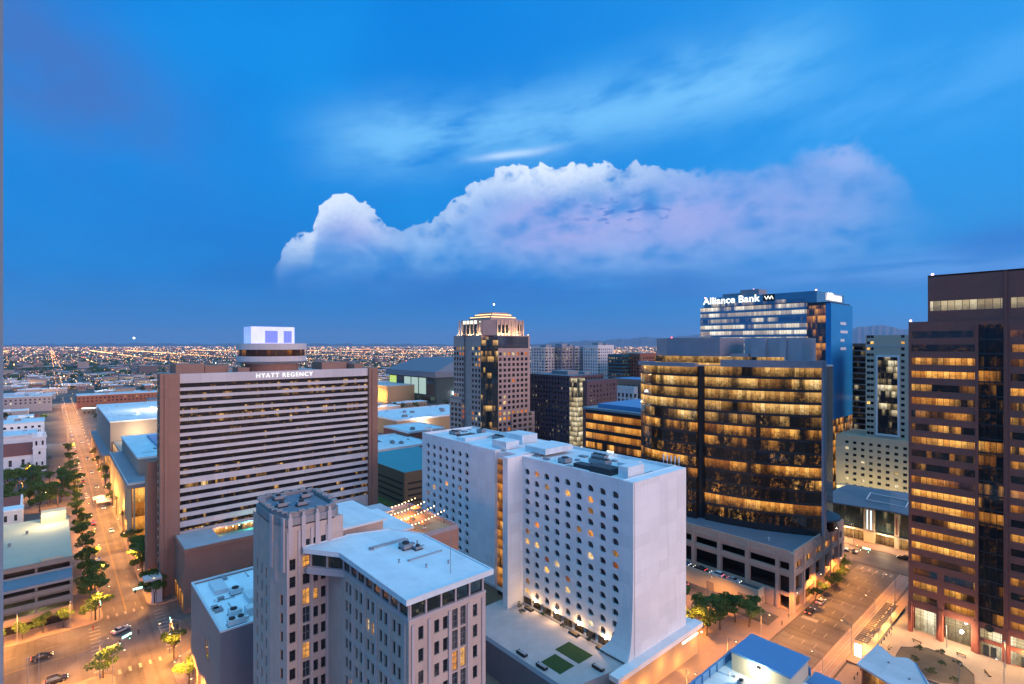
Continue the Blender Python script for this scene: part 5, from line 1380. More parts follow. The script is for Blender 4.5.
# tan framed block, brown red block, teal slab, pale apartments
def at_px(pa, pb, d, depth=26):
    """footprint whose street face (-X) spans two picture columns"""
    a = place(pa, d); k = (pb - CX) / FOCAL; tt = a[0] / (SY + CY_ * k); yb = tt * (CY_ - SY * k)
    return a[0], a[0] + depth, min(a[1], yb), max(a[1], yb)
def zof(py, d): return EYE - (py - HY) * d / FOCAL
g_tan = office('tan block glass', 2.4, 3.6, 1.0, 0.86, 0.9, CREAM, zone=1.0, mull=0.5)
def far_block(label, pa, pb, ptop, d, wm, gl, fh=3.3, bay=(3.0, 1.2), roof='grey_roof', depth=26, cat='apartment block', name='apartment_block', plant=False, proud=0.25):
    x0, x1, y0, y1 = at_px(pa, pb, d, depth)
    return block_tower(name, label, cat, x0, x1, y0, y1, zof(ptop, d), wm, gl, fh, bay, roof, 1.0, plant=plant, proud=proud)
far_block('tan block with a pale gridded window frame above the blue roofed block', 612, 641, 378, 410, M['brown_conc'], g_tan, 3.6, (4.0, 1.6), 'blue_roof', cat='office block', name='office_block')
fb = far_block('pale gridded front standing before the tan block', 609, 634, 385, 404, M['white_panel'], g_tan, 4.4, (3.6, 1.5), cat='office block', name='office_block', depth=4, proud=0.5)
far_block('reddish brown slab tower against the mountains left of the dark curved tower', 621, 640, 353, 520, M['brick_red'], g_brown, 3.3, (3.2, 1.4), depth=40)
far_block('teal glass slab tower in front of the reddish brown one', 608, 622, 354, 515, glass('teal glass', (0.02, 0.09, 0.13), 0.1), g_brown, 3.3, None, cat='office tower', name='office_tower', proud=0.05)
far_block('pale apartment tower directly right of the crown tower', 531, 545, 347, 560, M['pale_panel'], g_apart, 3.1, (4.0, 1.8), plant=True)
far_block('grey apartment tower with white corner fins, second from the crown tower', 545, 562, 346, 566, M['mauve_panel'], g_apart, 3.1, (5.0, 1.4), plant=True)
far_block('pale apartment tower with a white edge, third from the crown tower', 562, 575, 346, 572, M['pale_panel'], g_apart, 3.1, (4.4, 2.2))
far_block('white gridded apartment tower, brightest of the row', 583, 598, 345, 560, M['white_panel'], g_apart, 3.1, (3.2, 1.7), plant=True)
far_block('low grey block at the right end of the pale apartment row', 596, 611, 356, 580, M['pale_panel'], g_apart, 3.1, (5.0, 0.8))
far_block('dark narrow block between the pale apartment towers', 575, 584, 350, 585, M['purple_brick'], g_brown, 3.1, (3.0, 1.2))

# hall roofs between the banded hotel and the crown tower
def hall(label, x0, x1, y0, y1, h, wm='brown_conc', roof='white_roof', name='hall_building', units=3, over=0.6):
    t = thing(name, label, 'hall', ((x0 + x1) / 2, (y0 + y1) / 2, 0))
    m = MB(); m.box(x0, x1, y0, y1, 0.15, h); m.build('wall', M[wm], t)
    m = MB(); m.box(x0 - over, x1 + over, y0 - over, y1 + over, h, h + 0.9); m.build('roof', M[roof], t)
    m = MB(); parapet(m, x0 - over + 0.01, x1 + over - 0.01, y0 - over + 0.01, y1 + over - 0.01, h + 0.9, h + 1.5, 0.4); m.build('parapet', M['metal_white' if roof == 'white_roof' else 'metal_grey'], t)
    r2 = random.Random(int(x0 * 7 + y0))
    roof_clutter(t, x0 + 2, x1 - 2, y0 + 2, y1 - 2, h + 0.9, units * 3, int(x0))
    for k in range(units):
        roof_unit(t, x0 + (x1 - x0) * r2.uniform(.15, .85), y0 + (y1 - y0) * r2.uniform(.15, .85), h + 0.9, r2.uniform(2, 5), r2.uniform(2, 3), r2.uniform(1.2, 2.2))
    return t
hall('broad pale blue roofed hall, farthest of the three beside the crown tower', 238, 345, 430, 505, 15.0, 'brick_orange', units=5)
hall('maroon box hall standing in front of the farthest flat roof', 205, 238, 352, 392, 17.5, 'brick_red', 'white_roof', units=1, over=0.1)
hall('brown hall with a pale flat roof next to the banded hotel', 150, 205, 320, 372, 14.0, 'brick_red', units=3)
def turquoise_garage():
    t = thing('parking_garage', 'brown louvred garage with a turquoise top deck behind the white hotel', 'parking garage', (160, 272, 0))
    x0, x1, y0, y1, h = 139, 185, 243, 306, 17.0
    m = MB(); m.box(x0, x1, y0, y1, 0.15, h)
    m.box(x0, x1, y0, y0 + 0.4, h, h + 1.2); m.box(x0, x0 + 0.4, y0 + 0.4, y1, h, h + 1.2); m.build('wall', surf('brown ribbed wall', (0.16, 0.115, 0.075), 0.85, 0.1, 0.2), t)
    d = MB(); F, G = faceX(x0), faceY(y0)
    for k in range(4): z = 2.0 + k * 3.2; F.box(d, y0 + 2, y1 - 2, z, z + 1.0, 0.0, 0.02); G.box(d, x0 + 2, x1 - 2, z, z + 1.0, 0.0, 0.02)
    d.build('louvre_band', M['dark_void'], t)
    m = MB(); m.box(x0 + 0.4, x1, y0 + 0.4, y1, h, h + 0.08); m.build('top_deck', M['teal_roof'], t)
    m = MB(); F.box(m, y1 - 1.2, y1 - 0.6, 1, 13, 0.1, 0.3); m.build('light_strip', M['strip_warm'], t)
    L = bpy.data.lights.new('garage light', 'POINT'); L.energy = 3600; L.color = (1, .55, .15); o = bpy.data.objects.new('garage_light', L); col.objects.link(o); o.parent = t; o.location = (x0 - 2.5 - 160, y1 - 1 - 272, 7)
turquoise_garage()
MB_ = MB(); MB_.box(112, 139, 215, 330, 0.14, 0.20); structure('lawn', MB_, M['lawn'])
def arena():
    x0, x1, y0, y1 = 418, 560, 640, 780
    t = thing('arena', 'dark roofed stadium with green lit glass panels, far behind left of the crown tower', 'arena', (480, 710, 0))
    m = MB(); m.box(x0, x1, y0, y1, 0.15, 38); m.build('wall', surf('dark green cladding', (0.03, 0.06, 0.065), 0.6, 0.1, 0.05), t)
    r = MB(); r.box(x0 - 4, x1, y0 - 4, y1 + 4, 38, 46)
    r.face([(x0 - 4, y0 - 4, 46), (x0 - 4, y1 + 4, 46), (x0 + 45, y1 - 10, 64), (x0 + 45, y0 + 10, 64)]); r.face([(x0 + 45, y0 + 10, 64), (x0 + 45, y1 - 10, 64), (x1, y1 - 10, 64), (x1, y0 + 10, 64)]); r.face([(x0 - 4, y0 - 4, 46), (x0 + 45, y0 + 10, 64), (x1, y0 + 10, 64), (x1, y0 - 4, 46)])
    r.build('roof', M['slate_roof'], t)
    F = faceX(x0); gl = [glow('yellow green panel', (0.55, 0.75, 0.08), 0.75), glow('pale panel', (0.55, 0.75, 0.62), 0.55), M['dark_glass']]
    for k, (a, b, j) in enumerate(((756, 778, 0), (734, 750, 2), (712, 731, 1), (690, 709, 1), (668, 687, 1), (646, 664, 2))): F.box(MB(), a, b, 12, 36, 0.0, 0.3).build('wall_panel', gl[j], t)
    q = MB(); F.box(q, 642, 778, 2, 9, 0.0, 0.3); q.build('concourse_glazing', office('concourse', 6, 7, 2, 0.45, 0.6, [(0, (0.2, 0.8, 0.6, 1)), (1, (0.8, 1.0, 0.8, 1))]), t)
arena()
def lit_brick():
    t = thing('brick_building', 'orange lit brick building just right of the banded hotel roofline', 'building', (392, 760, 0))
    x0, x1, y0, y1, h = 372, 425, 700, 790, 24
    m = MB(); m.box(x0 + 0.5, x1, y0, y1, 0.15, h); F = faceX(x0); G = faceY(y0); hs = []
    for k in range(5):
        for j in range(14): u = y0 + 3 + j * 6.2; z = 2.5 + k * 4.4; hs.append((u, u + 2.2, z, z + 2.4))
    F.holed(m, y0, y1, 0.15, h, hs, 0.45); m.build('wall', M['brick_orange'], t)
    r = MB(); r.box(x0 - 0.4, x1, y0, y1, h, h + 0.8); r.build('roof', M['grey_roof'], t)
    for k in range(6):
        L = bpy.data.lights.get('facade flood') or bpy.data.lights.new('facade flood', 'POINT'); L.energy = 20800; L.color = (1, .58, .16); L.shadow_soft_size = 0.5
        o = bpy.data.objects.new('facade_flood', L); col.objects.link(o); o.parent = t; o.location = (x0 - 11 - 392, y0 + 8 + k * 15 - 760, 9)
lit_brick()

# =================================================== left side of the long street
def deck_garage():
    t = thing('parking_garage', 'open concrete parking garage with dark slots and a tan roof deck, in the left corner', 'parking garage', (-20, 240, 0))
    x0, x1, y0, y1 = -62, 5.3, 211.5, 268
    F = faceY(y0)
    s = MB()
    for z0, z1 in ((3.3, 4.9), (6.7, 8.2), (9.9, 11.3), (18.4, 19.8)): F.box(s, x0, x1, z0, z1, -0.5, 0.0)
    for z in (3.0, 6.4, 9.6, 13.0): s.box(x0, x1, y0 + 0.5, y1, z - 0.3, z)
    s.box(x0, x1, y0 + 14, y1, 0.15, 18.3)
    s.build('deck_slab', M['garage_conc'], t)
    c = MB()
    for k in range(9): c.box(x1 - 0.7 - k * 8, x1 - 0.1 - k * 8, y0 + 0.6, y0 + 1.2, 0.15, 18.4)
    c.box(x1 - 0.4, x1, y0 + 1.3, y1, 0.15, 18.4); c.build('column', M['garage_conc'], t)
    b = MB(); F.box(b, x0, x1 - 0.2, 13.4, 16.4, -0.6, -0.3); b.build('blue_canopy', glass('blue canopy glass', (0.02, 0.22, 0.42), 0.2), t)
    m = MB(); F.box(m, x0, x1, 12.6, 13.4, -0.4, 0.15); F.box(m, x0, x1, 16.4, 16.9, -0.4, 0.1); m.build('fascia', M['metal_grey'], t)
    r = MB(); r.box(x0, x1, y0 + 0.01, y1, 18.4, 18.9); r.build('roof_deck', M['cream_wall'], t)
    pieces('stair_head', M['cream_wall'], t, ((-2.5, 4.6, y1 - 7, y1 - 1.5, 18.9, 22.4), (-22, -14.5, 247, 256, 18.9, 22.6), (-2, 3.0, y0 + 1.0, y0 + 4.5, 18.9, 20.3)))
    v = MB()
    for x, y in ((-10, 238), (-6, 250), (-13, 262)): v.tube((x, y, 18.9), (x, y, 20.0), 0.4, n=8)
    v.build('roof_vent', M['metal_grey'], t)
    l = MB()
    for k in range(6):
        for z in (5.9, 9.2): l.box(-4 - k * 10, -2.6 - k * 10, y0 + 5, y0 + 5.2, z, z + 0.12)
    l.build('ceiling_lamp', glow('garage tube', (0.85, 1.0, 0.5), 4.0), t)
    for k in range(4):
        L = bpy.data.lights.get('garage tube light') or bpy.data.lights.new('garage tube light', 'POINT'); L.energy = 280; L.color = (0.9, 1.0, 0.45); L.shadow_soft_size = 0.4
        o = bpy.data.objects.new('tube_light', L); col.objects.link(o); o.parent = t; o.location = (-3 - k * 12 + 20, y0 + 5.4 - 240, 9.0 if k % 2 else 5.7)
    for x, y in ((-20, 300 - 14), (0, 266)):
        L = bpy.data.lights.get('deck light') or bpy.data.lights.new('deck light', 'POINT'); L.energy = 6500; L.color = (1.0, .80, .42); L.shadow_soft_size = 0.4
        o = bpy.data.objects.new('deck_light', L); col.objects.link(o); o.parent = t; o.location = (x + 20, y - 240 - 10, 25)
    g = MB(); F.box(g, x0, x1 - 1, 0.3, 3.0, -0.9, -0.6); g.build('ground_glazing', office('garage shop glass', 2.5, 3, 0.2, 0.5, 0.6, WARM), t)
deck_garage()
def grey_hall():
    t = thing('plaster_building', 'grey windowless block with a round window and a cluttered white roof beside the stone tower', 'building', (35, 138, 0))
    x0, x1, y0, y1, h = 26.8, 52, 122.9, 153.4, 24.6
    m = MB(); m.box(x0 + 0.4, x1, y0 + 0.3, y1, 0.15, h - 0.6)
    F = faceX(x0); hs = [(y0 + 2.0 + k * 4.4, y0 + 4.6 + k * 4.4, 0.4, 5.6) for k in range(6)]
    F.holed(m, y0 + 0.3, y1, 0.15, h, hs, 0.4); m.build('wall', M['grey_wall'], t)
    m = MB(); m.box(x0, x1, y0, y0 + 0.3, 0.15, h); m.build('side_wall', M['slate_wall'], t)
    m = MB(); F.box(m, y0 + 2, y1 - 3, 0.4, 5.6, -0.6, -0.4); m.build('shopfront', office('grey block shopfront', 1.4, 5.4, 0.3, 0.3, 1.0, AMBER), t)
    cy, cz = 135.2, 16.0
    ring = lambda r: [(cy + r * cos(a * pi / 10), cz + r * 1.35 * sin(a * pi / 10)) for a in range(20)]
    m = MB(); a, b = ring(2.1), ring(1.75)
    for k in range(20):
        j = (k + 1) % 20; P = [F.T(*a[k], 0.15), F.T(*a[j], 0.15), F.T(*b[j], 0.15), F.T(*b[k], 0.15)]; Q = [F.T(*a[k], 0), F.T(*a[j], 0), F.T(*b[j], 0), F.T(*b[k], 0)]
        m.face(P); m.face([P[0], P[1], Q[1], Q[0]]); m.face([P[3], P[2], Q[2], Q[3]])
    m.build('window_frame', M['grey_wall'], t)
    m = MB(); m.face([F.T(*p, 0.05) for p in b]); m.face([F.T(*p, 0.02) for p in b]); m.build('round_window', M['dark_glass'], t)
    m = MB(); m.box(x0 + 0.3, x1 - 0.3, y0 + 0.3, y1 - 0.3, h - 0.5, h - 0.35); m.build('roof', M['bright_roof'], t)
    m = MB(); parapet(m, x0 - 0.02, x1 + 0.02, y0 - 0.02, y1 + 0.02, h, h + 0.35, 0.5); m.build('parapet', M['metal_white'], t)
    pieces('duct_housing', M['metal_white'], t, ((33, 39, 127, 129.4, h - 0.35, h + 1.4), (35, 44, 133, 138, h - 0.35, h + 1.0), (30, 33, 143, 150, h - 0.35, h + 0.7)))
    roof_clutter(t, 28, 50, 124, 152, h - 0.35, 16, 9)
    for x, y, a, b in ((30.5, 125.5, 3.5, 1.8), (31, 130, 2, 2.4), (37, 124.9, 3, 1.6), (41, 130.5, 2.5, 2.5), (34, 141, 2.2, 2.2)): roof_unit(t, x, y, h - 0.35, a, b, 1.4, mat='metal_white')
grey_hall()
def arcade_hall():
    """convention hall along the right side of the long street"""
    t = thing('hall_building', 'convention hall with a pale roof and an orange lit colonnade on the long street', 'hall', (50, 330, 0))
    m = MB(); m.box(30, 95, 289, 362, 0.15, 33.4); m.box(25.8, 95, 272.4, 289, 0.15, 24.6); m.box(30, 100, 437, 569, 0.15, 33.4); m.box(31.5, 95, 362, 437, 0.15, 21); m.build('wall', M['grey_wall'], t)
    m = MB(); m.box(24.4, 30, 271.6, 362, 24.6, 26.0); m.box(30, 95, 271.6, 289, 24.6, 25.9); m.build('canopy', M['mauve_panel'], t)
    m = MB(); m.box(25.6, 30, 437, 569, 11.5, 12.4); m.build('canopy', M['mauve_panel'], t)
    pieces('column', M['cream_wall'], t, [(24.9, 25.7, 272 + k * 8.1, 272.8 + k * 8.1, 0.15, 24.6) for k in range(12)] + [(26.2, 27.0, 439 + k * 9.6, 439.9 + k * 9.6, 0.15, 11.5) for k in range(14)])
    a = MB(); F = faceX(30); F.box(a, 289.4, 361, 0.3, 24, 0.0, 0.1); a.build('arcade_glazing', office('colonnade glass', 2.0, 6.0, 0.2, 0.20, 1.3, AMBER, clutter=0.6, zone=3), t)
    a = MB(); F.box(a, 437, 569, 0.3, 11.3, 0.0, 0.1); a.build('arcade_glazing', office('far colonnade glass', 2.0, 5.4, 0.2, 0.25, 1.3, AMBER, clutter=0.55, zone=2), t)
    a = MB(); F = faceX(31.5); F.box(a, 363, 436, 0.3, 20, 0.0, 0.1); a.build('link_glazing', office('link glass', 3.0, 5.0, 0.2, 0.30, 1.0, WARM, zone=2), t)
    a = MB(); a.box(26, 60, 272.0, 272.39, 0.3, 24.2); a.build('end_glazing', office('end glass', 2.0, 6.0, 0.2, 0.10, 1.4, AMBER, clutter=0.6, zone=3), t)
    pieces('end_mullion', M['cream_wall'], t, [(26.4 + k * 4.2, 27.0 + k * 4.2, 271.7, 271.98, 0.15, 24.5) for k in range(4)])
    r = MB(); r.box(29.6, 96, 288.6, 362.4, 33.4, 34.3); r.build('roof', M['white_roof'], t)
    r = MB(); r.box(29.6, 101, 436.6, 569.4, 33.4, 34.3); r.build('roof', M['white_roof'], t)
    r = MB(); r.box(40, 96, 306, 350, 34.3, 35.4); r.build('blue_roof', M['blue_roof'], t)
    r = MB(); r.box(24.5, 60, 271.7, 271.9, 26.0, 26.9); r.box(24.5, 24.7, 271.9, 362, 26.0, 26.8); r.build('canopy_rail', M['metal_white'], t)
    roof_clutter(t, 32, 90, 292, 360, 34.3, 10, 31); roof_clutter(t, 32, 90, 440, 565, 34.3, 14, 32)
    for k in range(9):
        L = bpy.data.lights.get('colonnade light') or bpy.data.lights.new('colonnade light', 'POINT'); L.energy = 5200; L.color = (1, .46, .09); L.shadow_soft_size = 0.4
        o = bpy.data.objects.new('colonnade_light', L); col.objects.link(o); o.parent = t; o.location = (27.4 - 50, 275 + k * 10 - 330, 12)
    pieces('roof_lamp', M['lamp_white'], t, ((60, 61.2, 500, 501.2, 35.0, 36.2), (48, 48.8, 470, 470.8, 35.0, 35.8)))
    L = bpy.data.lights.new('roof flood', 'POINT'); L.energy = 20000; L.color = (1, .9, .68); o = bpy.data.objects.new('roof_flood', L); col.objects.link(o); o.parent = t; o.location = (10.6, 168, 40)
    L = bpy.data.lights.new('end flood', 'POINT'); L.energy = 9000; L.color = (1, .8, .45); o = bpy.data.objects.new('end_flood', L); col.objects.link(o); o.parent = t; o.location = (-6, 98, 26)
arcade_hall()

def church():
    t = thing('church', 'white mission church with a square bell tower, red tiled roof and arched windows', 'church', (-14, 480, 0))
    X0, X1, Y0, Y1 = -60, -8.5, 478, 500
    F = faceY(Y0); w = MB(); hs = []; W = Windows(t)
    for k in range(8):
        u = -13.5 - k * 6.2; hs.append((u - 0.8, u + 0.8, 4.5, 8.8)); W.add(F, *hs[-1], frame='metal_white', bars=(1, 2))
    F.holed(w, X0, X1, 0.15, 12.2, hs, 0.4); w.box(X0, X1, Y0 + 0.5, Y1, 0.15, 12.2)
    w.face([(X1, Y0, 0.15), (X1, Y1, 0.15), (X1, Y1, 12.2), (X1, (Y0 + Y1) / 2, 18.2), (X1, Y0, 12.2)])
    tx0, tx1, ty0, ty1 = -8.6, -2.0, 474.5, 481.5
    G = faceY(ty0); hs = []
    for u in (-6.9, -3.7): hs += [(u - 0.55, u + 0.55, 17.6, 20.6)]
    hs += [(-5.9, -4.7, 11.5, 13.6), (-7.2, -6.2, 4.2, 6.6), (-4.4, -3.4, 4.2, 6.6)]
    for h in hs: W.add(G, *h, frame='metal_white')
    G.holed(w, tx0, tx1, 0.15, 23.5, hs, 0.4); w.box(tx0, tx1, ty0 + 0.5, ty1, 0.15, 23.5); w.box(tx0 - 0.3, tx1 + 0.3, ty0 - 0.3, ty1 + 0.3, 15.4, 15.9); w.box(tx0 - 0.4, tx1 + 0.4, ty0 - 0.4, ty1 + 0.4, 22.6, 23.4)
    for a in (tx0, tx1 - 0.9):
        for b in (ty0, ty1 - 0.9): w.box(a, a + 0.9, b, b + 0.9, 23.5, 25.6)
    w.build('wall', M['white_wall'], t)
    d = MB(); c = ((tx0 + tx1) / 2, (ty0 + ty1) / 2); d.ball((c[0], c[1], 24.0), 2.6, 2.6, 2.6, n=12, k=8); d.tube((c[0], c[1], 26.5), (c[0], c[1], 28.5), 0.25, 0.1); d.build('dome', M['white_wall'], t)
    r = MB(); ym = (Y0 + Y1) / 2
    for s_, ya in ((-1, Y0 - 0.6), (1, Y1 + 0.6)):
        q = [(X0, ya, 11.9), (X1 + 0.3, ya, 11.9), (X1 + 0.3, ym, 18.4), (X0, ym, 18.4)]; r.face(q); r.face([(x, y, z - 0.3) for x, y, z in q]); r.face([q[0], q[1], (q[1][0], q[1][1], 11.6), (q[0][0], q[0][1], 11.6)]); r.face([q[1], q[2], (q[2][0], q[2][1], 18.1), (q[1][0], q[1][1], 11.6)])
    r.build('roof', M['tile_red'], t)
    W.flush()
church()
hall('white building with a pale blue flat roof behind the church', -52, -8, 508, 540, 20, 'white_wall', units=3, name='white_building')
def chapel():
    t = thing('mission_hall', 'small white mission hall with a curved gable and red tile roof behind the garage', 'hall', (-18, 330, 0))
    w = MB(); x0, x1, y0, y1 = -40, -9.5, 322, 345
    w.box(x0, x1, y0, y1, 0.15, 11)
    prof = [(y0, 11), (y0 + 2, 11.6), (y0 + 5, 13.4), (y0 + 8.5, 15.0), (y0 + 11.5, 15.6), (y0 + 14.5, 15.0), (y0 + 18, 13.4), (y0 + 21, 11.6), (y1, 11)]
    for xx in (x1 - 0.6, x1): w.face([(xx, y, z) for y, z in prof] + [(xx, y1, 10.9), (xx, y0, 10.9)])
    for (a, b) in zip(prof, prof[1:]): w.face([(x1 - 0.6, *a), (x1, *a), (x1, *b), (x1 - 0.6, *b)])
    w.box(-16, -9.0, 314, 322, 0.15, 13.5); w.box(-16.3, -8.7, 313.7, 322.3, 12.6, 13.2)
    w.build('wall', M['white_wall'], t)
    r = MB(); ym = (y0 + y1) / 2
    for ya in (y0 - 0.5, y1 + 0.5): q = [(x0, ya, 10.9), (x1 - 0.6, ya, 10.9), (x1 - 0.6, ym, 15.3), (x0, ym, 15.3)]; r.face(q); r.face([(x, y, z - 0.3) for x, y, z in q])
    q = [(-30, 309, 7), (-16, 309, 7), (-16, 322, 10.6), (-30, 322, 10.6)]; r.face(q); r.box(-30, -16, 309.3, 322, 0.2, 6.9)
    r.build('roof', M['tile_red'], t)
    d = MB(); F = faceY(314)
    for u in (-14.4, -11.2): F.box(d, u - 0.6, u + 0.6, 2, 6.8, 0.0, 0.08); F.box(d, u - 0.5, u + 0.5, 8.6, 11.2, 0.0, 0.08)
    d.build('window', M['window_dark'], t)
chapel()
def row_block(label, pts, h, wm='white_wall', roof='white_roof', rows=2):
    x0, x1, y0, y1 = pts
    t = thing('white_building', label, 'building', ((x0 + x1) / 2, (y0 + y1) / 2, 0))
    w = MB(); F = faceY(y0); hs = []; W = Windows(t)
    n = int((x1 - x0) / 4.5)
    for k in range(rows):
        for j in range(n): u = x0 + 2.2 + j * 4.5; z = h - 3.6 - k * 4.0; hs.append((u - 0.9, u + 0.9, z - 1.0, z + 1.0)); W.add(F, *hs[-1], pane=pick(0.06, ('window_cream',)), frame='metal_white', bw=0)
    F.holed(w, x0, x1, 0.15, h, hs, 0.4); w.box(x0, x1, y0 + 0.5, y1, 0.15, h); w.build('wall', M[wm], t)
    m = MB(); m.box(x0 - 0.3, x1 + 0.3, y0 - 0.3, y1 + 0.3, h, h + 0.6); m.build('roof', M[roof], t)
    for k in range(3): roof_unit(t, x0 + (x1 - x0) * (0.2 + 0.3 * k), (y0 + y1) / 2, h + 0.6, 4, 3, 1.6)
    W.flush()
row_block('long white building with rows of dark windows, left of the street beyond the church', (-95, -4, 640, 676), 15, rows=2)
row_block('long low mauve building closing the left side of the long street', (-120, 2, 905, 935), 19, 'mauve_panel', 'white_roof_b', 2)
row_block('long low brown building closing the right side of the long street', (27, 190, 905, 940), 17, 'brick_red', 'white_roof_b', 2)
row_block('low pale building with a white roof on the horizon side of the church park', (-190, -110, 600, 650), 13, 'cream_wall', 'white_roof', 1)

# =================================================== bottom edge: blue roofed roof deck and pavilion
def blue_roof_building():
    t = thing('flat_roof_building', 'nearby building with a pale roof deck and a blue roofed penthouse above the avenue', 'building', (95, 40, 0))
    Z = 23.6
    m = MB(); m.box(74, 106, 20, 49.0, 0.15, Z); m.build('wall', M['slate_wall'], t)
    m = MB(); m.box(74.3, 105.6, 20, 48.6, Z, Z + 0.15); m.build('roof', M['white_roof'], t)
    m = MB(); m.box(74, 106, 48.6, 49.0, Z, Z + 1.6); m.box(105.6, 106, 36.5, 48.6, Z, Z + 1.6)
    for k in range(12): m.box(75 + k * 2.7, 75.16 + k * 2.7, 48.4, 48.6, Z + 0.15, Z + 1.75)
    m.build('parapet', M['blue_roof'], t)
    m = MB(); m.box(96.6, 105.0, 36.6, 47.0, Z + 0.15, Z + 3.4); m.build('penthouse', M['cream_wall'], t)
    m = MB(); m.box(96.4, 105.3, 36.4, 47.2, Z + 3.4, Z + 3.75); m.build('penthouse_roof', M['blue_roof'], t)
    m = MB(); m.box(103, 107.5, 32, 36.2, Z - 4, Z + 0.4); m.build('side_block', M['blue_roof'], t)
    m = MB(); m.box(96.1, 96.39, 41.6, 42.2, Z + 2.6, Z + 2.9); m.ball((96.0, 41.9, Z + 2.5), 0.22, m=1); m.build('wall_lamp', [M['metal_dark'], M['lamp_white']], t)
    L = bpy.data.lights.new('roof lamp', 'POINT'); L.energy = 1200; L.color = (1, .92, .6); L.shadow_soft_size = 0.2; o = bpy.data.objects.new('roof_light', L); col.objects.link(o); o.parent = t; o.location = (95.2 - 95, 1.9, Z + 2.4)
    roof_clutter(t, 76, 95, 22, 47, Z + 0.15, 14, 12)
    for x, y, a, b in ((91, 40, 1.6, 2.6), (93, 43.5, 1.2, 1.0), (88, 36, 2.4, 1.6), (83, 44, 1.5, 1.5), (94.2, 38.0, 0.8, 1.4)): roof_unit(t, x, y, Z + 0.15, a, b, 1.1)
blue_roof_building()
def pavilion():
    t = thing('pavilion', 'low plaza pavilion with an angular pale roof beside the dark planting bed', 'pavilion', (158, 34, 0))
    Z = 6.2
    poly = [(163.8, 40.2), (150.0, 41.2), (146.5, 33.0), (150.0, 26.5), (153.0, 27.2), (161.0, 31.6), (162.2, 33.4), (160.0, 36.0)]
    inn = [(158 + (x - 157) * .9, 34.8 + (y - 34.8) * .88) for x, y in poly]
    MB().prism(inn, 0.2, Z - 0.5, arc=True).build('glazing', office('pavilion front', 2.2, 6, 0.2, 0.40, 0.8, AMBER), t)
    MB().prism(poly, Z - 0.5, Z).build('roof', M['white_roof_b'], t)
    F, l = faceL(poly[3], poly[5]); m = MB(); F.box(m, 0, l, Z - 0.75, Z + 0.12, -0.1, 0.14); m.build('fascia', M['blue_roof'], t)
    m = MB()
    for x, y in inn: m.tube((x, y, 0.2), (x, y, Z - 0.5), 0.22, n=8)
    m.build('column', M['brown_conc'], t)
    m = MB(); m.tube((156, 36, Z), (156, 36, Z + 0.3), 0.25); m.tube((152, 31, Z), (152, 31, Z + 0.3), 0.25); m.build('roof_vent', M['metal_grey'], t)
pavilion()
bed = [(178.5, 38.6), (183.5, 33.5), (183.0, 27.0), (177.5, 22.5), (171.5, 21.5), (166.5, 27.5), (165.5, 34.5), (172, 38.5)]
structure('planting_bed', MB().prism(bed, 0.2, 0.55), M['soil'])
kb = MB()
for i in range(8):
    a, b = bed[i], bed[(i + 1) % 8]; F, l = faceL(a, b); F.box(kb, 0, l, 0.2, 0.75, -0.15, 0.25)
structure('bed_kerb', kb, M['pale_conc'])
# =================================================== trees
def leaf_cloud(mb, lobes, n, size, r):
    for _ in range(n):
        c, rx, rz = r.choice(lobes)
        while True:
            p = [r.uniform(-1, 1) for _ in range(3)]
            q = sum(a * a for a in p)
            if 0.15 < q < 1: break
        k = (0.55 + 0.45 * r.random()) / sqrt(q) if r.random() < 0.7 else 1.0
        x, y, z = c[0] + p[0] * k * rx, c[1] + p[1] * k * rx, c[2] + p[2] * k * rz
        a, b = r.uniform(0, 2 * pi), r.uniform(-0.7, 0.9); s = size * r.uniform(0.6, 1.3)
        u = (cos(a) * s, sin(a) * s, 0.3 * s * r.uniform(-1, 1)); v = (-sin(a) * sin(b) * s * .7, cos(a) * sin(b) * s * .7, cos(b) * s * .7)
        mb.face([(x - u[0], y - u[1], z - u[2]), (x + v[0], y + v[1], z + v[2]), (x + u[0], y + u[1], z + u[2]), (x - v[0], y - v[1], z - v[2])])
def make_tree(seed, h, w, n, size, label, group, lobes=7, name='street_tree', leaf='leaf', cat='tree'):
    r = random.Random(seed); t = thing(name, label, cat, (0, 0, 0), group)
    tr = MB(); fork = h * 0.34
    tr.tube((0, 0, -0.1), (0.1, 0.05, fork), h * 0.028, h * 0.020, 7)
    L = []
    for k in range(lobes):
        a = 2 * pi * k / lobes + r.uniform(-.4, .4); d = w * 0.5 * r.uniform(0.2, 0.9); z = h * r.uniform(0.48, 0.88)
        c = (d * cos(a), d * sin(a), z); tr.tube((0.1, 0.05, fork), (c[0] * .85, c[1] * .85, z - h * 0.05), h * 0.013, h * 0.005, 5)
        L.append((c, w * r.uniform(0.13, 0.29), h * r.uniform(0.08, 0.17)))
    L.append(((0, 0, h * 0.83), w * 0.24, h * 0.15))
    tr.build('trunk', M['bark'], t)
    cr = MB(); leaf_cloud(cr, L, n, size, r); cr.build('crown', M[leaf], t)
    return t
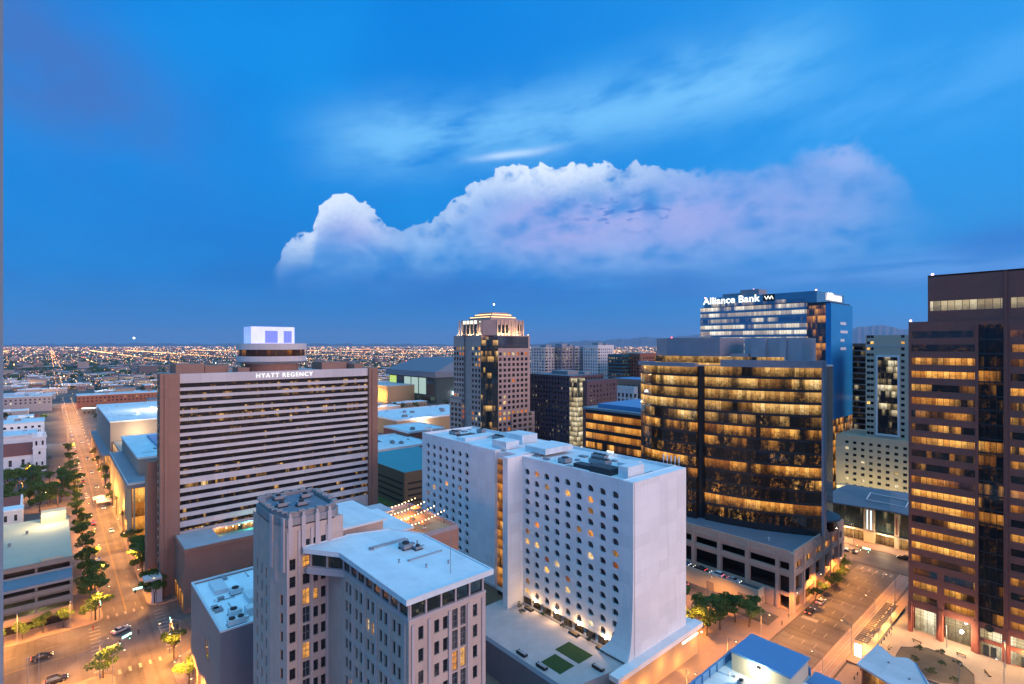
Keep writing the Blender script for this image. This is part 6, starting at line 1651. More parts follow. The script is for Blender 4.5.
def make_palm(seed, h, label, group):
    r = random.Random(seed); t = thing('palm_tree', label, 'palm', (0, 0, 0), group)
    tr = MB(); tr.tube((0, 0, 0), (0.1, 0, h * .5), .26, .2, 7); tr.tube((0.1, 0, h * .5), (0.15, 0.1, h), .2, .17, 7); tr.build('trunk', M['palm_bark'], t)
    cr = MB()
    for k in range(34):
        a = 2 * pi * r.random(); e = r.uniform(-0.9, 1.1); L = r.uniform(1.5, 2.3); p = (0.15, 0.1, h); w = 0.18
        for s in range(4):
            q = (p[0] + cos(a) * cos(e) * L / 4, p[1] + sin(a) * cos(e) * L / 4, p[2] + sin(e) * L / 4); e -= 0.38
            n_ = (-sin(a), cos(a)); w2 = w * 0.8
            cr.face([(p[0] - n_[0] * w, p[1] - n_[1] * w, p[2]), (q[0] - n_[0] * w2, q[1] - n_[1] * w2, q[2] - .05), (q[0] + n_[0] * w2, q[1] + n_[1] * w2, q[2] - .05), (p[0] + n_[0] * w, p[1] + n_[1] * w, p[2])]); p, w = q, w2
    cr.build('crown', M['palm_leaf'], t); return t
class Spread:
    """first use moves the prototype itself, later uses copy it with its parts"""
    def __init__(s, protos): s.p, s.used = protos, [False] * len(protos)
    def put(s, k, x, y, z=0.14, rz=0.0, sc_=1.0, label=None, group=None):
        k %= len(s.p); o = s.p[k] if not s.used[k] else copy_tree(s.p[k]); s.used[k] = True
        o.location = (x, y, z); o.rotation_euler[2] = rz; o.scale = (sc_, sc_, sc_ * rnd.uniform(.92, 1.1))
        if label: o['label'] = label
        if group: o['group'] = group
        return o
big = Spread([make_tree(k, 7.6, 6.4, 1500, 0.26, 'leafy street tree', 'street trees') for k in range(5)])
def trees(items, label, group, sc_=(0.85, 1.15)):
    for i, (x, y) in enumerate(items): big.put(rnd.randrange(5), x, y, 0.14, rnd.uniform(0, 6), rnd.uniform(*sc_), label if isinstance(label, str) else label[i], group)
trees([(10.6, y) for y in (196.5 + 10, 220, 229, 241, 256)], 'dark street tree on the left kerb of the long street beside the parking garage', 'trees along the left kerb by the garage', (1.0, 1.35))
trees([(25.9, y) for y in (209, 214.5, 238, 243.5, 249, 254)], 'dark street tree on the right kerb in front of the banded hotel', 'trees along the hotel kerb', (1.05, 1.35))
trees([(10.2, 169.3), (25.2, 167.2), (26.0, 151.5), (25.8, 196.5 + 10.5)], ['round tree on the near left corner of the crossing', 'round tree at the kerb beside the grey block, just past the crossing', 'yellow green lamplit tree at the bottom edge beside the grey block', 'bushy tree behind a lit green sign at the far right corner of the crossing'], None, (0.95, 1.05))
trees([(-6, 207.0), (-1.5, 207.4), (-11, 206.6), (-16, 207), (3.0, 207.0)], 'low tree along the cross street in front of the parking garage', 'trees before the garage front', (0.6, 0.75))
trees([(10.4 + rnd.uniform(-.5, .5), y) for y in (274, 292, 308, 321, 341, 356, 374, 395, 420, 450, 490, 530)], 'street tree on the left kerb of the long street near the church park', 'far trees on the left kerb', (0.95, 1.4))
trees([(25.6 + rnd.uniform(-.5, .5), y) for y in (270, 352, 375, 400, 430, 470, 510)], 'street tree on the right kerb of the long street before the colonnade', 'far trees on the right kerb')
trees([(rnd.uniform(-42, 8), rnd.uniform(352, 462)) for _ in range(46)], 'tree in the lamplit park before the white church', 'trees of the church park', (1.0, 1.5))
trees([(150, 76.5), (147, 80.5), (151.5, 84), (155, 80), (144, 77.5), (157.5, 75.5), (160, 79.5), (142.5, 84), (147, 89), (153.5, 91), (161, 72.5), (158, 71.5)], 'tree in the lit clump between the white hotel and the parking podium', 'trees beside the white hotel', (0.9, 1.25))
trees([(203, 63.2), (208.5, 63.4), (214, 63.6), (219, 64.5), (224, 66), (228, 67.5), (196, 63.4), (189, 63.6)], 'small lamplit tree on the avenue kerb along the parking podium', 'small trees along the podium', (0.5, 0.7))
trees([(160, 225), (126, 240), (124, 262), (120, 285), (131, 300)], 'tree on the lawn between the banded hotel and the louvred garage', 'trees on the lawn', (0.8, 1.1))
trees([(rnd.uniform(205, 250), rnd.uniform(225, 246)) for _ in range(8)], 'lamplit tree at the foot of the crown tower', 'trees at the crown tower', (1.0, 1.4))
trees([(100, 207), (104, 203), (110, 205)], 'planter tree on the terrace at the foot of the banded hotel', 'terrace trees', (0.5, 0.7))
palms = Spread([make_palm(k, 9.5, 'palm', 'palms') for k in range(3)])
for k in range(16): palms.put(k, rnd.uniform(-40, 9), rnd.uniform(350, 470), 0.14, rnd.uniform(0, 6), rnd.uniform(.8, 1.3), 'slim palm rising above the church park trees', 'palms in the church park')
for k in range(8): palms.put(k, 24.9, 262 + k * 33, 0.14, rnd.uniform(0, 6), rnd.uniform(.8, 1.1), 'slim palm on the right kerb of the long street', 'palms on the right kerb')
shrub = Spread([make_tree(40 + k, 2.2, 2.6, 260, 0.16, 'shrub', 'shrubs', 5, 'shrub', 'leaf_dark', 'shrub') for k in range(2)])
for k, (x, y) in enumerate(((180, 34.5), (176, 29), (170, 25.5), (169, 30), (179, 26), (173.5, 34), (182, 30))): shrub.put(k, x, y, 0.55, k, rnd.uniform(.7, 1.1), 'dark shrub in the planting bed before the granite tower', 'shrubs in the planting bed')
for k, (x, y) in enumerate(((104.6, 116), (104.9, 106.2), (104.8, 98), (104.8, 89), (104.6, 80.5), (103.4, 114), (101.5, 111))): shrub.put(k, x, y, 7.9, k, rnd.uniform(.5, .75), 'clipped shrub in a row along the terrace doors of the white hotel', 'shrubs on the hotel terrace')
for x, y, z, sx, sy in ((104.7, 111.5, 7.9, 1.2, 3), (104.7, 94, 7.9, 1.2, 3), (104.7, 85.0, 7.9, 1.2, 2.4)):
    m = MB(); m.box(x - sx / 2, x + sx / 2, y - sy / 2, y + sy / 2, z, z + 0.55); m.box(x - sx / 2 + .1, x + sx / 2 - .1, y - sy / 2 + .1, y + sy / 2 - .1, z + .55, z + .6, 1)
    tag(m.build('planter_box', [M['metal_dark'], M['soil']]), 'dark planter box on the pale courtyard beside the hotel doors', 'planter', 'planters on the hotel terrace')

# =================================================== street lamps with real light
def lamp_light(key, energy, c):
    L = bpy.data.lights.get(key)
    if L is None: L = bpy.data.lights.new(key, 'SPOT'); L.energy = energy; L.color = c; L.shadow_soft_size = 0.25; L.spot_size = radians(152); L.spot_blend = 0.6
    return L
def make_lamp(h=8.8, arm=2.2, kind='lamp_orange', energy=12000, c=(1.0, 0.36, 0.055), name='street_lamp'):
    t = thing(name, 'street lamp', 'street lamp', (0, 0, 0))
    m = MB(); m.tube((0, 0, 0), (0, 0, 0.6), .16, .13); m.tube((0, 0, .6), (0, 0, h), .10, .07); m.build('pole', M['metal_grey'], t)
    m = MB(); m.tube((0, 0, h - .3), (arm * .6, 0, h + .15), .045); m.tube((arm * .6, 0, h + .15), (arm, 0, h + .18), .04); m.build('arm', M['metal_grey'], t)
    m = MB(); m.box(arm - .25, arm + .5, -.16, .16, h + .12, h + .27); hd = m.build('lamp_head', M['metal_grey'], t)
    m = MB(); m.ball((arm + .15, 0, h + .10), .26, .15, .10, 8, 4); m.build('lens', M[kind], hd)
    o = bpy.data.objects.new('lamp_light', lamp_light(kind + str(energy), energy, c)); col.objects.link(o); o.parent = t; o.location = (arm + .15, 0, h - .25)
    return t
LO = Spread([make_lamp()])
LP = Spread([make_lamp(6.5, 1.2, 'lamp_white', 3200, (1.0, .56, .24))])
def lamp(x, y, rz, label, group):
    o = LO.put(0, x, y, 0.14, rz, 1.0, label, group); o.scale = (1, 1, 1)
for k in range(41):
    y = 70 + k * 23.0
    if 168 < y < 208: continue
    lamp(11.6, y, 0, 'street lamp on the left kerb of the long orange lit street', 'lamps on the left kerb')
    lamp(24.8, y + 9, pi, 'street lamp on the right kerb of the long orange lit street', 'lamps on the right kerb')
for x in (-58, -34, -12, 48, 72, 96):
    lamp(x, 205.6, -pi / 2, 'street lamp on the far kerb of the cross street by the garage and hotel', 'lamps on the far cross street kerb')
    lamp(x + 8, 170.6, pi / 2, 'street lamp on the near kerb of the cross street', 'lamps on the near cross street kerb')
for x, y, a in ((9.6, 207.4, -.8), (27.2, 207.4, -2.4), (9.6, 169.6, .8), (27.0, 169.6, 2.4), (26.0, 163, pi), (26.2, 150, pi), (26.5, 138, pi)): lamp(x, y, a, 'street lamp at the crossing of the two orange lit streets', 'lamps at the crossing')
for k in range(8):
    x = -76 + k * 11.5
    lamp(x, 205.6, -pi / 2, 'street lamp on the far kerb of the cross street by the garage and hotel', 'lamps on the far cross street kerb'); lamp(x + 5, 170.7, pi / 2, 'street lamp on the near kerb of the cross street', 'lamps on the near cross street kerb')
for x, y, a in ((170, 41.5, 0), (184.5, 42, 0), (188.6, 30, pi), (188.6, 18, pi), (176, 17, 1.5), (166, 24, 0)): LP.put(0, x, y, 0.2, a, 1.0, 'street lamp on the pale plaza before the granite tower', 'lamps on the plaza')
for x in (-70, -46, -16):
    lamp(x, 170.7, pi / 2, 'street lamp on the near kerb of the cross street', 'lamps on the near cross street kerb')
for x in (92, 112, 132, 152, 172, 192, 212, 230):
    lamp(x, 65.4, -pi / 2, 'street lamp on the podium side of the curving avenue', 'lamps on the podium side of the avenue')
for x in (120, 142, 164, 186, 208):
    lamp(x, 46.3, pi / 2, 'street lamp on the plaza side of the curving avenue beside the tracks', 'lamps on the plaza side of the avenue')
for y in (20, 46, 72, 100, 130): lamp(257.4, y, pi, 'street lamp before the folded roof building', 'lamps on the far street')
for x, y in ((138.5, 80), (138.5, 100), (160.5, 86), (160.5, 110)): lamp(x, y, 0, 'lamp in the tree clump beside the white hotel', 'lamps beside the white hotel')
for x, y in ((-30, 372), (-14, 395), (-4, 362), (-34, 425), (2, 432), (-12, 450)): lamp(x, y, 0, 'lamp among the trees of the church park', 'lamps of the church park')
for x, y in ((126, 225), (205, 240), (230, 232), (118, 300)): lamp(x, y, 0, 'lamp on the lawn and street near the crown tower', 'lamps near the crown tower')
def plaza_globe(first=[]):
    pass
# =================================================== signals and lit name signs
def signal(x, y, rz, label, dist=6.0, red=False):
    t = thing('traffic_signal', label, 'traffic signal', (x, y, 0.14))
    t.rotation_euler[2] = rz
    def b(mb, name, mat):
        o = mb.build(name, mat); o.parent = t; return o
    b(MB().tube((0, 0, 0), (0, 0, 6.6), .13, .09), 'pole', M['metal_grey'])
    b(MB().tube((0, 0, 6.3), (dist, 0, 6.7), .08, .05), 'mast_arm', M['metal_grey'])
    for u in (dist - .4, dist * .5):
        m = MB(); m.box(u - .18, u + .18, -.12, .12, 5.9, 6.95)
        for k in range(3): m.tube((u, -.12, 6.1 + k * .32), (u, -.22, 6.1 + k * .32), .11, n=8, m=1 if (k == 2) == red and k != 1 else 0)
        b(m, 'signal_head', [M['black'], M['signal_red'] if red else M['signal_green']])
    b(MB().box(dist * .62, dist * .62 + 2.5, -.07, .07, 6.85, 7.45), 'name_sign', glow('lit name sign', (0.45, 1.0, 0.72), 2.2) if 'lit name sign' not in bpy.data.materials else bpy.data.materials['lit name sign'])
signal(26.0, 204.8, pi, 'traffic signal with a lit green name sign at the far right corner of the crossing')
signal(11.2, 170.9, 0.55, 'traffic signal with a lit green name sign at the near left corner of the crossing')
signal(11.4, 205.0, -pi / 2, 'traffic signal with red lights beside the trees at the far left corner of the crossing', 5.0, True)
signal(25.6, 171.0, pi / 2, 'traffic signal on a dark pole at the near right corner of the crossing', 5.0, True)
signal(234, 66.0, -pi / 2, 'traffic signal with a lit green name sign at the bend of the avenue')
signal(257.6, 46.5, pi, 'traffic signal across the far street by the folded roof building', 6.0, True)

# =================================================== vehicles
def make_car(k):
    t = thing('parked_car', 'car', 'car', (0, 0, 0)); suv = k == 1
    H = 1.72 if suv else 1.42
    side = [(-2.25, .35), (-2.28, .75), (-2.1, .95), (-1.5, 1.0 if suv else .98), (1.0, .98), (1.7, .9), (2.2, .72), (2.25, .38)]
    def loft(prof, w0, w1, zt):
        m = MB(); n = len(prof)
        for s_ in (-1, 1):
            pass
        L = [(x, -(w0 if z < .8 else w1), z) for x, z in prof]; R = [(x, (w0 if z < .8 else w1), z) for x, z in prof]
        m.face(L); m.face(R[::-1])
        for i in range(n): j = (i + 1) % n; m.face([L[i], L[j], R[j], R[i]])
        return m
    loft(side, .90, .84, 0).build('body', M['metal_white'], t)
    cab = [(-2.0 if suv else -1.55, .97), (-1.75 if suv else -.95, H - .06), (.1 if suv else .05, H - .06), (1.0, .97)]
    m = MB(); lo = [(x, -.82, z) if z < 1.1 else (x, -.64, z) for x, z in cab]; hi = [(x, -y, z) for x, y, z in lo]
    m.face(lo); m.face(hi[::-1])
    for i in range(4): j = (i + 1) % 4; m.face([lo[i], lo[j], hi[j], hi[i]])
    m.build('window', M['dark_glass'], t)
    r = MB(); r.box(cab[1][0] - .03, cab[2][0] + .03, -.66, .66, H - .07, H); r.build('roof', M['metal_white'], t)
    for x in (-1.4, 1.42):
        for s_ in (-1, 1):
            wh = MB().tube((x, s_ * .93, .34), (x, s_ * .70, .34), .34, n=12).build('wheel', M['black'], t); MB().tube((x, s_ * .945, .34), (x, s_ * .92, .34), .2, n=10).build('rim', M['metal_grey'], wh)
    for s_ in (-1, 1):
        MB().box(2.16, 2.27, s_ * .68 - .18, s_ * .68 + .18, .62, .78).build('headlight', M['strip_white'], t)
        MB().box(-2.30, -2.2, s_ * .68 - .16, s_ * .68 + .16, .72, .88).build('tail_light', M['signal_red'], t)
    return t
PAINT = {k: surf(k + ' car paint', c, 0.25, 0.02, 0.5, spec=0.6) for k, c in dict(black=(.015, .015, .018), white=(.7, .7, .7), silver=(.38, .39, .41), grey=(.14, .145, .155), red=(.36, .03, .025), blue=(.04, .09, .24)).items()}
CARS = Spread([make_car(0), make_car(1)])
def car(k, x, y, rz, paint, label, group=None, z=0.03):
    o = CARS.put(k, x, y, z, rz, 1.0, label, group); o.scale = (1, 1, 1)
    for ch in o.children:
        if ch.name.split('.')[0] in ('body', 'roof'):
            ch.material_slots[0].link = 'OBJECT'; ch.material_slots[0].material = PAINT[paint]
    return o
car(0, -1.6, 190.9, 0, 'black', 'black car on the cross street before the garage')
car(0, 15.8, 193.6, 0.45, 'silver', 'silver car turning in the middle of the crossing')
car(1, 1.2, 175.4, 0, 'black', 'dark car at the bottom edge on the near side of the cross street')
car(1, 14.2, 262, pi / 2, 'black', 'dark car driving away on the long street beside the garage roof')
car(0, 21.0, 300, -pi / 2, 'white', 'white car coming towards the crossing with headlights lit, before the colonnade')
car(1, 15.5, 318, pi / 2, 'red', 'red car driving away near the church park')
car(0, 20.8, 345, -pi / 2, 'silver', 'silver oncoming car beyond the white street canopy')
for i, y in enumerate((375, 398, 420, 446, 470, 500, 540, 590, 640)): car(i % 2, 20.9 if i % 2 else 15.4, y, -pi / 2 if i % 2 else pi / 2, ('white', 'grey', 'black', 'silver')[i % 4], 'small distant car on the long orange lit street', 'distant cars on the long street')
names = ['silver', 'white', 'black', 'blue', 'grey', 'white', 'silver', 'black', 'red', 'grey', 'white']
for i, p in enumerate(names): car(i % 2, 174.3, 84 + i * 6.2, pi / 2 + (0.02 if i % 3 else pi), p, ('%s %s parked in the row on the shelf below the pink podium' % (p, 'sedan' if i % 2 == 0 else 'hatchback')), 'cars parked on the podium shelf', 4.67)
car(1, 254.0, 53.5, pi / 2, 'black', 'dark car waiting at the kerb under the folded roof building')
car(0, 247.0, 70, pi / 2, 'silver', 'silver car on the far street past the end of the avenue')
car(0, 241.5, 84, -pi / 2, 'grey', 'grey car on the far street behind the podium corner')
car(1, 181.0, 62.6, 0, 'black', 'black van parked on the avenue beside the podium corner')
car(0, 190.5, 62.6, 0, 'silver', 'silver car parked on the avenue before the small lamplit trees')
car(0, 141.5, 56.2, pi, 'white', 'white car on the avenue next to the blue roof, driving towards the bottom edge')
car(1, 168.0, 100, pi / 2, 'grey', 'grey car standing in the lane along the shelf wall')
car(0, 145, 190, 0, 'white', 'white car on the cross street behind the white hotel')

# street canopies
def canopy(x, y, label, w=4.0):
    t = thing('market_canopy', label, 'canopy', (x, y, 0.03)); m = MB()
    for a in (-1, 1):
        for b in (-1, 1): m.tube((x + a * w / 2, y + b * w / 2, .03), (x + a * w / 2, y + b * w / 2, 2.5), .05, n=6)
    m.build('pole', M['metal_white'], t); m = MB(); top = (x, y, 3.7); c = [(x + a * w / 2 * 1.06, y + b * w / 2 * 1.06, 2.5) for a, b in ((-1, -1), (1, -1), (1, 1), (-1, 1))]
    for i in range(4): m.face([c[i], c[(i + 1) % 4], top]); p, q = c[i], c[(i + 1) % 4]; m.face([p, q, (q[0], q[1], 2.2), (p[0], p[1], 2.2)])
    m.build('roof', M['metal_white'], t)
canopy(21.5, 352.5, 'white peaked canopy at the kerb of the long street, the nearer of the pair', 6.0); canopy(20.5, 361, 'white peaked canopy at the kerb of the long street, the farther of the pair', 6.0)

# rail stop beside the avenue
def rail_stop():
    t = thing('rail_platform', 'lit rail platform with slatted shade canopies beside the avenue', 'rail stop', (182, 44, 0))
    m = MB(); m.box(160, 206, 43.2, 46.4, 0.14, 0.75); m.build('platform', M['pale_conc'], t)
    m = MB(); m.box(160, 206, 46.25, 46.4, 0.752, 0.79); m.box(160, 206, 43.2, 43.35, 0.752, 0.79); m.build('edge_line', M['yellow_paint'], t)
    m = MB()
    for k in range(9): x = 168 + k * 3.6; m.tube((x, 44.8, .75), (x, 44.8, 3.6), .09, n=6); m.box(x - .08, x + .08, 43.5, 46.2, 3.55, 3.7)
    m.build('canopy_post', M['metal_grey'], t)
    m = MB()
    for k in range(26): m.box(167 + k * 1.22, 167.75 + k * 1.22, 43.3, 46.4, 3.70, 3.80)
    m.build('canopy', M['metal_dark'], t)
    m = MB()
    for k in range(9): m.box(168.5 + k * 3.6, 170.5 + k * 3.6, 44.7, 44.9, 3.42, 3.5)
    m.build('light_strip', M['strip_warm'], t)
    for k in range(4):
        o = bpy.data.objects.new('platform_light', lamp_light('platform', 2600, (1.0, .56, .18))); col.objects.link(o); o.parent = t; o.location = (170 + k * 9 - 182, .6, 3.2)
    m = MB(); m.box(164, 164.25, 44, 45.6, .75, 4.0); m.build('ticket_board', M['strip_white'], t)
rail_stop()
# plaza furniture
bench0 = None
for i, (x, y, rz) in enumerate(((168, 39.8, .1), (176, 40.4, 0), (185.5, 36, 1.4), (186.5, 26.5, 1.5), (181, 20.5, .6), (164.3, 30, 1.5))):
    if bench0 is None:
        b = bench0 = thing('bench', 'low bench', 'bench', (0, 0, 0), 'benches on the plaza'); p = b
        MB().box(-1.1, 1.1, -.26, .26, .40, .48).build('seat', M['brick_orange'], b)
        for s_ in (-.85, .85): MB().box(s_ - .06, s_ + .06, -.24, .24, 0, .40).build('leg', M['metal_dark'], b)
        MB().box(-1.1, 1.1, .22, .27, .55, .85).build('backrest', M['brick_orange'], b)
        for s_ in (-.85, .85): MB().box(s_ - .03, s_ + .03, .20, .22, .48, .85).build('bracket', M['metal_dark'], b)
    else: b = copy_tree(bench0)
    b.location = (x, y, 0.2); b.rotation_euler[2] = rz; b['label'] = 'wooden bench on the pale plaza around the dark planting bed'
bol = None
for k in range(14):
    if bol is None:
        bol = thing('bollard', 'short bollard', 'bollard', (0, 0, 0), 'bollards on the plaza edge'); MB().tube((0, 0, 0), (0, 0, .85), .12, .11, 10).build('post', M['metal_dark'], bol); MB().tube((0, 0, .85), (0, 0, .95), .13, .06, 10).build('cap', M['metal_grey'], bol); b = bol
    else: b = copy_tree(bol)
    b.location = (153 + k * 2.7, 42.6, 0.2); b['label'] = 'short dark bollard in the row between the plaza and the rail platform'
# people
def make_person():
    me = bpy.data.meshes.new('person')
    V = [(0, 0, .95), (0, 0, 1.2), (0, 0, 1.42), (0, 0, 1.52), (0, .02, 1.66), (.1, 0, .9), (.12, .08, .5), (.12, -.02, .08), (.12, .12, .04), (-.1, 0, .9), (-.13, -.06, .5), (-.13, -.2, .1), (-.13, -.08, .05), (.2, 0, 1.4), (.26, -.06, 1.12), (.27, .06, .88), (-.2, 0, 1.4), (-.26, .05, 1.12), (-.26, .16, .9)]
    E_ = [(0, 1), (1, 2), (2, 3), (3, 4), (0, 5), (5, 6), (6, 7), (7, 8), (0, 9), (9, 10), (10, 11), (11, 12), (2, 13), (13, 14), (14, 15), (2, 16), (16, 17), (17, 18)]
    R = [.14, .13, .14, .06, .11, .10, .07, .05, .05, .10, .07, .05, .05, .07, .05, .04, .07, .05, .04]
    me.from_pydata(V, E_, []); o = bpy.data.objects.new('person', me); col.objects.link(o)
    md = o.modifiers.new('skin', 'SKIN'); me.skin_vertices[0].data[0].use_root = True
    for i, r in enumerate(R): me.skin_vertices[0].data[i].radius = (r, r * .85)
    o.modifiers.new('sub', 'SUBSURF').levels = 1; o.modifiers['sub'].render_levels = 1
    dg = bpy.context.evaluated_depsgraph_get(); m2 = bpy.data.meshes.new_from_object(o.evaluated_get(dg)); bpy.data.objects.remove(o)
    return m2
pm_ = make_person()
for i, (x, y, rz, c) in enumerate(((19.5, 188.0, .5, 'black'), (13.4, 180.4, 1.8, 'black'), (27.5, 187, 2.0, 'blue'), (29.2, 160, .2, 'grey'), (28.5, 183.5, 3, 'black'), (172, 65.5, 1.2, 'grey'), (166, 65.2, 4, 'black'), (178, 44.8, 0, 'blue'), (186, 45.2, 2, 'black'), (9.6, 199, 1, 'red'))):
    o = bpy.data.objects.new('person', pm_.copy()); col.objects.link(o); o.location = (x, y, 0.78 if 43 < y < 46.3 else (0.03 if 12.5 < x < 24 else 0.14)); o.rotation_euler[2] = rz; o.data.materials.append(PAINT[c])
    tag(o, ['person in dark clothes crossing the middle of the crossing', 'person in dark clothes stepping off the near left corner of the crossing', 'person in blue at the right kerb of the crossing', 'person in grey walking past the grey block', 'person in dark clothes waiting under the signal at the near right corner', 'person in grey beside the podium corner on the avenue pavement', 'person in dark clothes on the avenue pavement near the tree clump', 'person in blue standing on the rail platform', 'person in dark clothes on the rail platform near its far end', 'person in red on the pavement at the garage corner'][i], 'person')

# the pier of the viewer's own building at the left border
px_, py_ = place(1.6, 5.0)
m = MB(); m.box(px_ - 0.6, px_, py_ - .3, py_ + .25, 0.15, 101); tag(m.build('stone_pier', M['tan_trim']), 'narrow pinkish stone pier edge running up the left border', 'pier')

# =================================================== the flat city beyond
TAKEN = [(-70, 112, 60, 345), (-130, 110, 345, 585), (100, 240, 60, 430), (140, 350, 180, 560), (330, 420, 50, 240), (400, 580, 620, 800), (360, 440, 690, 800), (-130, 200, 890, 950), (-100, 0, 630, 690), (3, 34, 0, 1200), (-200, -105, 590, 660), (200, 360, 180, 330), (430, 700, 240, 560), (250, 420, 30, 190)]
def free(x, y, m=8): return all(not (a - m < x < b + m and c - m < y < d + m) for a, b, c, d in TAKEN)
HW = [surf('house wall %d' % k, c, .85, .1, .3) for k, c in enumerate(((.32, .27, .24), (.22, .15, .125), (.38, .35, .34), (.15, .125, .125), (.27, .21, .145)))]
def make_house(k):
    r = random.Random(90 + k); t = thing('low_building', 'low building', 'building', (0, 0, 0))
    sx, sy, h = ((12, 10, 4.5), (22, 14, 7), (34, 20, 8), (16, 16, 10), (46, 18, 6), (26, 26, 13))[k]
    w = MB(); w.box(-sx / 2, sx / 2, -sy / 2, sy / 2, 0, h); w.build('wall', HW[k % 5], t)
    rf = MB()
    if k == 0: rf.face([(-sx / 2 - .5, -sy / 2 - .5, h), (sx / 2 + .5, -sy / 2 - .5, h), (sx / 2 - 3, 0, h + 2.4), (-sx / 2 + 3, 0, h + 2.4)]); rf.face([(sx / 2 + .5, sy / 2 + .5, h), (-sx / 2 - .5, sy / 2 + .5, h), (-sx / 2 + 3, 0, h + 2.4), (sx / 2 - 3, 0, h + 2.4)]); rf.face([(sx / 2 + .5, -sy / 2 - .5, h), (sx / 2 + .5, sy / 2 + .5, h), (sx / 2 - 3, 0, h + 2.4)]); rf.face([(-sx / 2 - .5, sy / 2 + .5, h), (-sx / 2 - .5, -sy / 2 - .5, h), (-sx / 2 + 3, 0, h + 2.4)])
    else: rf.box(-sx / 2 - .3, sx / 2 + .3, -sy / 2 - .3, sy / 2 + .3, h, h + .6); rf.box(-sx * .2, sx * .05, -sy * .2, sy * .1, h + .6, h + 2)
    rf.build('roof', M[('tile_red', 'white_roof_b', 'white_roof', 'grey_roof', 'white_roof_b', 'slate_roof')[k]], t)
    g = MB()
    for j in range(int(sx / 4)):
        for i in range(max(1, int(h / 4.2))):
            g.box(-sx / 2 + 1.2 + j * 4, -sx / 2 + 2.8 + j * 4, -sy / 2 - .06, -sy / 2 + .1, 1.4 + i * 3.8, 3.0 + i * 3.8); g.box(-sx / 2 - .06, -sx / 2 + .1, -sy / 2 + 1 + j * 3 if j * 3 + 3 < sy else -sy / 2 + 1, -sy / 2 + 2.4 + j * 3 if j * 3 + 3 < sy else -sy / 2 + 2.4, 1.4 + i * 3.8, 3.0 + i * 3.8)
    g.build('window', M['window_cream'] if k % 2 else M['window_dark'], t)
    return t
HS = Spread([make_house(k) for k in range(6)])
LB = {0: 'small house with a red hipped roof on the dark city plain', 1: 'low block with a dull white roof and lit windows on the city plain', 2: 'low pale shed with a white roof on the city plain', 3: 'square dark block with a grey roof on the city plain', 4: 'long low tan building on the city plain', 5: 'taller brown block with a slate roof on the city plain'}
n = 0; tries = 0
spots = []
while n < 285 and tries < 12000:
    tries += 1
    px = rnd.uniform(2, 470) if rnd.random() < .8 else rnd.uniform(530, 905)
    d = 400 * (1400 / 400.0) ** rnd.random() ** 0.9
    x, y = place(px, d)
    if not free(x, y, 12) or any((x - a) ** 2 + (y - b) ** 2 < 26 ** 2 for a, b in spots): continue
    spots.append((x, y)); k = rnd.choice((0, 0, 1, 2, 2, 3, 4, 4, 5)); o = HS.put(k, x, y, 0, rnd.choice((0, 0, pi / 2)), 1.0, LB[k], 'low buildings %d on the city plain' % k); n += 1
TS = Spread([make_tree(70 + k, 8.5, 8.5, 130, 0.85, 'tree', 'trees', 6, 'shade_tree', 'leaf_dark') for k in range(4)])
n = 0
while n < 295:
    px = rnd.uniform(2, 470) if rnd.random() < .8 else rnd.uniform(530, 905)
    d = 400 * (1300 / 400.0) ** rnd.random() ** 0.8; x, y = place(px, d)
    if not free(x, y, 3): continue
    TS.put(n, x, y, 0, rnd.uniform(0, 6), rnd.uniform(.7, 1.3), 'dark shade tree among the low buildings of the city plain', 'shade trees on the city plain'); n += 1
# beyond that nobody could count them
fc = MB(); ft = MB()
for _ in range(8500):
    px = rnd.uniform(-30, 1000); q = 3.2 + 30 * rnd.random() ** 2.2; d = FOCAL * EYE / q; d = max(d, 1250)
    x, y = place(px, d)
    if not free(x, y, 30): continue
    s = rnd.uniform(6, 19) * (1 + d / 6000); h = rnd.choice((4, 5, 6, 7, 9)) + (rnd.random() < .05) * rnd.uniform(6, 25)
    if rnd.random() < .42:
        fc.box(x - s, x + s, y - s * rnd.uniform(.4, 1), y + s * .6, 0, h, rnd.choice((0, 1, 3, 3)), top=rnd.choice((4, 5, 5, 0, 1, 3)), bottom=False)
    else: ft.ball((x, y, 2.5), s * .6, s * .6, 5.0 + 2 * rnd.random(), 6, 4)
fc.build('far_city', HW[:4] + [M['white_roof_b'], M['grey_roof']], kind='stuff')
ft.build('far_trees', M['leaf_dark'], kind='stuff')
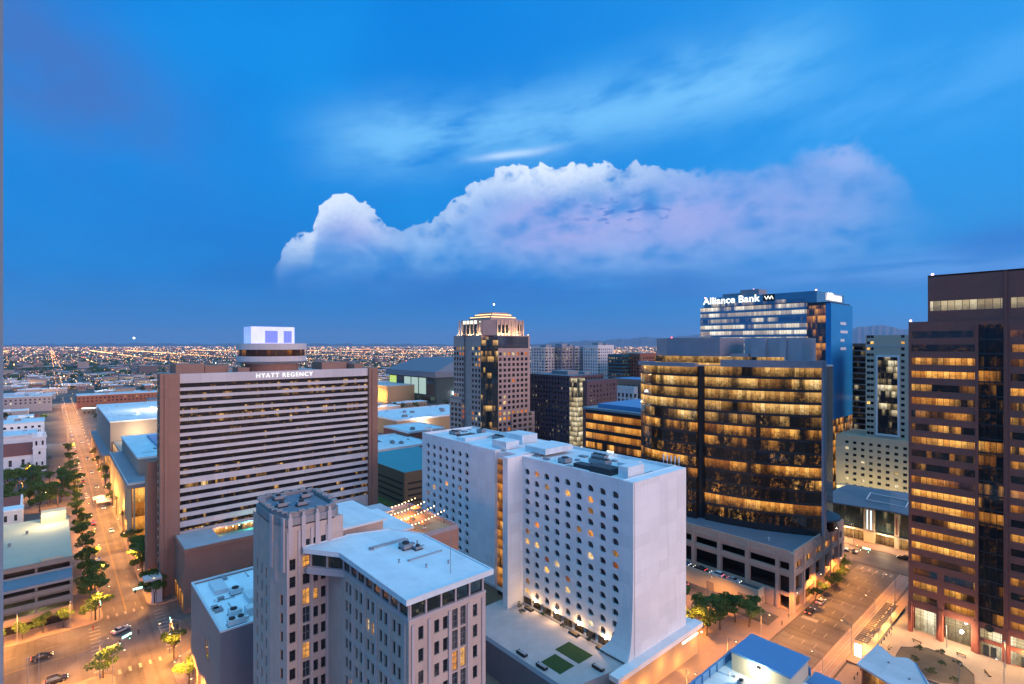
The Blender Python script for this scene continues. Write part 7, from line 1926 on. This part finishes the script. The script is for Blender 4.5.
# the carpet of lamps
cols = [((1, .46, .13), 5), ((1, .66, .32), 5.4), ((.85, .92, 1.0), 4.6), ((1, .16, .06), 4.5), ((1, .36, .07), 6.0), ((.5, 1, .75), 3.6)]
LM = [glow('city lamp %d' % k, c, s) for k, (c, s) in enumerate(cols)]
cl = MB()
def speck(x, y, z, r, m):
    b = len(cl.v); cl.v.extend([(x + r, y, z), (x - r, y, z), (x, y + r, z), (x, y - r, z), (x, y, z + r), (x, y, z - r)])
    for f in ((0, 2, 4), (2, 1, 4), (1, 3, 4), (3, 0, 4), (2, 0, 5), (1, 2, 5), (3, 1, 5), (0, 3, 5)): cl.f.append(tuple(b + i for i in f)); cl.m.append(m)
for _ in range(17000):
    px = rnd.uniform(-20, 960); q = 1.3 + (rnd.expovariate(1 / 7.0) if rnd.random() < .72 else rnd.uniform(0, 45))
    d = FOCAL * EYE / q
    if d < 420: continue
    x, y = place(px, d)
    if rnd.random() < .45:                       # many stand along the street grid
        if rnd.random() < .6: x = round(x / 130.0) * 130.0 + 18
        else: y = round(y / 130.0) * 130.0
    if not free(x, y, 2) and not 3 < x < 34: continue
    if sin(x / 410.0 + 1.3) * sin(y / 530.0) + .5 * sin(x / 170.0 + y / 230.0) < rnd.uniform(-1.5, .75): continue
    d = SY * x + CY_ * y
    if d < 420: continue
    big_ = 1.0 + (rnd.random() < .07) * rnd.uniform(.5, 1.4)
    speck(x, y, rnd.uniform(5, 10), d * (0.00024 + 0.00026 * rnd.random()) * big_, rnd.choice((0, 0, 0, 0, 1, 1, 1, 2, 3, 4, 4, 4, 5) if q > 4 else (0, 0, 1, 1, 4, 4)))
for gx in (18, -420, 430, 850, -900, 1700, 2700, 4200):
    for k in range(330):
        y = 1090 + k * 26 + rnd.uniform(-6, 6)
        for s_ in (-9, 9):
            if rnd.random() < (.35 if gx == 18 else .8): d = SY * (gx + s_) + CY_ * y; speck(gx + s_, y, 8, max(.4, d * .00032), rnd.choice((0, 4, 4, 1)))
for gy in (1350, 2100, 3000, 4300, 6400):
    for k in range(300):
        x = -1200 + k * 26 + rnd.uniform(-6, 6); d = SY * x + CY_ * gy
        if rnd.random() < .8 and free(x, gy, 2): speck(x, gy, 8, max(.4, d * .00030), rnd.choice((0, 4, 1, 1)))
cl.build('city_lights', LM, kind='stuff')
m = MB(); x, y = place(134, 5200); m.ball((x, y, zof(338, 5200)), 9, n=10, k=6); tag(m.build('aircraft_light', glow('aircraft light', (1, .95, .85), 5.0)), 'bright landing light of an aircraft low over the left horizon', 'aircraft light')
# hills far off
def ridge(name, pts, dist, thick, seed):
    r = random.Random(seed); m = MB(); n = 160; rows = []
    for i in range(n + 1):
        px = pts[0][0] + (pts[-1][0] - pts[0][0]) * i / n
        for (a, za), (b, zb) in zip(pts, pts[1:]):
            if a <= px <= b: yy = za + (zb - za) * (px - a) / (b - a)
        k = sum(sin(px * f + r.random() * 0 + p) * a for f, p, a in ((.21, 1, .5), (.53, 2, .3), (1.3, .4, .18)))
        h = max(5, zof(yy + k, dist)); row = []
        for j in range(7):
            f = (j - 2) / 2.0; dd = dist + thick * f * .5
            x, y = place(px, dd); hh = h * max(0.0, 1 - abs(f) ** 1.3 / (1.0 if f < 0 else 2.4)) * (1 + 0.12 * sin(px * .9 + j * 2.1)) if j != 2 else h
            row.append((x, y, hh if 0 < j < 6 else -5))
        rows.append(row)
    for a, b in zip(rows, rows[1:]):
        for j in range(6): m.face([a[j], b[j], b[j + 1], a[j + 1]])
    put(m.build(name, surf(name + ' rock', (0.16, 0.12, 0.11), .95, .2, .002), smooth=True), kind='structure')
ridge('mountain', [(830, 344), (846, 331), (860, 327), (876, 325), (892, 327), (915, 331), (960, 336), (1040, 343)], 24000, 5000, 3)
ridge('hill', [(520, 345), (570, 341.5), (610, 340), (640, 337.5), (668, 338), (700, 334), (740, 335), (800, 338), (860, 342)], 27000, 5000, 5)
ridge('hill', [(0, 344.6), (60, 344), (140, 343.2), (200, 344), (300, 343.6), (420, 344.2), (520, 344.8)], 30000, 5000, 8)

# evening air: one even, very thin volume round everything
hz = MB(); hz.box(-46000, 46000, -46000, 46000, -6, 1180)
hm = bpy.data.materials.new('evening haze'); hm.use_nodes = True; hn = hm.node_tree; hn.nodes.remove(hn.nodes['Principled BSDF'])
pv = hn.nodes.new('ShaderNodeVolumePrincipled'); pv.inputs['Color'].default_value = (0.50, 0.70, 1.0, 1); pv.inputs['Density'].default_value = 3.0e-5; pv.inputs['Anisotropy'].default_value = 0.2
hn.links.new(pv.outputs[0], [n for n in hn.nodes if n.type == 'OUTPUT_MATERIAL'][0].inputs['Volume'])
HAZE = True
if HAZE: hz.build('haze', hm, kind='stuff')

# unseen fill lights without fixtures, added to brighten the plain
for k in range(70):
    px = rnd.uniform(0, 460) if k % 5 else rnd.uniform(535, 900); x, y = place(px, 420 * 3.2 ** rnd.random())
    L = bpy.data.lights.get('plain fill %d' % (k % 3))
    if L is None: L = bpy.data.lights.new('plain fill %d' % (k % 3), 'POINT'); L.energy = 12000; L.color = ((1, .5, .16), (1, .72, .42), (.95, .9, .85))[k % 3]; L.shadow_soft_size = 1.0
    o = bpy.data.objects.new('plain_fill', L); col.objects.link(o); o.location = (x, y, 14)
